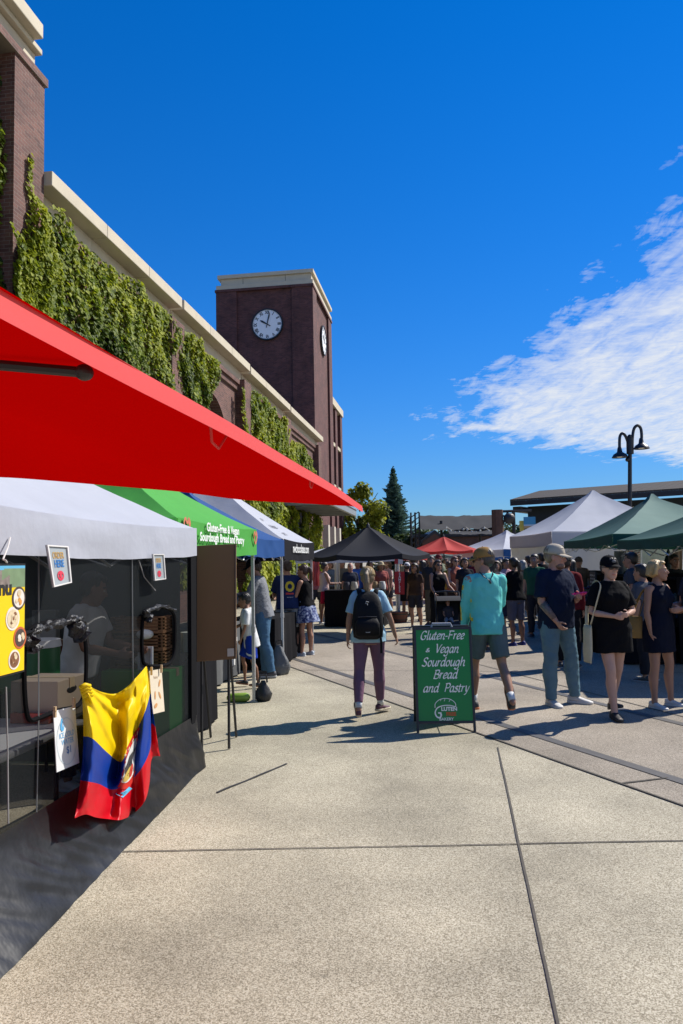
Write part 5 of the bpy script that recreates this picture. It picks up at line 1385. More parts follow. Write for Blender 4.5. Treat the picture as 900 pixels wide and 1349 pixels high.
hung_sign('small ORDER HERE sign under the valance near the stall corner', [(200.5, 730), (215, 730), (217.5, 763), (203, 765)], (.05, .05, .06, .06), GLASSY, order_here, 'order_sign', SILV)
PAPER = mat('laminated_paper', (.66, .68, .68), .3, .03); CREAM = mat('cream_paper', (.66, .58, .44), .4, .05)
def water(text, blob, ring):
    text('ICE COLD', .52, .52, .13, CYAN_INK, .0, .85); text('WATER', .54, .40, .13, CYAN_INK, .0, .9); text('$1', .58, .24, .17, BLU_INK, .01)
    blob([(.33, .86), (.40, .76), (.42, .70), (.38, .64), (.30, .63), (.24, .68), (.25, .75)], CYAN_INK, 'drop_mark')
    blob([(.36, .80), (.37, .73), (.345, .68), (.335, .73)], PAPER, 'drop_mark', .003)
    ring(.5, .45, .44, .40, .012, mat('ink_pale', (.45, .55, .6), .5), 'border_mark')
hung_sign('white ICE COLD WATER $1 sheet pegged beside the flag', [(70.5, 937), (99, 930), (104.5, 1005), (75, 1017.5)], (.05, .05, .07, .07), PAPER, water, 'water_sign')
def pastry(text, blob, ring):
    text('Pastries', .45, .80, .10, mat('ink_brown', (.3, .18, .1), .5), .0, .8)
    for (u, v, a) in ((.30, .42, 1.4), (.72, .68, .9), (.68, .40, 2.2), (.30, .18, .3)):
        pts = [(u+.14*math.cos(k*.5236)*math.cos(a)-.05*math.sin(k*.5236)*math.sin(a), v+.10*math.cos(k*.5236)*math.sin(a)+.05*math.sin(k*.5236)*math.cos(a)) for k in range(12)]
        blob(pts, mat('ink_crust', (.55, .27, .1), .5, .3, 60), 'food_mark')
hung_sign('cream poster of drawn pastries pegged right of the flag', [(197, 884), (213, 881), (217, 937), (201, 941)], (.05, .05, .06, .06), CREAM, pastry, 'pastry_sign')
PEG = mat('wood_peg', (.45, .32, .18), .7)
pg = 0
for (lab, px, py) in (('left wooden clothes peg on the water sign', 71.5, 938), ('right wooden clothes peg on the water sign beside the flag', 96.5, 926), ('left clothes peg on the pastry poster', 199, 884), ('right clothes peg on the pastry poster', 212, 881)):
    p = FX(px, py, .062); mb = MB(); mb.box(p+Vector((.004, -.004, 0)), (.012, .006, .055)); mb.box(p+Vector((.004, .004, 0)), (.012, .006, .055)); mb.box(p+Vector((.004, 0, .006)), (.016, .012, .006))
    tag(mb.build('clothes_peg', PEG), lab, 'peg')
# ---- flag
cols = [  # per column: four (px, py) from top to bottom edge, and stand-off
 ([(108, 903), (110, 970), (106, 1028), (98.5, 1078)], (.10, .10, .12, .15)),
 ([(118, 904.5), (122, 973), (118, 1030), (113, 1073)], (.15, .17, .18, .18)),
 ([(134, 911.5), (140, 990), (131, 1033), (127, 1077)], (.07, .08, .10, .13)),
 ([(151, 914), (156, 1003), (146, 1040), (143, 1079)], (.04, .03, .06, .11)),
 ([(166, 906), (164, 998), (160, 1037), (159, 1080)], (.09, .12, .13, .16)),
 ([(179, 893), (179, 965), (174, 1027), (176, 1072)], (.13, .11, .10, .11)),
 ([(188, 883), (191, 938), (188, 1010), (191, 1055)], (.09, .15, .17, .18)),
 ([(192.5, 878), (197, 917), (198.5, 985), (197, 1032)], (.06, .11, .13, .14)),
 ([(194, 880), (196, 912), (199, 955), (200, 1000)], (.04, .04, .05, .06)),
 ([(196, 888), (199, 915), (204.5, 957), (211, 996)], (.05, .08, .09, .11)),
]
nc = len(cols)
def interp(vals, t):
    n = len(vals)-1; x = min(n-1e-6, max(0, t*n)); i = int(x); f = x-i
    p0 = vals[max(i-1, 0)]; p1 = vals[i]; p2 = vals[i+1]; p3 = vals[min(i+2, n)]
    return .5*((2*p1)+(p2-p0)*f+(2*p0-5*p1+4*p2-p3)*f*f+(3*p1-p0-3*p2+p3)*f**3)
def flag_px(u, v):
    # rows: yellow is half the flag, blue and red a quarter each
    rv = v*2/3 if v < .5 else (1/3+(v-.5)*4/3)
    rv = min(1, rv) if v < .5 else min(1, rv)
    c = [Vector((*[interp([q[k] for q in col[0]], v3(v)) for k in (0, 1)], interp(list(col[1]), v3(v)))) for col in cols]
    return interp(c, u)
def v3(v):
    return (v/.5)/3 if v < .5 else (1/3+(v-.5)/.25/3 if v < .75 else 2/3+(v-.75)/.25/3)
def flag_pt(u, v):
    q = flag_px(u, v)
    cr = .010*math.sin((u*3.2+v*1.6)*9)*v + .012*noise.noise(Vector((u*9, v*5, 2)))+.006*noise.noise(Vector((u*22, v*14, 4)))
    if u < .55: cr += .018*math.sin(math.atan2(v+.02, u+.02)*16)*min(1, 2.5*math.hypot(u, v))*(1-v*.6)
    return XP(q.x, q.y, SX+max(.03, q.z+cr))
SAT = lambda n, c: mat(n, c, .45, .05, 6, .06, 25, spec=.3, transl=.12)
fl = thing('flag', 'yellow blue and red flag with a crest pinned by two corners on the stall front', 'flag', flag_pt(.4, 1))
mb = MB(); mb.grid(flag_pt, 108, 96, lambda u, v: 0 if v < .5 else (1 if v < .75 else 2))
mb.build('cloth', [SAT('flag_yellow', (.80, .56, .001)), SAT('flag_blue', (.002, .035, .27)), SAT('flag_red', (.55, .001, .010))], fl, smooth='all', fix=False)
FP = [[None]*2]
def patch(outline, h, mt, nm):
    mb = MB(); cu_, cv_ = sum(p[0] for p in outline)/len(outline), sum(p[1] for p in outline)/len(outline)
    def pt(u, v):
        e = .01; a = flag_pt(u+e, v)-flag_pt(u-e, v); b = flag_pt(u, v+e)-flag_pt(u, v-e); n = a.cross(b).normalized()
        if n.x < 0: n = -n
        return flag_pt(u, v)+n*h
    n = len(outline); K = 6
    rg = [[pt(cu_+(p[0]-cu_)*k/K, cv_+(p[1]-cv_)*k/K) for p in outline] for k in range(1, K+1)]
    mb.rings(rg, 0, False); mb.v.append(pt(cu_, cv_)); c = len(mb.v)-1
    for j in range(n): mb.f.append((c, j, (j+1) % n)); mb.m.append(0)
    return mb.build(nm, mt, fl, smooth='all', fix=False)
def ov(cu_, cv_, ru, rv, n=32, rot=0.0): return [(cu_+ru*math.cos(2*math.pi*k/n)*math.cos(rot)-rv*math.sin(2*math.pi*k/n)*math.sin(rot)*.5, cv_+rv*math.sin(2*math.pi*k/n)+ru*math.cos(2*math.pi*k/n)*math.sin(rot)*.3) for k in range(n)]
ec = (.495, .615)
patch(ov(ec[0], ec[1], .125, .165), .006, SAT('crest_red', (.55, .03, .02)), 'crest_ring')
patch(ov(ec[0]+.005, ec[1]+.0, .086, .118), .009, SAT('crest_white', (.68, .68, .64)), 'crest_field')
patch([(ec[0]-.05, ec[1]-.05), (ec[0]-.01, ec[1]-.085), (ec[0]+.05, ec[1]-.05), (ec[0]+.02, ec[1]-.02), (ec[0]+.03, ec[1]+.02), (ec[0]-.01, ec[1]+.0), (ec[0]-.04, ec[1]+.01)], .0125, mat('crest_bird', (.03, .03, .03), .6), 'crest_bird')
patch(ov(ec[0]-.01, ec[1]+.05, .045, .05, 16), .012, SAT('crest_gold', (.62, .45, .10)), 'crest_shield')
patch(ov(ec[0]+.02, ec[1]+.052, .018, .04, 12), .0145, SAT('crest_redshield', (.5, .05, .03)), 'crest_shield')
patch([(ec[0]-.11, ec[1]+.175), (ec[0]+.02, ec[1]+.16), (ec[0]+.05, ec[1]+.185), (ec[0]-.04, ec[1]+.215)], .008, SAT('crest_cyan', (.10, .40, .60)), 'crest_wave')
for k in range(11):
    a = math.pi*(.95+.1*k) ; u, v = ec[0]+.105*math.cos(a), ec[1]+.141*math.sin(a)
    patch(ov(u, v, .008, .010, 6), .0095, SAT('crest_letter', (.7, .62, .4)), 'crest_letter')
mb = MB()
for k in range(4): p = FX(105+1.2*k, 906+4*k, .13); mb.tube([p, p+Vector((.02, .025, .012)), p+Vector((.03, .055, .0))], .012, 6)
mb.build('knot', SAT('flag_yellow', (.80, .56, .004)), fl, smooth='all')

# ---- red parasol overhead ---------------------------------------------------
RED = fabric('red_canopy', (.40, .0015, .001), .42, .8, .07, .25, 4, tcol=(.40, .0005, .0005), spec=.0)
REDV = fabric('red_canopy_edge', (.78, .085, .08), .25, .6, .05, .05, 30, tcol=(.62, .02, .02))  # paler than the canopy red: sunlight on the hem is put into this colour
um = thing('parasol', 'big red parasol reaching over the near left corner with a black rib beneath', 'parasol', (-1.84, .75, 0))
hE = .22
cor = XP(476, 667, -.34)                     # far right corner
s_c = hE/(cor.z-CAM.z); cor = CAM+(cor-CAM)*s_c
ex, ey, ez = cor.x, cor.y, cor.z
el_ = []                                      # far edge, from the corner to the left
for (px, py) in ((476, 667), (440, 661.5), (400, 655.5), (330, 645), (250, 638.5), (150, 633), (60, 628), (0, 624.5), (-120, 618)):
    p = YP(px, py, ey); el_.append(p)
def edge_far(u):                               # u 0 right .. 1 left
    p = interp(el_, u); return p
LY = 4.3; xl = el_[-1].x; xm = (ex+xl)/2-.1; ym = ey-LY*.5; apex = Vector((ex-1.72, ym, ez+.62))
xL = ex-3.3
def edge_right(u):                             # far .. near
    w_ = .012*math.sin(u*7)+.006*noise.noise(Vector((u*8, 1, 1))); return Vector((ex+w_, ey-LY*u, ez))
zl = el_[-1].z
far_pts = [edge_far(k/12) for k in range(13)]; far_pts.append(Vector((xL, ey, zl-.03)))
right_pts = [edge_right(k/24) for k in range(25)]
left_pts = [Vector((xL, ey-LY*k/12, zl-.03-.12*abs(k/12-.0)*0)) for k in range(13)]
near_pts = [Vector((xL+(ex-xL)*k/12, ey-LY, (zl-.03)+(ez-zl+.03)*k/12)) for k in range(13)]
mb = MB()
def para(u, v):
    """one smooth stretched sheet: u right to left, v far to near"""
    f = edge_far(min(1, u*(ex-xL)/(ex-el_[-1].x))); zf = f.z if u*(ex-xL) <= ex-el_[-1].x else zl-.02*(u*(ex-xL)-(ex-el_[-1].x))
    zn = ez+(zl-.03-ez)*u; zr = ez; zL = zl-.03
    z = (1-v)*zf+v*zn
    rise = .34*(max(0, math.sin(math.pi*u))**2.6)*(max(0, math.sin(math.pi*v))**1.2)
    wr_ = .012*noise.noise(Vector((u*5, v*7, 4)))+.006*noise.noise(Vector((u*13+v*9, v*4, 9)))
    return (ex+(xL-ex)*u, ey-LY*v, z+rise+wr_*min(1, 9*u)*min(1, 9*v))
mb.grid(para, 48, 64); mb.build('canopy', RED, um, smooth='all', fix=False)
def under(u, v, dz): q = para(u, v); return Vector((q[0], q[1], q[2]-dz))
apex = under(.5, .5, 0)
# hem band standing up along the right edge, widening towards the camera as seen in the photo
mb = MB()
def band(u, v):
    p = edge_right(u); return p + Vector((.004+.002*v, 0, .001-.025*v))
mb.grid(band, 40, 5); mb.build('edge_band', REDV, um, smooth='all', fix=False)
mb = MB()
def bandf(u, v):
    p = edge_far(u); return p + Vector((0, .004, .001-.007*v))
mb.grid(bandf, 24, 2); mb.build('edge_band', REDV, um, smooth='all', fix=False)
r_ = ray(163, 491.5); k_ = (ez-.012-CAM.z)/r_.z; rend = CAM+r_*k_; vr_ = (ey-rend.y)/LY
for (u0, v0, u1, v1) in ((.014, vr_, .5, vr_+.02), (.5, vr_+.02, .99, .5), (.99, .99, .5, .5), (.01, .99, .5, .5)):
    pts = [under(u0+(u1-u0)*k/10, v0+(v1-v0)*k/10, .012) for k in range(11)]; mb = MB(); mb.tube(pts, .008, 8, ry=.006)
    if u0 == .014: mb.ell(pts[0], (.010, .011, .009))
    mb.build('rib', BLKM, um)
mb = MB(); mb.cyl((apex.x, apex.y, .05), (apex.x, apex.y, apex.z-.02), .028, None, 14); mb.build('pole', BLKM, um, smooth=True)
mb = MB(); mb.cyl((apex.x, apex.y, .001), (apex.x, apex.y, .07), .32, .28, 28); mb.build('base', mat('cast_base', (.04, .04, .04), .7), um, smooth=True)
for (px, py, s_) in ((290, 572, 1.0), (412, 636, .6)):
    r_ = ray(px, py); p = CAM+r_*((ez-.006-CAM.z)/r_.z); mb = MB()
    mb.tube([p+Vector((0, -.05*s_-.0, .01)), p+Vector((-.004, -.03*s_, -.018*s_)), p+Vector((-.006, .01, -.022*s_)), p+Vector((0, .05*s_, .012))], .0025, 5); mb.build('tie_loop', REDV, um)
mb = MB(); mb.tube([apex+Vector((0, 0, -.02)), apex+Vector((0, 0, .10))], [.03, .012], 10); mb.build('finial', BLKM, um)

# ---- green bakery stall, blue stall, black and white stall ------------------
GX = -2.32
gy0 = XP(233, 700, GX).y; gy1 = XP(337, 715, GX).y
gze = XP(337, 698, GX).z; gzb = XP(337, 731, GX).z; gw = gy1-gy0
green = tent('bright green bakery tent with white lettering on its valance', (GX-gw/2, (gy0+gy1)/2, 0), 0, gw, gw, gze, gze+.85, gze-gzb, [G_FAB]*4, sag=.06)
WLET = mat('white_lettering', (.75, .76, .74), .6, .02)
valance_text(green, ['Gluten-Free & Vegan', 'Sourdough Bread and Pastry'], 1, -.07, gze-.088, .116, .0032, WLET, .098, gw/2+.036, 0, 1.12)
PRE = mat('pretzel_print', (.52, .16, .08), .6, .4, 30)
for (yy, zz, sc_) in ((-gw/2+.16, gze-.07, 1), (gw/2-.14, gze-.10, .95)):
    mb = MB(); xx = gw/2+.036
    P = [(0, -.075), (.05, -.03), (.075, .03), (.04, .07), (0, .03), (-.04, .07), (-.075, .03), (-.05, -.03), (0, -.075), (.06, .0), (.03, .05)]
    mb.tube([Vector((xx, yy+a*sc_, zz+b*sc_)) for a, b in catmull([Vector((p[0], p[1], 0)) for p in P], 4) and [(q.x, q.y) for q in catmull([Vector((p[0], p[1], 0)) for p in P], 4)]], .016, 6, ry=.016)
    mb.v = [Vector((xx+(v.x-xx)*.12, v.y, v.z)) for v in mb.v]; mb.build('pretzel_print', PRE, green, local=True)
mb = MB(); me = text_mesh('Bakery', .16, .003); mb.add_mesh(me, Matrix.Translation((gw/2-.62, .25, gze+.36)) @ Matrix(((0, -.9, .55), (1, 0, 0), (0, .55, .83))).to_4x4()) if False else None
by0 = gy1+.06; by1 = XP(372, 720, -2.5).y; BXp = -2.48
bze = XP(372, 714, BXp).z; bzb = XP(372, 733, BXp).z
bw_ = by1-by0
blue = tent('royal blue tent squeezed between the green bakery tent and the black valance', (BXp-bw_/2-.05, (by0+by1)/2, 0), 0, bw_+.1, bw_, bze+.03, bze+.70, bze-bzb+.03, [B_FAB]*4, sag=.05, skipleg=(1,))
ky0 = by1+.06; KX = -2.5; ky1 = XP(413, 720, KX).y; kw = ky1-ky0
kze = XP(405, 714, KX).z; kzb = XP(405, 737, KX).z
blk = tent('white topped tent with black valance and white web lettering', (KX-1.5, (ky0+ky1)/2, 0), 0, 3.0, kw, kze, kze+1.05, kze-kzb, [W_FAB, W_FAB, W_FAB, W_FAB], vmats=[K_FAB]*4, sag=.05)
# lettering: valance and the dark print along its roof slope
valance_text(blk, ['nwchocolates.com'], 1, -.05, kze-.20, .20, .004, WLET, .2, 1.5+.036, 0, .9)
mb = MB()
for i, s_ in enumerate(('nw', 'chocolates', '.com')):
    me = text_mesh(s_, .17, .002)
    v0 = .62-.13*i
    def RP(yy, up): 
        v = up; e = Vector((1.5, yy, 0)); p = e*(1-v*.985); u = (yy+kw/2)/kw
        return Vector((p.x, p.y*1.0, kze+(1.05)*(v**1.08)-.05*math.sin(math.pi*v)*(.25+.75*math.sin(math.pi*u))-.03*math.sin(math.pi*u)*(1-v)+.016))
    n0 = len(mb.v)
    for v in me.vertices: mb.v.append(RP(v.co.x*.95+.05, v0+v.co.y*.62-.2))
    for p in me.polygons: mb.f.append(tuple(n0+k for k in p.vertices)); mb.m.append(0)
mb.build('lettering', mat('grey_print', (.05, .05, .06), .7), blk, local=True, fix=False)
# brown board standing at the front of the green stall, table behind it
BD = 6.7
BQ = [DP(258.5, 872, BD), DP(311, 868, BD), DP(311, 716.5, BD), DP(258.5, 719, BD)]
t = thing('display_board', 'plain brown board seen from behind standing at the front of the green stall', 'board', Vector(((BQ[0].x+BQ[1].x)/2, (BQ[0].y+BQ[1].y)/2, 0)))
mb = MB(); mb.prism(BQ, Fh*.03); mb.build('panel', mat('brown_hardboard', (.17, .092, .042), .75, .08, 3, .05, 30), t, bevel=.004)
def bstrip(u0, u1):
    mb = MB(); e = Fh*-.004; mb.prism([BQ[0].lerp(BQ[1], u0)+e, BQ[0].lerp(BQ[1], u1)+e, BQ[3].lerp(BQ[2], u1)+e, BQ[3].lerp(BQ[2], u0)+e], Fh*-.006); return mb
bstrip(0, .02).build('edge_frame', BLKM, t); bstrip(.975, 1).build('edge_frame', BLKM, t)
for u, dz in ((.12, .02), (.80, .02)):
    p = BQ[0].lerp(BQ[1], u)+Fh*.045; q_ = Vector((p.x, p.y, .008))
    mb = MB(); mb.tube([p+Vector((0, 0, .25)), q_-Fh*.03], .013, 6); mb.build('leg', BLKM, t)
    mb = MB(); mb.tube([p+Vector((0, 0, .22))+Fh*.02, q_+Fh*.42], .012, 6); mb.build('leg', BLKM, t)
mb = MB(); c = BQ[0].lerp(BQ[1], .87).lerp(BQ[3].lerp(BQ[2], .87), .06)-Fh*.004; rx_ = (BQ[1]-BQ[0]).normalized()
mb.prism([c-rx_*.03-Vector((0, 0, .035)), c+rx_*.03-Vector((0, 0, .035)), c+rx_*.03+Vector((0, 0, .035)), c-rx_*.03+Vector((0, 0, .035))], Fh*-.002); mb.build('label_sticker', mat('sticker', (.5, .45, .4), .6), t)
KCL = mat('black_tablecloth', (.008, .008, .010), .9, .2, 4, .2, 20, spec=.1)
_, o = table('folding table under the green bakery canopy behind the brown board', GX-.95, GX-.15, gy0+.25, gy1-1.15, .74, WHT, KCL)
tag(o, 'black cloth draped over the bakery table behind the brown board', 'tablecloth')
for i, (lab, px, py, c1) in enumerate((('white paper bag on the bakery counter beside the boy', 303, 820, (.6, .6, .58)), ('small jar of bread sticks on the bakery counter', 296, 812, (.35, .2, .1)))):
    p = Vector((GX-.4-.15*i, gy1-1.3+.02*i-.1*i, .75)); mb = MB(); mb.tube([p, p+Vector((0, 0, .2))], [.06, .07], 10); tag(mb.build('paper_bag' if i == 0 else 'jar', mat('bagc%d' % i, c1, .7)), lab, 'bag' if i == 0 else 'jar')
_, o = table('folding table under the blue canopy behind the man in the navy shirt', BXp-1.45, BXp-.68, by0+.5, by1-.1, .78, WHT, mat('grey_tablecloth', (.09, .095, .10), .8, .2, 4, .2, 20))
tag(o, 'grey cloth over the table under the blue canopy', 'tablecloth')
_, o = table('folding table under the black and white canopy', KX-.95, KX-.2, ky0+.2, ky1-.3, .78, WHT, KCL)
tag(o, 'black cloth over the table under the black and white canopy', 'tablecloth')
mb = MB(); zc = .55
for k in range(3): mb.bx(BXp-.655, BXp-.652, by1-.62, by1-.30, .18+.14*k, .29+.14*k)
tag(mb.build('notice_sheet', mat('paper_white', (.72, .72, .7), .8, .03)), 'white printed sheets pinned to the cloth under the blue canopy', 'notice')
# weight bags at the legs
SACK = mat('black_weight_bag', (.016, .016, .018), .5, .3, 6, .4, 25); GSACK = mat('grey_weight_bag', (.10, .105, .11), .65, .3, 6, .4, 25)
def sack(label, c, r, h, mt, seed, strap=True):
    t = thing('weight_bag', label, 'weight bag', c); mb = MB(); rg = []
    for k in range(13):
        v = k/12; rr = r*(.92+.22*math.sin(math.pi*min(1, v*1.6)) if v < .35 else (1.12-.85*((v-.35)/.65)**1.1))
        rg.append([Vector((c[0]+math.cos(a)*rr*(1+.30*noise.noise(Vector((2*math.cos(a), 2*math.sin(a)+v*2.5, seed)))+.14*noise.noise(Vector((6*math.cos(a), 6*math.sin(a), v*5+seed)))), c[1]+math.sin(a)*rr*.8*(1+.30*noise.noise(Vector((2*math.cos(a), 2*math.sin(a)+v*2.5, seed)))+.14*noise.noise(Vector((6*math.cos(a), 6*math.sin(a), v*5+seed)))), c[2]+.003+h*v)) for a in (2*math.pi*j/20 for j in range(20))])
    mb.rings(rg); mb.build('body', mt, t, smooth='all')
    mb = MB(); z = c[2]+h; mb.tube([(c[0]-.05, c[1], z-.02), (c[0]-.04, c[1], z+.07), (c[0]+.04, c[1], z+.07), (c[0]+.05, c[1], z-.02)], .012, 6); mb.build('handle', SACK, t); return t
lg = Vector((GX-.035, gy1-.035, 0))
sack('slumped black weight bag at the foot of the green tent leg beside the boy', (lg.x+.10, lg.y+.06, 0), .085, .24, SACK, 1)
mb = MB(); mb.tube([(lg.x-.28, lg.y-.02, .05), (lg.x-.1, lg.y+.0, .055)], [.05, .055], 12, rnd=True); tag(mb.build('drink_bottle', mat('lime_bottle', (.22, .34, .05), .4), smooth='all'), 'lime green bottle lying on the ground behind the green tent leg', 'bottle')
lb_ = Vector((BXp-.05, by1-.04, 0))
sack('grey and black weight bag slumped around the blue tent leg', (lb_.x-.01, lb_.y-.10, 0), .135, .43, GSACK, 2)
# ================================================================== RIGHT-HAND STALLS
RG = 'market stall canopies'
g_near = tent('dark green tent nearest on the right, its corner leaving the frame', (4.68, 12.35, 0), 0, 3.1, 4.15, 1.95, 2.66, .17, [DG_FAB]*4, sag=.10, crown=.05, skipleg=(0, 3))
g_far = tent('long dark green tent with one panel coloured pale as if backlit, behind the nearer green one', (4.62, 17.65, 0), 0, 3.05, 6.0, 2.08, 2.98, .2, [DG_PALE, DG_FAB, DG_FAB, DG_FAB], vmats=[DG_FAB]*4, sag=.10, crown=.16, skipleg=(0, 3))
wc = DP(727, 700, 22); rzW = TH+R(3.3); wd = 4.4
wloc = Vector((wc.x, wc.y, 0)) + Matrix.Rotation(rzW, 3, 'Z') @ Vector((wd/2, wd/2, 0))
LAV = fabric('lavender_white_valance', (.42, .39, .44), .35)
white_r = tent('tall white peaked tent with tarp side walls behind the green tents', wloc, rzW, wd, wd, DP(727, 700, 22).z, DP(775, 647, 24).z, .42, [W_FAB]*4, vmats=[W_FAB, W_FAB, W_FAB, LAV], sag=.10, crown=.10)
TARP = fabric('white_tarp', (.60, .585, .54), .35, .6, .08, .5, 5)
for (a, b) in (((-wd/2, -wd/2), (wd/2, -wd/2)), ((-wd/2, wd/2), (-wd/2, -wd/2))):
    mb = MB(); zt = DP(727, 700, 22).z-.40
    def tw(u, v, a=a, b=b):
        x = a[0]+(b[0]-a[0])*u; y = a[1]+(b[1]-a[1])*u; w_ = .05*noise.noise(Vector((u*7, v*2.5, 3)))+.03*noise.noise(Vector((u*17, v*5, 7)))
        return (x+(w_ if a[0] == b[0] else 0)+.03, y+(w_ if a[1] == b[1] else 0)+.03, .02+(zt-.0)*v)
    mb.grid(tw, 60, 18); mb.build('side_wall', TARP, white_r, smooth='all', local=True, fix=False)
def tent_at(label, px, d, w_, ze, zp, val, mats, rz=0.0, **k):
    p = GD(px, d); return tent(label, (p.x, p.y, 0), TH+rz, w_, w_, ze, zp, val, mats, **k)
tent_at('distant white tent with a blue side panel beside the tall white tent', 672, 31, 3.2, 2.02, 2.78, .28, [W_FAB, B_FAB, W_FAB, W_FAB], .5, vmats=[B_FAB, B_FAB, W_FAB, W_FAB], truss=False)
tent_at('distant low white tent right of the far red umbrella', 640, 37, 3.0, 1.85, 2.25, .25, [W_FAB]*4, .2, vmats=[B_FAB, W_FAB, W_FAB, W_FAB], truss=False)
tent_at('flat white tent whose valance shows under the black umbrella', 462, 23, 3.0, 1.86, 2.3, .22, [W_FAB]*4, -.05, truss=False)
tent_at('far pale tent glimpsed between heads under the red umbrella', 560, 42, 3.0, 1.9, 2.4, .25, [W_FAB]*4, .3, truss=False)
# umbrellas
def umbrella(label, px, d, rad, zr, zp, mt, n=8, a0=.2, group='market umbrellas', base=True, val=.1, sag=.05):
    p = GD(px, d); t = thing('market_umbrella', label, 'umbrella', p, 0, group); C_ = []
    for k in range(n): a = a0+2*math.pi*k/n; C_.append(Vector((p.x+rad*math.cos(a), p.y+rad*math.sin(a), zr)))
    top = Vector((p.x, p.y, zp)); mb = MB()
    for k in range(n):
        a, b = C_[k], C_[(k+1) % n]
        def fn(u, v): 
            q = a.lerp(b, u).lerp(top, v*.97); q.z += -sag*math.sin(math.pi*v)*math.sin(math.pi*u)-.05*math.sin(math.pi*u)*(1-v)-.03*math.sin(math.pi*v); return q
        mb.grid(fn, 8, 8)
    mb.build('canopy', mt, t, smooth=True, fix=False)
    if val:
        mb = MB()
        for k in range(n):
            a, b = C_[k], C_[(k+1) % n]
            def fv(u, v): q = a.lerp(b, u); q.z += -.05*math.sin(math.pi*u)-val*v; return q
            mb.grid(fv, 8, 2)
        mb.build('valance', mt, t, smooth=True, fix=False)
    for k in range(n):
        mb = MB(); mb.tube([C_[k].lerp(top, .02)+Vector((0, 0, -.03)), C_[k].lerp(top, .5)+Vector((0, 0, -.06)), top+Vector((0, 0, -.07))], .01, 5); mb.build('rib', BLKM, t)
    mb = MB(); mb.cyl((p.x, p.y, .04), (p.x, p.y, zp-.02), .024, None, 10); mb.build('pole', BLKM, t)
    mb = MB(); mb.tube([top+Vector((0, 0, -.02)), top+Vector((0, 0, .03)), top+Vector((0, 0, .09))], [.05, .04, .01], 10); mb.build('finial', BLKM, t)
    if base: mb = MB(); mb.cyl((p.x, p.y, .002), (p.x, p.y, .06), .26, .2, 20); mb.build('base', mat('cast_base', (.04, .04, .04), .7), t)
    return t
CHAR = fabric('charcoal_canopy', (.022, .023, .028), .05, spec=.1)
umbrella('wide charcoal black umbrella over the stall ahead of the backpack walker', 488, 17.2, 1.42, 1.80, 2.46, CHAR, 6, .12)
REDM = fabric('faded_red_canopy', (.55, .06, .05), .35)
umbrella('red umbrella standing beyond the black one before the shade sail', 588, 30, 1.45, 2.02, 2.60, REDM, 8, .1)
umbrella('lower red umbrella half hidden under the edge of the black umbrella', 537, 33, 1.0, 1.80, 2.05, REDM, 8, .3)
umbrella('small far red umbrella beneath the bigger red one', 570, 40, 1.1, 1.90, 2.2, REDM, 8, .2)
umbrella('dull green umbrella peeping over heads left of the far white tents', 583, 36, 1.0, 1.88, 2.12, fabric('dull_green', (.12, .17, .15), .2), 8, .25)
# stall tables, counters and wares on the right
def ctable(label, clabel, x0, x1, y0, y1, z, mt, group='clothed stall tables'):
    t_, o = table(label, x0, x1, y0, y1, z, WHT, mt); tag(o, clabel, 'tablecloth'); return t_
ctable('folding table under the near right dark green tent', 'black cloth hanging from the table under the near dark green tent', 2.62, 3.35, 11.9, 14.4, .80, KCL)
ctable('folding table at the near end of the long green tent', 'black cloth on the near table of the long green tent', 2.5, 3.25, 14.8, 17.3, .80, KCL)
ctable('folding table at the far end of the long green tent', 'black cloth on the far table of the long green tent', 2.5, 3.25, 17.6, 20.4, .80, KCL)
RACKB = mat('rack_black', (.007, .007, .008), .85, .3, 5, .2, 30, spec=.1)
def rack(label, y0, y1, h):
    t = thing('display_rack', label, 'display rack', (3.6, (y0+y1)/2, 0), 0, 'black display racks behind the right tables'); x0, x1 = 3.42, 3.82
    mb = MB(); mb.bx(x0+.2, x1, y0, y1, .01, h); mb.build('back_panel', RACKB, t)
    for y in (y0, y1-.04):
        mb = MB(); mb.bx(x0, x0+.198, y, y+.04, .01, h-.04); mb.build('side_panel', RACKB, t)
    n = 4
    for k in range(n):
        z = .12+(h-.2)*k/(n-1); mb = MB(); mb.bx(x0-.01, x0+.197, y0+.042, y1-.042, z, z+.025); sh = mb.build('shelf', RACKB, t)
        rn = random.Random(k+int(y0*7))
        if k < n-1:
            for q in range(5):
                y = y0+.2+(y1-y0-.4)*(q+.5)/5; hh = rn.uniform(.12, .24); mb = MB(); mb.tube([(x0+.09, y, z+.026), (x0+.09, y, z+.026+hh*.7), (x0+.09, y, z+.026+hh)], [.055, .05, .02], 8)
                mb.build('jar', mat('rackjar%d' % rn.randrange(5), [(.05, .03, .02), (.10, .06, .02), (.03, .04, .03), (.12, .10, .08), (.06, .015, .012)][rn.randrange(5)], .4), sh)
    return t
rack('black display rack behind the cap woman under the near green tent', 11.9, 14.3, 1.36)
rack('black display rack behind the near table of the long green tent', 14.9, 17.3, 1.34)
rack('black display rack behind the far table of the long green tent', 17.6, 20.3, 1.30)
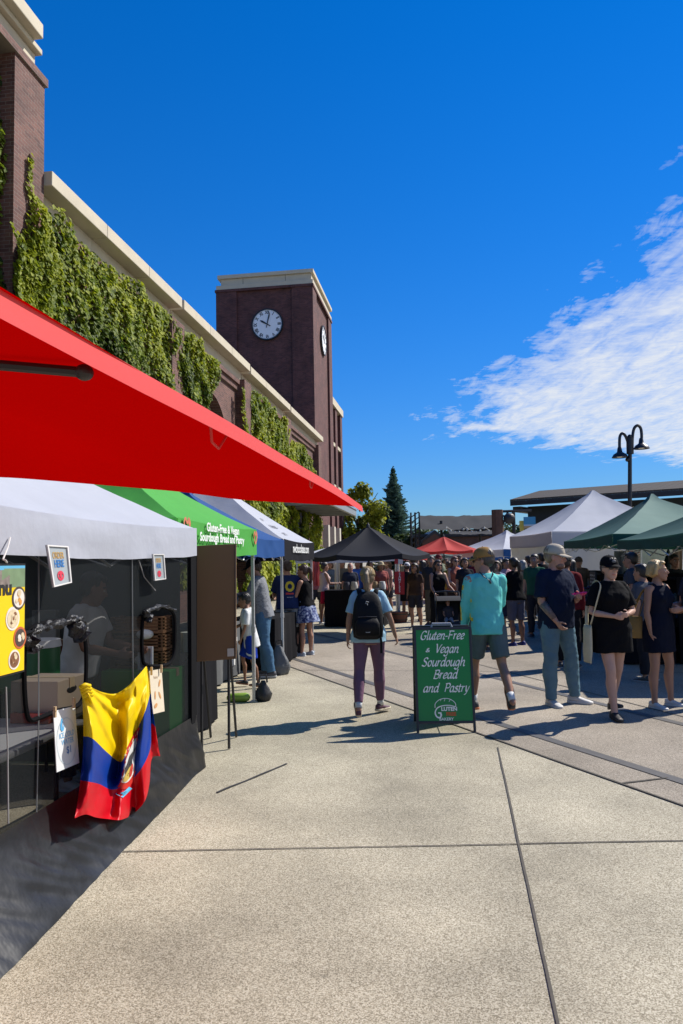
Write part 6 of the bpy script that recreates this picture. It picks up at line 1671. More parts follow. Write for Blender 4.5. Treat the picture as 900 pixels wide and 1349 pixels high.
# black letter board with rows of white text
p = XP(782, 768, 3.0)
t = thing('letter_board', 'black letter board with rows of white lettering on the green tent table', 'sign', (p.x, p.y, .808)); mb = MB()
mb.box((p.x, p.y, 1.08), (.03, .62, .52)); mb.build('board', mat('letterboard_black', (.012, .012, .013), .6), t)
mb = MB(); rn = random.Random(3)
for r in range(6):
    for c in range(4):
        me = text_mesh(rn.choice(['PLUM', 'KALE', 'CORN', 'BEET', 'LEEK', '$4 LB', '$3 EA', '$5 LB']), .042, .0008)
        mb.add_mesh(me, Matrix.Translation((p.x-.017, p.y+.22-.145*c, 1.25-.072*r)) @ Matrix(((0, 0, -1), (-1, 0, 0), (0, 1, 0))).to_4x4())
mb.build('lettering', WLET, t, fix=False)
mb = MB(); mb.box((p.x+.055, p.y, .885), (.08, .3, .14)); mb.build('foot', BLKM, t)
PROD = [('red tomatoes', (.40, .03, .015)), ('yellow squash', (.55, .38, .03)), ('green cabbages', (.10, .22, .04)), ('orange peppers', (.55, .18, .015)), ('dark plums', (.06, .015, .04))]
for k, (nm, cc) in enumerate(PROD):
    y = 12.2+k*.52 if k < 4 else 16.6; lab = ['wooden produce crate of red tomatoes on the near black table', 'wooden produce crate of yellow squash on the near black table', 'wooden produce crate of green cabbages on the near black table', 'wooden produce crate of orange peppers on the near black table', 'wooden produce crate of dark plums on the long tent table'][k]
    crate(lab, (2.95, y, .81), (.4, .42, .16), mat('crate_wood', (.30, .19, .09), .8, .3, 6), 'produce crates on the right tables')
    mb = MB(); rn = random.Random(k)
    for q in range(16): mb.ell((2.95+rn.uniform(-.14, .14), y+rn.uniform(-.15, .15), .95+rn.uniform(0, .05)), (.045, .045, .042), None, 8, 6)
    o = tag(mb.build('produce', mat('produce%d' % k, cc, .4, .3, 12), smooth='all'), 'heap of %s in a crate on the black stall table' % nm, 'produce', None, 'stuff')
# sheets and cloths hanging inside the green tents
def hang(label, px0, py0, px1, py1, d, mt, name='hanging_cloth', cat='cloth', tri=0, fold=.03):
    def fn(u, v):
        x0 = px0+(px1-px0)*u; y0 = py0+(py1-py0)*(1-v)
        if tri: x0 = (px0+px1)/2+(x0-(px0+px1)/2)*(1-(v**1.3 if tri > 0 else 0)*.9)
        q = DP(x0, y0, d+fold*3*math.sin(u*9+px0)*(1.1-v)+.04*noise.noise(Vector((u*5, v*3, px0)))); return q
    mb = MB(); mb.grid(fn, 16, 12); n0 = len(mb.v)
    return tag(mb.build(name, mt, smooth='all', fix=False), label, cat)
hang('grey patterned cloth hanging behind the near green tent corner', 809, 726, 826, 760, 15.5, fabric('grey_pattern', (.16, .16, .17), .15, .8, .6))
hang('bright white sheet hung inside the near green tent', 846, 722, 888, 752, 14.6, fabric('white_sheet', (.80, .79, .76), .45))
hang('dark green pointed cloth hanging before the white sheet', 873, 722, 888, 750, 14.2, fabric('bottle_cloth', (.03, .05, .045), .1), tri=1)
hang('mottled tan drape hanging at the right end of the white sheet', 886, 722, 899, 768, 14.0, fabric('tan_drape', (.30, .21, .15), .3, .8, .4))
pst = thing('price_poster', 'white price poster with red rows pinned behind the black cap woman', 'poster', DP(835, 746, 15.2)); Q = [DP(825, 747, 15.2), DP(845, 744, 15.2), DP(845, 722, 15.2), DP(825, 723, 15.2)]
mb = MB(); mb.prism(Q, Fh*.008); mb.build('sheet', mat('poster_white', (.60, .56, .53), .6, .04), pst)
mb = MB()
for r in range(7):
    for c in range(2):
        u0, u1 = .08+.46*c, .46+.46*c; v0 = .08+.125*r
        mb.quad([Q[0].lerp(Q[1], u0).lerp(Q[3].lerp(Q[2], u0), v0)-Fh*.004, Q[0].lerp(Q[1], u1).lerp(Q[3].lerp(Q[2], u1), v0)-Fh*.004, Q[0].lerp(Q[1], u1).lerp(Q[3].lerp(Q[2], u1), v0+.05)-Fh*.004, Q[0].lerp(Q[1], u0).lerp(Q[3].lerp(Q[2], u0), v0+.05)-Fh*.004])
mb.build('red_rows', mat('row_red', (.5, .14, .10), .6), pst, fix=False)

# ================================================================== STALL UNDER THE BLACK UMBRELLA
c0 = GD(480, 19.2)
t_, o = table('folding table under the black umbrella', c0.x-.95, c0.x+.55, c0.y-.35, c0.y+.35, .92, WHT, KCL); tag(o, 'black cloth on the display table under the black umbrella', 'tablecloth')
for k, (px, lab, cc) in enumerate(((458, 'dark bag of coffee beans on the umbrella table left end', (.03, .03, .05)), (468, 'pale paper box on the umbrella table', (.45, .43, .40)), (505, 'white display tray on the umbrella table beside the red sign', (.60, .60, .58)), (495, 'tan jar on the umbrella table behind the walker', (.3, .2, .1)))):
    p = GD(px, 18.95); mb = MB(); mb.tube([(p.x, p.y, .931), (p.x, p.y, 1.02), (p.x, p.y, 1.13)], [.09, .10, .07], 10); tag(mb.build(['bag', 'box', 'tray', 'jar'][k], mat('ware%d' % k, cc, .6), smooth=True), lab, ['bag', 'box', 'tray', 'jar'][k])
hang('red and white cloth hanging at the left of the black umbrella stall', 409, 734, 421, 772, 20.5, fabric('red_hanging', (.40, .08, .08), .2, .8, .5))
hang('pale upright banner beside the black umbrella stall', 441, 742, 448, 795, 21.5, fabric('pale_banner', (.62, .58, .48), .3), 'banner', 'banner')
# red samples sign on a white post in a wooden tub
sp_ = GD(526.5, 20.0)
t = thing('sample_sign', 'narrow red upright board with white letters on a white post in a wooden tub', 'sign', sp_)
def SPt(px, py): return DP(px, py, 20.0)
a = SPt(520, 783); b = SPt(533, 783); c = SPt(533, 753); d_ = SPt(520, 753)
mb = MB(); mb.prism([a, b, c, d_], Fh*.03); mb.build('board', mat('sign_red', (.42, .015, .02), .5, .05), t)
mb = MB()
for k, ch in enumerate('SAMPLES'):
    p = SPt(526.6, 757.6+3.75*k)-Fh*.004; mb.add_mesh(text_mesh(ch, .095, .002), Matrix.Translation(p) @ Matrix((R0, Vector((0, 0, 1)), -Fh)).transposed().to_4x4())
mb.build('lettering', WLET, t, fix=False)
mb = MB(); mb.cyl((sp_.x+Fh.x*.06, sp_.y+Fh.y*.06, .25), (sp_.x+Fh.x*.06, sp_.y+Fh.y*.06, SPt(526, 728).z), .045, None, 10); mb.build('post', mat('white_post', (.55, .52, .46), .6), t)
mb = MB(); a = SPt(520, 743); b = SPt(524.5, 743); c = SPt(524.5, 727.5); d_ = SPt(520, 727.5); mb.prism([a, b, c, d_], Fh*.02); mb.build('header_board', mat('sign_red', (.42, .015, .02), .5, .05), t)
mb = MB(); a = SPt(524.6, 743); b = SPt(531, 743); c = SPt(531, 728); d_ = SPt(524.6, 728); mb.prism([a, b, c, d_], Fh*.02); mb.build('header_board', mat('sign_white', (.6, .6, .58), .5, .05), t)
mb = MB(); mb.tube([(sp_.x, sp_.y, .003), (sp_.x, sp_.y, .14), (sp_.x, sp_.y, .28)], [.20, .23, .245], 20); mb.build('tub', mat('tub_wood', (.17, .06, .035), .7, .3, 4, .2, 10, stretch=(6, 6, .5)), t, smooth=True)
mb = MB(); mb.tube([(sp_.x, sp_.y, .06), (sp_.x, sp_.y, .09)], [.222, .226], 20); mb.tube([(sp_.x, sp_.y, .21), (sp_.x, sp_.y, .24)], [.241, .244], 20); mb.build('hoop', BLKM, t)

# ================================================================== A-BOARD
BGREEN = mat('board_green', (.008, .20, .030), .35, .06, 4); CHALK = mat('chalk_white', (.82, .84, .78), .6, .05)
ab = thing('a_board', 'green sandwich board with white italic bakery lettering in a black frame', 'sandwich board', GD(581.5, 7.46), TH-R(2.5))
BW, BH = .565, 1.0; lean_ = R(9)
def AB(x, z, h=0.0, rear=False):
    """front face coordinates: x right, z up the board, h out towards the viewer"""
    sg = -1 if rear else 1
    return Vector((x, -sg*(.26-z*math.sin(lean_)*1.0) - sg*h*math.cos(lean_), z*math.cos(lean_)+h*math.sin(lean_)*.6))
def slab(x0, x1, z0, z1, h0, h1, rear=False):
    mb = MB(); P = [AB(x, z, h, rear) for h in (h0, h1) for (x, z) in ((x0, z0), (x1, z0), (x1, z1), (x0, z1))]
    mb.v = P; mb.f = [(0, 1, 2, 3), (4, 5, 6, 7), (0, 1, 5, 4), (1, 2, 6, 5), (2, 3, 7, 6), (3, 0, 4, 7)]; mb.m = [0]*6; return mb
def slabs(lst, rear=False):
    out = MB()
    for q in lst:
        s_ = slab(*q, rear); n = len(out.v); out.v += s_.v; out.f += [tuple(i+n for i in f) for f in s_.f]; out.m += s_.m
    return out
for rear in (False, True):
    pn = slab(-BW/2+.018, BW/2-.018, .10, BH-.02, .0, .012, rear).build('panel', BGREEN, ab, local=True)
    fr = slabs([(-BW/2, -BW/2+.024, .0, BH, -.012, .018), (BW/2-.024, BW/2, .0, BH, -.012, .018), (-BW/2+.0245, BW/2-.0245, BH-.026, BH, -.012, .018), (-BW/2+.0245, BW/2-.0245, .085, .11, -.012, .018)], rear)
    fr.build('frame', BLKM, ab, local=True, bevel=.003)
mb = MB(); mb.tube([AB(-.10, BH-.005, -.03)+Vector((0, .04, 0)), AB(-.09, BH+.03, -.03)+Vector((0, .04, 0)), AB(.09, BH+.03, -.03)+Vector((0, .04, 0)), AB(.10, BH-.005, -.03)+Vector((0, .04, 0))], .012, 8); mb.build('handle', mat('grey_handle', (.35, .35, .36), .4), ab, local=True)
mb = MB(); mb.tube([AB(-BW/2+.012, .4, -.02), AB(-BW/2+.012, .4, -.02, True)], .005, 5); mb.tube([AB(BW/2-.012, .4, -.02), AB(BW/2-.012, .4, -.02, True)], .005, 5); mb.build('spreader', BLKM, ab, local=True)
GL = {
 'a': [[(.36,.40),(.25,.48),(.10,.38),(.05,.14),(.13,.0),(.25,.06),(.36,.26)], [(.39,.48),(.35,.12),(.38,.0),(.46,.06)]],
 'd': [[(.36,.40),(.25,.48),(.10,.38),(.05,.14),(.13,.0),(.25,.06),(.36,.26)], [(.43,.80),(.36,.12),(.39,0),(.47,.06)]],
 'e': [[(.06,.20),(.22,.25),(.35,.36),(.27,.48),(.11,.39),(.05,.16),(.13,.0),(.35,.09)]],
 'g': [[(.36,.40),(.25,.48),(.10,.38),(.05,.14),(.13,.02),(.25,.08),(.36,.26)], [(.39,.48),(.35,.0),(.28,-.22),(.12,-.28),(-.02,-.18)]],
 'h': [[(.12,.80),(.05,0)],[(.08,.26),(.22,.45),(.33,.46),(.36,.34),(.33,.10),(.38,0),(.46,.06)]],
 'l': [[(.13,.80),(.06,.12),(.10,0),(.2,.06)]],
 'n': [[(.02,.42),(.09,.47),(.09,.38),(.05,0)],[(.08,.24),(.22,.45),(.33,.46),(.36,.34),(.32,.10),(.37,0),(.45,.06)]],
 'o': [[(.25,.48),(.11,.40),(.05,.18),(.14,.0),(.28,.05),(.37,.28),(.31,.44),(.24,.48)]],
 'r': [[(.02,.42),(.09,.47),(.09,.38),(.05,0)],[(.08,.24),(.18,.43),(.31,.46)]],
 's': [[(.31,.42),(.20,.48),(.09,.40),(.15,.28),(.26,.20),(.24,.05),(.12,0),(.0,.07)]],
 't': [[(.17,.66),(.08,.12),(.13,0),(.24,.06)],[(.0,.46),(.28,.46)]],
 'u': [[(.04,.44),(.10,.47),(.07,.15),(.13,.0),(.24,.05),(.36,.26)],[(.41,.47),(.36,.12),(.40,0),(.48,.06)]],
 'y': [[(.04,.44),(.10,.47),(.14,.12),(.2,.02)],[(.43,.48),(.32,.18),(.16,-.16),(.0,-.26)]],
 'G': [[(.57,.62),(.43,.73),(.22,.67),(.08,.40),(.10,.12),(.26,-.01),(.47,.06),(.53,.30)],[(.36,.31),(.62,.31)]],
 'F': [[(.16,.72),(.06,0)],[(.06,.71),(.30,.72),(.56,.70)],[(.12,.38),(.42,.38)]],
 'V': [[(.04,.72),(.12,.70),(.22,.0)],[(.22,0),(.46,.55),(.60,.73)]],
 'S': [[(.52,.62),(.38,.73),(.19,.65),(.20,.46),(.38,.34),(.42,.14),(.28,0),(.02,.08)]],
 'B': [[(.16,.72),(.06,0)],[(.06,.70),(.40,.71),(.47,.56),(.36,.40),(.12,.38)],[(.30,.39),(.49,.28),(.44,.08),(.28,0),(.0,.01)]],
 'P': [[(.16,.72),(.06,0)],[(.04,.69),(.38,.72),(.50,.56),(.38,.36),(.12,.34)]],
 '&': [[(.40,.22),(.26,.02),(.10,.02),(.06,.16),(.24,.34),(.26,.46),(.15,.48),(.11,.36),(.26,.12),(.40,.0)]],
 '-': [[(.02,.25),(.24,.26)]]}
ADV = {'G': .66, 'F': .54, 'V': .52, 'S': .54, 'B': .54, 'P': .50, '&': .46, '-': .30, 'l': .22, 't': .30, 'r': .34, 's': .36, 'e': .40, ' ': .42, 'o': .43}
def calli(text, xc, zc, size, width, stretch=1.0, nib=.15, thin=.062):
    mb = MB(); x = 0; parts_ = []
    for ch in text:
        for st in GL.get(ch, []): parts_.append([(x+p[0]+.22*p[1], p[1]) for p in st])
        x += ADV.get(ch, .48)
    sc_ = width/x if width else size; sy = size
    na = R(38); nv = Vector((math.cos(na), math.sin(na), 0))
    for si, st in enumerate(parts_):
        C = catmull([Vector((p[0], p[1], 0)) for p in st], 6); L_ = []
        for i, c in enumerate(C):
            d = (C[min(i+1, len(C)-1)]-C[max(i-1, 0)]).normalized(); n = Vector((-d.y, d.x, 0))
            hw = max(abs(n.dot(nv))*nib, thin)/2; L_.append((c+n*hw, c-n*hw))
        hh = .0135+.0004*(si % 5)
        def W(v): return AB(xc-width/2+v.x*sc_, zc+v.y*sy, hh)
        for a, b in zip(L_, L_[1:]): mb.quad([W(a[1]), W(b[1]), W(b[0]), W(a[0])])
    return mb.build('lettering', CHALK, ab, local=True, fix=False)
for (tx, xc, zc, wd_, sz) in (('Gluten-Free', -.005, .882, .430, .110), ('&', -.150, .762, .042, .070), ('Vegan', .035, .752, .230, .110), ('Sourdough', -.005, .625, .420, .110), ('Bread', .01, .507, .230, .110), ('and', -.135, .380, .150, .108), ('Pastry', .115, .380, .240, .110)):
    calli(tx, xc, zc, sz, wd_)
# bakery emblem: loaf outline with G, words and a fine line
def stroke(pts, w0, mt, nm, h=.0138):
    C = catmull([Vector((a, b, 0)) for a, b in pts], 6); mb = MB(); L_ = []
    for i, c in enumerate(C):
        d = (C[min(i+1, len(C)-1)]-C[max(i-1, 0)]).normalized(); n = Vector((-d.y, d.x, 0)); ww = w0[0]+(w0[1]-w0[0])*i/(len(C)-1); L_.append((c+n*ww/2, c-n*ww/2))
    for a, b in zip(L_, L_[1:]): mb.quad([AB(a[1].x, a[1].y, h), AB(b[1].x, b[1].y, h), AB(b[0].x, b[0].y, h), AB(a[0].x, a[0].y, h)])
    mb.build(nm, mt, ab, local=True, fix=False)
E = lambda x, y: (x, .222+y*1.0)
stroke([E(-.100, .010), E(-.095, .050), E(-.055, .085), E(.0, .097), E(.055, .086), E(.095, .052), E(.098, .022), E(.085, .018)], (.006, .006), CHALK, 'emblem_line')
stroke([E(-.04, .092), E(-.045, .072)], (.004, .004), CHALK, 'emblem_line'); stroke([E(.0, .096), E(-.01, .07)], (.004, .004), CHALK, 'emblem_line', .0141); stroke([E(.05, .086), E(.035, .064)], (.004, .004), CHALK, 'emblem_line', .0144)
stroke([E(.092, .020), E(.04, .032), E(-.03, .028), E(-.08, .006), E(-.100, -.035), E(-.086, -.072), E(-.058, -.082), E(-.044, -.062), E(-.046, -.044)], (.006, .018), CHALK, 'emblem_line', .0146)
stroke([E(-.072, -.038), E(-.040, -.038)], (.013, .013), CHALK, 'emblem_line', .0149)
def atext(s_, x, z, size, wt, mt, sq=1.0, nm='lettering'):
    me = text_mesh(s_, size, wt); mb = MB(); mb.v = [AB(x+v.co.x*sq, z+v.co.y, .0142) for v in me.vertices]; mb.f = [tuple(p.vertices) for p in me.polygons]; mb.m = [0]*len(mb.f); mb.build(nm, mt, ab, local=True, fix=False)
atext('LUTEN', .035, .222-.018, .050, .0018, CHALK, 1.0)
atext('FREE', .052, .222-.064, .046, .0022, mat('emblem_orange', (.48, .10, .02), .6), 1.0)
atext('BAKERY', .005, .222-.108, .038, .0008, CHALK, 1.0)
stroke([E(-.05, -.118), E(0, -.126), E(.05, -.118)], (.004, .004), CHALK, 'emblem_line', .0139)

# ================================================================== LAMP POST
lp = GD(832.5, 29); PXM = 29/FPX
lt = DP(830, 575, 29)
L0 = thing('street_lamp', 'black double gooseneck street lamp rising behind the green tents', 'street lamp', (lp.x, lp.y, 0))
axis = (Vector((lt.x, lt.y, lt.z))-Vector((lp.x, lp.y, 0)))
LBK = mat('lamp_black', (.010, .011, .016), .4, .2)
mb = MB(); B0 = Vector((lp.x, lp.y, 0)); mb.tube([B0+Vector((0, 0, .0)), B0+Vector((0, 0, .5)), B0+Vector((0, 0, .55)), lt], [.16, .16, .09, .075], 12); mb.build('pole', LBK, L0, smooth=True)
mb = MB(); q = DP(829.5, 588, 29); mb.tube([DP(830.3, 598, 29), DP(829.8, 577, 29)], .14, 10); mb.ell(DP(829.6, 575.5, 29), (.09, .09, .10)); mb.ell(DP(827, 605.5, 29), (.09, .09, .09)); mb.build('collar', LBK, L0, smooth=True)
for (pts, sx, sy) in (([(828, 592), (827, 582), (823.5, 573.5), (819.5, 571), (816.8, 575), (816.2, 583), (816.4, 592)], 816.6, 598.5), ([(833, 590), (833.5, 575), (835.5, 564.5), (840, 560.5), (844, 564), (845.3, 572), (845.2, 580)], 845, 587)):
    mb = MB(); mb.tube(catmull([DP(a, b, 29) for a, b in pts], 5), .058, 8); mb.build('gooseneck', LBK, L0, smooth=True)
    c = DP(sx, sy, 29); mb = MB()
    prof = [(.06, .30), (.085, .22), (.10, .10), (.14, .06), (.24, .0), (.30, -.10), (.31, -.13), (.28, -.12), (.2, -.04)]
    mb.rings([[Vector((c.x+r_*math.cos(2*math.pi*k/20), c.y+r_*math.sin(2*math.pi*k/20), c.z+h_)) for k in range(20)] for r_, h_ in prof]); sh_ = mb.build('lamp_shade', LBK, L0, smooth=True)
    mb = MB(); mb.ell((c.x, c.y, c.z-.09), (.13, .13, .05)); mb.build('bulb', mat('lamp_glass', (.6, .6, .55), .2), sh_, smooth='all')
# ================================================================== THE PEOPLE NEAREST THE CAMERA
def shade_mix(*a): pass
LB_SH = cloth((.33, .50, .60)); MAUVE = cloth((.18, .095, .145), .7); BLACK = cloth((.005, .005, .006)); NAVY = cloth((.008, .014, .034)); TEAL = cloth((.13, .55, .50), .8)
GRYSH = cloth((.095, .125, .13)); JEAN = cloth((.11, .19, .235)); JEANB = cloth((.06, .13, .22)); WHITE = cloth((.62, .63, .63)); ROYAL = cloth((.01, .035, .30))
def pattern_mat(name, kind, c1, c2, c3=None, sc_=30):
    mt, N, L = nodes_of(name); out = N.new('ShaderNodeOutputMaterial'); b = N.new('ShaderNodeBsdfPrincipled'); b.inputs['Roughness'].default_value = .85
    tc = N.new('ShaderNodeTexCoord')
    if kind == 'plaid':
        ch = N.new('ShaderNodeTexChecker'); ch.inputs['Scale'].default_value = sc_; ch.inputs['Color1'].default_value = tuple(c1)+(1,); ch.inputs['Color2'].default_value = tuple(c2)+(1,); L.new(tc.outputs['Object'], ch.inputs[0])
        n = N.new('ShaderNodeTexNoise'); n.inputs['Scale'].default_value = 25; L.new(tc.outputs['Object'], n.inputs['Vector'])
        m_ = N.new('ShaderNodeMix'); m_.data_type = 'RGBA'; m_.inputs['B'].default_value = tuple(c3 or c1)+(1,); L.new(n.outputs['Fac'], m_.inputs['Factor']); L.new(ch.outputs[0], m_.inputs['A']); L.new(m_.outputs['Result'], b.inputs['Base Color'])
    else:
        n = N.new('ShaderNodeTexNoise'); n.inputs['Scale'].default_value = sc_; n.inputs['Detail'].default_value = 2; L.new(tc.outputs['Object'], n.inputs['Vector'])
        cr = N.new('ShaderNodeValToRGB'); e = cr.color_ramp.elements; e[0].position = .42; e[0].color = tuple(c1)+(1,); e[1].position = .5; e[1].color = tuple(c2)+(1,)
        if c3: k = e.new(.62); k.color = tuple(c3)+(1,)
        L.new(n.outputs['Fac'], cr.inputs[0]); L.new(cr.outputs[0], b.inputs['Base Color'])
    L.new(b.outputs[0], out.inputs[0]); MATS[name] = mt; return mt

# 1 - walker with the backpack
P1 = GD(486, 8.05)
c1 = person('woman in a pale blue shirt and mauve leggings walking away with a black backpack', P1, away(-4), 1.58, 'f', 1.10,
    legs=((13, 4, 3), (-13, 14, 4)), arms=((-4, 20, 22, -6), (-6, 15, 12, 2)), lean=2, head=(-6, -4), tone='tan', hair=('pony', (.17, .12, .07)),
    top=dict(mats=LB_SH, loose=.020, hem=-.10, sleeve='short', sleeve_len=.78, sleeve_loose=.016, flare=2.5), bottom=dict(kind='leggings', mats=MAUVE, loose=.006, cut=.93),
    shoes=((.085, .03, .055), (.60, .52, .38)), feet=(0, -32), yaw=(38, 8), voxel=.0075, cap=dict(mats=cloth((.26, .19, .10)), turn=0), socks=dict(mats=WHITE, h=.05))
def backpack(ctx, label):
    s = ctx['s']; W = lambda x, y, z: toworld(ctx, ctx['T'](x, y, z))
    t = thing('backpack', label, 'backpack', W(0, -.2, .05)); BP = mat('backpack_black', (.006, .006, .007), .7, .2, 8, .3, 40, spec=.2)
    mb = MB(); rg = []
    for (z, hw, d0, d1) in ((-.06, .11, .14, .20), (-.03, .170, .13, .28), (.08, .182, .13, .31), (.24, .176, .125, .295), (.36, .160, .12, .26), (.45, .125, .115, .21), (.495, .07, .115, .165)):
        ring = []
        for k in range(20):
            a = 2*math.pi*k/20; cx = math.copysign(abs(math.cos(a))**.6, math.cos(a)); cy = math.copysign(abs(math.sin(a))**.6, math.sin(a))
            ring.append(W(hw*cx, -(d0+d1)/2-(d1-d0)/2*cy-.01, z))
        rg.append(ring)
    mb.rings(rg); mb.build('body', BP, t, smooth='all')
    mb = MB(); rg = []
    for (z, hw, d0) in ((-.03, .11, .255), (.0, .140, .32), (.13, .140, .335), (.19, .11, .29)):
        rg.append([W(hw*math.copysign(abs(math.cos(a))**.6, math.cos(a)), -d0+.03*math.sin(a)-.012, z) for a in (2*math.pi*k/16 for k in range(16))])
    mb.rings(rg); pk = mb.build('pocket', BP, t, smooth='all')
    mb = MB(); mb.tube([W(-.11, -.312, .205), W(0, -.33, .21), W(.11, -.312, .205)], .004, 5); mb.build('zip', mat('zip_grey', (.06, .06, .065), .4), pk)
    for sd in (1, -1):
        mb = MB(); mb.tube([W(sd*.085, -.13, .43), W(sd*.10, -.09, .505), W(sd*.11, .0, .53), W(sd*.115, .10, .46), W(sd*.13, .12, .33), W(sd*.15, .05, .20), W(sd*.155, -.10, .10)], .028, 8, ry=.008); mb.build('shoulder_strap', BP, t, smooth='all')
    mb = MB(); mb.tube([W(.135, -.20, .05), W(.15, -.20, -.08), W(.15, -.19, -.22)], .012, 6, ry=.004); mb.build('dangling_strap', BP, t)
    LOGO = mat('backpack_print', (.30, .31, .30), .6)
    mb = MB()
    for (x0, z0, x1, z1, w_) in ((-.025, .105, .03, .105, .006), (-.03, .13, .035, .122, .007), (-.01, .15, .02, .14, .007), (-.004, .168, .008, .16, .006), (-.02, .092, .03, .092, .004)):
        mb.quad([W(x0, -.366, z0-w_-.06), W(x1, -.366, z1-w_-.06), W(x1, -.366, z1+w_-.06), W(x0, -.366, z0+w_-.06)])
    mb.build('print', LOGO, t, fix=False)
    mb = MB(); mb.tube([W(.02, -.292, .375), W(-.012, -.296, .382), W(-.018, -.302, .36), W(.004, -.303, .356), W(.002, -.308, .34)], .005, 5); mb.build('print', LOGO, t)
    mb = MB(); mb.tube([W(-.03, -.13, .47), W(-.025, -.14, .52), W(.025, -.14, .52), W(.03, -.13, .47)], .007, 6); mb.build('handle', BP, t)
backpack(c1, 'black backpack with a small grey print worn by the woman in pale blue')

# 2 - man in the teal sun shirt
P2 = GD(642, 8.15)
def teal_paint(c, n): return 1 if (n.x < -.90 and c.x < -.16 and (1.28 < c.z < 1.33 or (.95 < c.z < 1.24 and noise.noise(Vector((c.y*9, c.z*7, 1))) > .02))) else 0
c2 = person('man in a turquoise long sleeved shirt and tan cap walking past the green board', P2, away(4), 1.80, 'm', .96,
    legs=((-16, 26, 4), (15, 6, 4)), arms=((20, 4, 44, 24), (6, 7, 12, 4)), lean=5, head=(62, -6), tone='tan', hair=('short', (.05, .04, .035)),
    top=dict(mats=[TEAL, mat('yellow_trim', (.55, .45, .02), .7)], loose=.020, hem=-.13, sleeve='long', sleeve_loose=.014, flare=1.6, wrinkle=.009, paint=teal_paint), bottom=dict(kind='shorts', mats=GRYSH, loose=.026, cut=.42, flare=.9),
    shoes=((.03, .035, .04), (.50, .16, .06)), feet=(-62, 0), yaw=(4, 6), voxel=.0075, cap=dict(mats=cloth((.30, .17, .055))), glasses=mat('shades_black', (.01, .01, .012), .15), socks=dict(mats=WHITE, h=.07))
mb = MB(); W2 = lambda x, y, z: toworld(c2, c2['T'](x, y, z))
mb.tube([W2(-.07, -.075, .53), W2(-.03, -.115, .47), W2(.02, -.128, .43), W2(.07, -.10, .50), W2(.078, -.04, .535)], .006, 6); mb.tube([W2(.02, -.13, .43), W2(.03, -.135, .40)], .010, 6)
tag(mb.build('glasses_cord', BLKM), 'dark glasses cord hanging at the nape of the man in turquoise', 'cord')

# 3 - man in the navy shirt and jeans
P3 = GD(734, 8.45)
tat = mat('tattooed_skin', (.16, .115, .10), .5, .75, 40, 0, 1, 0, .4)
c3 = person('bearded man in a navy button shirt, pale jeans and beige cap', P3, away(205), 1.80, 'm', 1.06,
    legs=((2, 2, 4), (4, 3, 10)), arms=((6, 10, 26, 24), (14, 8, 88, 34)), lean=0, head=(38, -8), tone='red', hair=('short', (.20, .15, .10)),
    top=dict(mats=NAVY, loose=.022, hem=-.12, sleeve='short', sleeve_len=.85, sleeve_loose=.022, flare=1.2, belly=.04, collar=NAVY, wrinkle=.010), bottom=dict(kind='trousers', mats=JEAN, loose=.020, flare=.05, cut=.99),
    shoes=((.55, .53, .50), (.62, .60, .56)), yaw=(10, 32), voxel=.0075, cap=dict(mats=cloth((.42, .37, .29))), curl=(30, 60))
mb = MB(); sh, el, wr = [c3['A'][0][k] for k in range(3)]
mb.tube([el+(wr-el)*.10, el+(wr-el)*.5, el+(wr-el)*.88], [.0475, .040, .031], 14); c3['part'](mb, 'tattoo_sleeve', tat, raw=True)
mb = MB(); hcx = c3['HP']
for k in range(1): mb.ell(hcx(0, .052, -.085), (.056*c3['hs'], .052*c3['hs'], .040*c3['hs']), c3['Rh'], 16, 10)
c3['part'](mb, 'beard', hair_mat((.16, .09, .06)), .008, 2, lambda c, n: .004*noise.noise(c*60))
h = toworld(c3, c3['A'][1][5]); mb = MB()
for k in range(4): mb.box(h+Vector((.03*k-.05, -.03, .02+.006*k)), (.09, .05, .012), Matrix.Rotation(.5*k, 3, 'Z') @ Matrix.Rotation(.25, 3, 'Y'))
tag(mb.build('pink_wrapper', mat('hot_pink', (.75, .03, .22), .4)), 'bright pink wrapper held by the man in the navy shirt', 'wrapper')

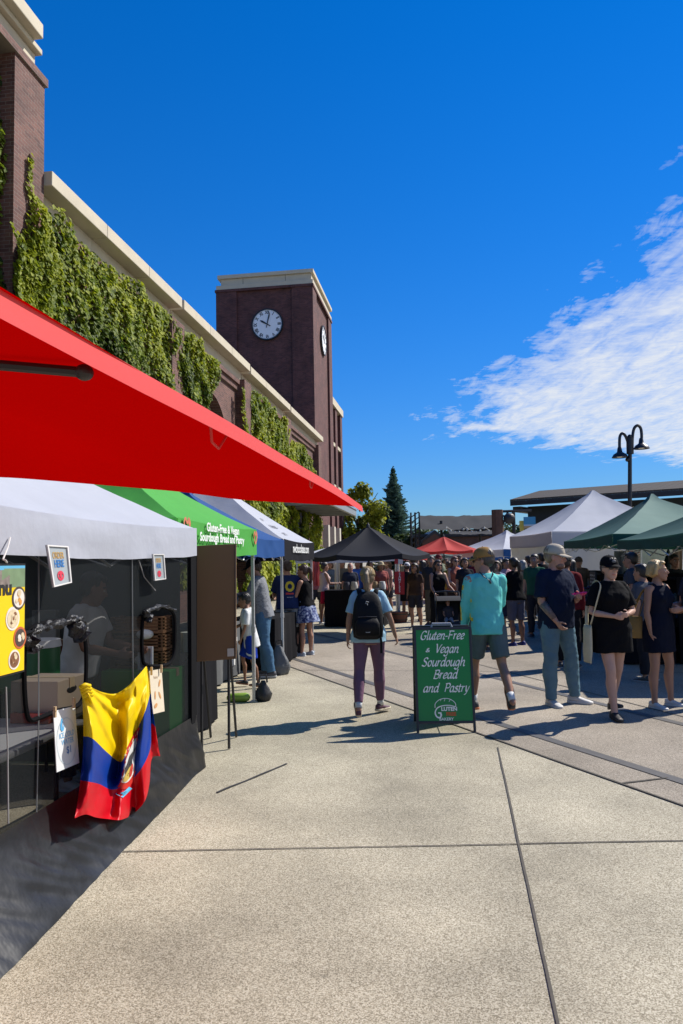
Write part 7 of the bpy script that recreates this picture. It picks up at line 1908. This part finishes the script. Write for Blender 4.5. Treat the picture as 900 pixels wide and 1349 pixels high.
# 4 - woman in black with the tote
P4 = GD(806, 7.75)
c4 = person('woman in a black shirt dress, black cap and glasses walking towards the camera', P4, away(186), 1.66, 'f', 1.09,
    legs=((14, 8, -1), (-9, 14, -1)), arms=((6, 16, 74, 46), (8, 16, 78, 44)), lean=0, head=(3, -3), tone='fair', hair=('short', (.05, .035, .03)),
    top=dict(name='dress', mats=BLACK, loose=.024, hem=-.255, sleeve='short', sleeve_len=.80, sleeve_loose=.022, flare=1.0, collar=BLACK, wrinkle=.008),
    shoes=((.015, .015, .017), (.03, .03, .03)), feet=(0, -16), yaw=(4, 6), voxel=.0075, cap=dict(mats=BLACK, badge=mat('cap_badge_grey', (.12, .12, .12), .6)), glasses=mat('glasses_dark', (.03, .02, .02), .15), curl=(50, 55))
def bag(name, label, cat, pts_strap, body_pts, depth, mt, mt2=None):
    t = thing(name, label, cat, body_pts[2]); mb = MB()
    a, b, c, d = body_pts  # top-left, top-right, bottom-right, bottom-left
    def fn(u, v):
        q = d.lerp(c, u).lerp(a.lerp(b, u), v); return q
    nrm = (b-a).cross(d-a).normalized()
    rg = []
    for v in (0, .05, .3, .6, .9, 1):
        bulge = depth*(.25+.75*math.sin(math.pi*min(.98, max(.08, v*.8+.1))))
        ring = []
        for k in range(16):
            u = .5+.5*math.cos(2*math.pi*k/16); ring.append(fn(u, v)+nrm*(bulge*.5*math.sin(2*math.pi*k/16)+.012*noise.noise(Vector((u*4, v*4, k*.3)))))
        rg.append(ring)
    mb.rings(rg); mb.build('body', mt, t, smooth='all')
    for st in pts_strap:
        mb = MB(); mb.tube(catmull(st, 5), .018, 6, ry=.004); mb.build('strap', mt2 or mt, t, smooth='all')
    return t
CRM = cloth((.50, .45, .31))
W4 = lambda x, y, z: toworld(c4, c4['T'](x, y, z))
bag('tote_bag', 'cream canvas tote hanging from the shoulder of the woman in black', 'tote bag', [[W4(.255, .03, .03), W4(.20, .10, .30), W4(.145, .085, .475), W4(.15, -.05, .50), W4(.22, -.10, .25), W4(.255, -.06, .03)]], [W4(.25, -.13, .04), W4(.265, .08, .04), W4(.29, .10, -.36), W4(.28, -.12, -.36)], .07, CRM)

# 5 - blonde woman
P5 = GD(869, 8.2)
c5 = person('blonde woman in a dark navy sleeveless dress and white slip-on shoes', P5, away(212), 1.61, 'f', 1.06,
    legs=((0, 2, 5), (2, 3, 6)), arms=((-2, 10, 10, 8), (10, 8, 84, 14)), lean=0, head=(36, 2), tone='tan', hair=('crop', (.46, .30, .12)),
    top=dict(name='dress', mats=cloth((.006, .008, .018)), loose=.018, hem=-.30, sleeve='none', flare=1.6, neck=.485, wrinkle=.007),
    shoes=((.58, .55, .50), (.62, .60, .55)), yaw=(2, 16), voxel=.0075)
W5 = lambda x, y, z: toworld(c5, c5['T'](x, y, z))
bag('shoulder_bag', 'tan suede shoulder bag behind the arm of the blonde woman', 'bag', [[W5(.22, -.12, .10), W5(.17, -.03, .40), W5(.12, .02, .49), W5(.17, -.10, .40), W5(.20, -.24, .10)]], [W5(.17, -.10, .12), W5(.24, -.32, .12), W5(.26, -.33, -.14), W5(.18, -.11, -.14)], .10, cloth((.28, .17, .06)))

# ================================================================== AT THE LEFT STALLS
P6 = GD(330, 10.0)
def boy_paint(c, n): return 1 if (abs(c.y-.0) < .09 and abs((c.z-.60) - .16*c.y - 3.0*max(0, c.y)**2) < .016 + .10*max(0, -c.y-.02) and c.x < -.05) else 0
c6 = person('boy in a long white T-shirt and blue shorts leaning over the bakery counter', P6, away(96), 1.28, 'm', .92, child=True,
    legs=((20, 24, 4), (-6, 8, 4)), arms=((24, 8, 40, 6), (8, 6, 10, 2)), lean=8, head=(0, -14), tone='brown', hair=('short', (.012, .010, .010)),
    top=dict(mats=WHITE, loose=.03, hem=-.20, sleeve='short', sleeve_len=.85, sleeve_loose=.022, flare=2), bottom=dict(kind='shorts', mats=[ROYAL, WHITE], loose=.034, cut=.46, flare=1.3, paint=boy_paint),
    shoes=((.02, .02, .022), (.25, .10, .05)), yaw=(4, 4), voxel=.0085, feet=(-8, -10))
PLAID = pattern_mat('grey_plaid', 'plaid', (.16, .17, .19), (.05, .055, .07), (.22, .23, .25), 46)
P7 = GD(347, 10.9)
c7 = person('man in a grey checked shirt, blue jeans and dark cap reaching over the bakery counter', P7, away(84), 1.74, 'm', .98,
    legs=((2, 4, 3), (-6, 6, 3)), arms=((40, 8, 46, 8), (22, 10, 62, 6)), lean=10, head=(8, -18), tone='tan', hair=('short', (.03, .02, .015)),
    top=dict(mats=PLAID, loose=.020, hem=-.10, sleeve='long', sleeve_loose=.016), bottom=dict(kind='trousers', mats=JEANB, loose=.020, cut=.99), shoes=((.05, .05, .06), (.40, .40, .38)), cap=dict(mats=BLACK), voxel=.009)
P8 = GD(380, 13.2)
def tee_paint(c, n):
    if n.y > -.3: return 0
    r_ = math.hypot(c.x-.02, (c.z-1.27)*.9)
    if .042 < r_ < .085: return 1
    if abs(c.x-.02) < .075 and 1.125 < c.z < 1.155: return 2
    if abs(c.x-.02) < .06 and 1.07 < c.z < 1.082: return 3
    return 0
c8 = person('man in a navy T-shirt with a yellow ring print and grey shorts', P8, away(14), 1.70, 'm', 1.14,
    legs=((0, 3, 5), (2, 3, 12)), arms=((6, 14, 30, 10), (22, 10, 50, 10)), lean=6, head=(14, -14), tone='tan', hair=('short', (.04, .025, .02)),
    top=dict(mats=[cloth((.014, .026, .085)), mat('print_yellow', (.52, .42, .02), .7), mat('print_red', (.40, .03, .03), .7), mat('print_grey', (.3, .3, .32), .7)], loose=.024, hem=-.10, sleeve='short', sleeve_len=.88, sleeve_loose=.022, paint=tee_paint, belly=.03),
    bottom=dict(kind='shorts', mats=cloth((.24, .26, .27)), loose=.034, cut=.47), shoes=((.05, .06, .09), (.5, .5, .5)), voxel=.0085, yaw=(20, 12))
FLOR = pattern_mat('floral_skirt', 'noise', (.02, .03, .12), (.10, .14, .28), (.34, .38, .48), 26)
P9 = GD(404, 13.25)
c9 = person('dark haired woman in a black tank top and blue patterned skirt', P9, away(62), 1.62, 'f', 1.05,
    legs=((0, 2, 4), (4, 4, 4)), arms=((26, 6, 60, 10), (18, 8, 70, 14)), lean=4, head=(14, -6), tone='tan', hair=('pony', (.05, .025, .018)),
    top=dict(mats=BLACK, loose=.014, hem=-.02, sleeve='none', neck=.475), bottom=dict(kind='skirt', mats=FLOR, hem=-.32, flare=.06), shoes=((.35, .40, .45), (.5, .5, .5)), voxel=.0085)
P10 = GD(428, 19.6)
c10 = person('woman in a pale pink tank top and dark shorts beside the black umbrella stall', P10, away(-70), 1.66, 'f', 1.05,
    legs=((2, 3, 4), (-2, 3, 4)), arms=((20, 8, 70, 8), (6, 8, 30, 4)), head=(0, -6), tone='tan', hair=('bun', (.03, .02, .015)), top=dict(mats=cloth((.55, .42, .40)), sleeve='none', hem=-.04, neck=.48), bottom=dict(kind='shorts', mats=cloth((.03, .035, .05)), cut=.36, loose=.02), shoes=((.6, .6, .6), (.6, .6, .6)), voxel=.012)
W10 = lambda x, y, z: toworld(c10, c10['T'](x, y, z))
bag('shopping_bag', 'bright red shopping bag hanging from the arm of the woman in pale pink', 'bag', [[W10(.24, -.06, -.02), W10(.26, .0, .12), W10(.24, .08, -.02)]], [W10(.23, -.16, -.02), W10(.25, .16, -.02), W10(.28, .19, -.36), W10(.26, -.19, -.36)], .14, cloth((.42, .015, .04)))

# ================================================================== THE CROWD
CG = 'people in the market crowd'
V2 = .0135
def quick(label, px, d, ang, H, sex, hair, top, bottom, tone='tan', shoes=((.05, .05, .05), (.3, .3, .3)), **k):
    k.setdefault('voxel', V2); return person(label, GD(px, d), away(ang), H, sex, k.pop('girth', 1.04), tone=tone, hair=hair, top=top, bottom=bottom, shoes=shoes, group=CG, **k)
tp = lambda c, sleeve='short', **k: dict(mats=cloth(c), sleeve=sleeve, loose=.018, **k)
sh_ = lambda c, cut=.42: dict(kind='shorts', mats=cloth(c), cut=cut, loose=.024)
tr = lambda c: dict(kind='trousers', mats=cloth(c), loose=.016)
sk_ = lambda c, hem=-.34: dict(kind='skirt', mats=cloth(c), hem=hem)
DK = (.02, .015, .012); BRH = (.09, .05, .03)
ST = dict(arms=((10, 8, 50, 12), (6, 8, 40, 10)))
quick('vendor with a shaved head in a dark shirt seated behind the umbrella table', 463, 20.3, 190, 1.62, 'm', ('bald', DK), tp((.03, .035, .05)), tr((.02, .02, .025)), 'red')
quick('person in a bright blue shirt standing behind the umbrella table', 473, 22.0, 170, 1.70, 'm', ('short', BRH), tp((.04, .12, .45)), tr((.03, .03, .04)))
quick('person in a grey vest standing left of the umbrella pole', 453, 22.8, 150, 1.72, 'm', ('short', DK), tp((.12, .12, .11)), tr((.03, .03, .03)))
quick('person in a tan sun hat and red check top behind the umbrella table', 504, 20.6, 185, 1.64, 'f', ('bob', BRH), tp((.30, .09, .08)), tr((.03, .03, .04)), cap=dict(mats=cloth((.45, .38, .24)), kind='hat'))
quick('person in a dusty red shirt behind the backpack walker', 489, 21.8, 200, 1.66, 'f', ('long', DK), tp((.25, .05, .05)), tr((.03, .03, .03)))
quick('person in a striped pale top browsing near the red sign', 513, 22.4, 120, 1.68, 'f', ('pony', BRH), tp((.40, .25, .24)), sh_((.05, .05, .06)))
quick('person all in black wearing a white cap beside the red sign', 538.5, 20.4, -8, 1.60, 'f', ('short', DK), tp((.012, .012, .014)), sk_((.012, .012, .014), -.36), cap=dict(mats=cloth((.68, .68, .70))))
quick('man in a dark plum shirt and black cap behind the white cap person', 546, 22.2, 10, 1.80, 'm', ('short', DK), tp((.03, .02, .06)), sh_((.02, .02, .03)), cap=dict(mats=BLACK), girth=1.15)
quick('woman in a blue top and dark red shorts with a tan bag', 559, 20.2, -30, 1.66, 'f', ('long', DK), tp((.05, .11, .22), 'none'), sh_((.12, .015, .03), .33), **ST)
quick('young woman all in black with long dark hair pushing the stroller', 579, 16.0, 196, 1.66, 'f', ('long', (.018, .013, .012)), dict(mats=BLACK, sleeve='none', loose=.012, neck=.47), tr((.012, .012, .013)), glasses=mat('shades_black', (.01, .01, .012), .15), arms=((14, 8, 36, 6), (24, 10, 34, -6)), voxel=.010)
quick('child in a bright purple shirt among the crowd', 568, 24, 20, 1.52, 'm', ('short', DK), tp((.09, .05, .33)), sh_((.03, .03, .05)))
quick('man in an olive shirt and dark red cap in the crowd', 580, 22.5, 200, 1.82, 'm', ('short', DK), tp((.20, .22, .15)), tr((.06, .06, .06)), cap=dict(mats=cloth((.14, .03, .03))), girth=1.1)
quick('woman with auburn hair in a rust top carrying a white parcel', 601, 18.6, 205, 1.74, 'f', ('long', (.16, .055, .03)), tp((.30, .10, .07), 'none'), tr((.03, .02, .02)), 'fair', glasses=mat('shades_black', (.01, .01, .012), .15), **ST)
quick('person in a dark top directly behind the man in turquoise', 615, 17.6, 180, 1.70, 'f', ('bob', DK), tp((.02, .02, .025)), tr((.03, .03, .03)))
quick('person in black with a wide dark hat right of the man in turquoise', 649, 13.4, 12, 1.70, 'f', ('long', DK), tp((.025, .03, .04)), tr((.03, .035, .05)), cap=dict(mats=BLACK, kind='hat'))
quick('woman in a light denim jacket behind the turquoise shirt', 657, 15.4, 160, 1.62, 'f', ('bob', BRH), tp((.30, .40, .50), 'long'), sk_((.04, .04, .06), -.45))
quick('woman with a dark ponytail in a black T-shirt and grey shorts in the tent shade', 681, 14.2, 30, 1.68, 'f', ('pony', DK), dict(mats=BLACK, sleeve='short', loose=.026, sleeve_loose=.02), sh_((.10, .10, .13), .50), 'brown', ((.01, .02, .16), (.02, .03, .22)), arms=((16, 8, 56, 10), (12, 8, 50, 12)), voxel=.0105)
quick('grey haired woman in a tan top behind the ponytail woman', 692, 16.2, 10, 1.62, 'f', ('bob', (.28, .26, .24)), tp((.30, .18, .10)), sh_((.14, .12, .11)), **ST)
quick('person in a pink shirt between the turquoise man and the ponytail woman', 669, 18.0, 200, 1.66, 'f', ('pony', DK), tp((.50, .30, .32)), tr((.05, .05, .07)))
quick('man in a dark red shirt and black cap behind the navy shirt man', 748, 11.2, -20, 1.70, 'm', ('short', DK), tp((.13, .012, .014), 'long'), tr((.012, .012, .014)), cap=dict(mats=cloth((.02, .022, .022))), girth=1.1)
quick('vendor in a brown cap leaning behind the black table', 766, 17.6, 170, 1.66, 'm', ('short', BRH), tp((.14, .08, .05)), tr((.03, .03, .03)), cap=dict(mats=cloth((.12, .07, .04))))
quick('person in a grey shirt standing close behind the blonde woman', 851, 9.9, 40, 1.55, 'm', ('short', DK), tp((.07, .075, .09)), tr((.02, .02, .025)), girth=1.1)
quick('person in a dark navy top cut off by the right edge', 922, 8.3, 100, 1.70, 'm', ('short', DK), tp((.012, .018, .035)), tr((.02, .02, .03)), arms=((10, 8, 70, 8), (16, 8, 66, 10)), voxel=.0085)
quick('vendor in a dark apron under the near green tent', 892, 13.0, 185, 1.68, 'f', ('bun', DK), tp((.03, .03, .03)), tr((.02, .02, .02)))
# farther heads
for (lab, px, d, ang, H, sex, hr, c, b) in (
    ('distant person in a white shirt under the red umbrella', 590, 27, 190, 1.70, 'm', ('short', BRH), (.6, .6, .58), (.05, .05, .07)),
    ('distant person in a teal top under the red umbrella', 571, 29, 30, 1.64, 'f', ('long', BRH), (.06, .22, .22), (.05, .05, .06)),
    ('distant person in grey near the far white tents', 624, 26, 170, 1.72, 'm', ('short', DK), (.16, .16, .17), (.04, .05, .08)),
    ('distant person in a navy top near the far white tents', 636, 29, 10, 1.66, 'f', ('pony', DK), (.02, .03, .08), (.2, .18, .15)),
    ('distant person in a cream top in front of the blue tent panel', 661, 25, 200, 1.66, 'f', ('bob', BRH), (.5, .44, .34), (.06, .06, .08)),
    ('distant person in red beyond the white cap person', 552, 28, 180, 1.70, 'm', ('short', DK), (.35, .03, .03), (.04, .04, .05)),
    ('distant person in khaki beyond the samples sign', 530, 28, 150, 1.74, 'm', ('short', DK), (.24, .2, .12), (.06, .06, .06)),
    ('distant person in pale green beyond the stroller', 607, 24.5, 160, 1.62, 'f', ('long', BRH), (.26, .36, .22), (.08, .08, .1)),
    ('distant person in a coral dress left of the tall white tent', 676, 23, 150, 1.64, 'f', ('long', DK), (.45, .14, .10), (.3, .1, .08)),
    ('distant person in black near the tall white tent', 701, 20, 40, 1.72, 'm', ('short', DK), (.015, .015, .017), (.03, .03, .04)),
    ('distant person in a checked blue top near the hanging red cloth', 437, 24, 160, 1.68, 'f', ('bob', BRH), (.10, .14, .22), (.04, .04, .05)),
    ('man in a charcoal polo shirt just left of the stroller woman', 571, 18.8, 160, 1.76, 'm', ('short', DK), (.04, .04, .045), (.10, .09, .07)),
    ('woman in a mustard top close behind the stroller', 594, 20.6, 30, 1.62, 'f', ('pony', BRH), (.36, .22, .03), (.05, .05, .07)),
    ('man in a sky blue shirt behind the auburn haired woman', 608, 21.4, 190, 1.78, 'm', ('short', BRH), (.14, .26, .42), (.07, .07, .08)),
    ('man in a maroon shirt seen over the shoulder of the man in turquoise', 627, 19.5, 170, 1.74, 'm', ('short', DK), (.16, .02, .03), (.03, .03, .04)),
    ('woman in a lilac blouse beyond the denim jacket woman', 662, 20.5, 20, 1.62, 'f', ('long', DK), (.32, .24, .38), (.06, .06, .08)),
    ('man in a bottle green shirt between the navy shirt man and the ponytail woman', 708, 15.4, 150, 1.74, 'm', ('short', DK), (.02, .08, .05), (.03, .03, .035)),
    ('man in a black jacket near the front tarp of the tall white tent', 718, 18.5, 20, 1.78, 'm', ('short', DK), (.012, .012, .014), (.02, .02, .025)),
    ('woman in a brick red cardigan at the long tent table', 757, 13.6, 70, 1.62, 'f', ('long', DK), (.20, .05, .03), (.02, .02, .025)),
    ('man in a slate shirt at the near green tent table', 838, 12.2, 60, 1.72, 'm', ('short', DK), (.05, .06, .08), (.02, .02, .025)),
    ('woman in a dark brown top between the white cap person and the blue top woman', 549, 17.8, 150, 1.60, 'f', ('long', DK), (.06, .035, .025), (.03, .03, .04)),
    ('man in a white polo shirt at the far end of the aisle', 600, 31, 200, 1.76, 'm', ('short', BRH), (.6, .6, .6), (.1, .1, .12)),
    ('woman in a turquoise dress at the far end of the aisle', 645, 31, 180, 1.64, 'f', ('long', BRH), (.05, .28, .30), (.05, .2, .22)),
    ('distant person in a rose shirt left of the pale banner', 418, 22, 190, 1.66, 'f', ('long', DK), (.42, .14, .15), (.05, .05, .06))):
    quick(lab, px, d, ang, H, sex, hr, tp(c), tr(b) if sex == 'm' else sh_(b), voxel=.018)
# vendor dimly seen through the mesh of the near stall
vp = XP(104, 800, SX-.72)
person('vendor in a white T-shirt dimly seen through the black mesh', (vp.x, vp.y, 0), math.pi*1.5, 1.62, 'm', 1.05, arms=((20, 8, 60, 10), (20, 8, 60, 10)), lean=10, head=(30, -18), tone='brown', hair=('short', DK), top=tp((.55, .55, .55)), bottom=tr((.03, .03, .04)), voxel=.011)

# ================================================================== STROLLER
sp0 = GD(592, 15.0)
st = thing('stroller', 'black baby stroller with a round hood pushed by the young woman in black', 'stroller', sp0, away(176))
SBK = mat('stroller_black', (.012, .012, .014), .7, .2, 8)
mb = MB(); rg = []
for k in range(9):
    a = R(-15+150*k/8); rg.append([Vector((-.24, -.05, .62))+Vector((x, -.30*math.cos(a)*.9+.0, .30*math.sin(a))) for x in (0, .06, .24, .42, .48)])
n0 = len(mb.v)
for r_ in rg: mb.v += r_
for i in range(8):
    for j in range(4): mb.f.append((n0+i*5+j, n0+i*5+j+1, n0+(i+1)*5+j+1, n0+(i+1)*5+j)); mb.m.append(0)
for r_ in range(8):
    for sd in (0, 4): mb.v.append(Vector((-.24 if sd == 0 else .24, -.05, .62))); c_ = len(mb.v)-1; mb.f.append((c_, n0+r_*5+sd, n0+(r_+1)*5+sd)); mb.m.append(0)
mb.build('hood', SBK, st, smooth=True, local=True, fix=False)
mb = MB(); mb.prism([Vector((-.21, -.26, .75)), Vector((-.21, -.20, .42)), Vector((-.21, .20, .40)), Vector((-.21, .20, .36)), Vector((-.21, -.24, .38)), Vector((-.21, -.30, .75))], (.42, 0, 0)); mb.build('seat', SBK, st, local=True)
mb = MB(); mb.prism([Vector((-.19, .20, .39)), Vector((-.19, .30, .20)), Vector((-.19, .33, .20)), Vector((-.19, .23, .40))], (.38, 0, 0)); mb.build('footrest', SBK, st, local=True)
mb = MB()
for sd in (-.25, .25): mb.tube([(sd, .38, .12), (sd, .0, .55), (sd, -.42, .98)], .014, 6); mb.tube([(sd, -.36, .12), (sd, -.05, .48)], .014, 6)
mb.tube([(-.25, -.42, .98), (0, -.44, 1.0), (.25, -.42, .98)], .017, 8); mb.build('frame', BLKM, st, local=True)
for (x, y) in ((-.27, .38), (.27, .38), (-.27, -.36), (.27, -.36)):
    mb = MB(); rg = []
    for k in range(20):
        a = 2*math.pi*k/20; rg.append([Vector((x+.018*math.cos(b), y+(.105+.018*math.sin(b))*math.cos(a), .125+(.105+.018*math.sin(b))*math.sin(a))) for b in (0, 1.57, 3.14, 4.71)])
    mb.rings(rg, closed=True); mb.cyl((x-.012, y, .125), (x+.012, y, .125), .03, None, 8)
    for k in range(5): a = 2*math.pi*k/5; mb.tube([(x, y, .125), (x, y+.1*math.cos(a), .125+.1*math.sin(a))], .006, 4)
    mb.build('wheel', BLKM, st, local=True)
bp = Matrix.Rotation(away(176), 3, 'Z') @ Vector((0, -.08, 0))
person('toddler in a dark top sitting under the stroller hood', sp0+bp+Vector((0, 0, 0)), away(176), .82, 'm', 1.1, child=True, seated=.47, legs=((78, 60, 8), (78, 60, 8)), arms=((24, 10, 50, 8), (24, 10, 50, 8)), lean=-12, head=(0, 8), tone='fair', hair=('short', (.10, .06, .035)), top=tp((.05, .05, .06)), bottom=tr((.3, .3, .32)), shoes=((.4, .4, .4), (.5, .5, .5)), voxel=.009)
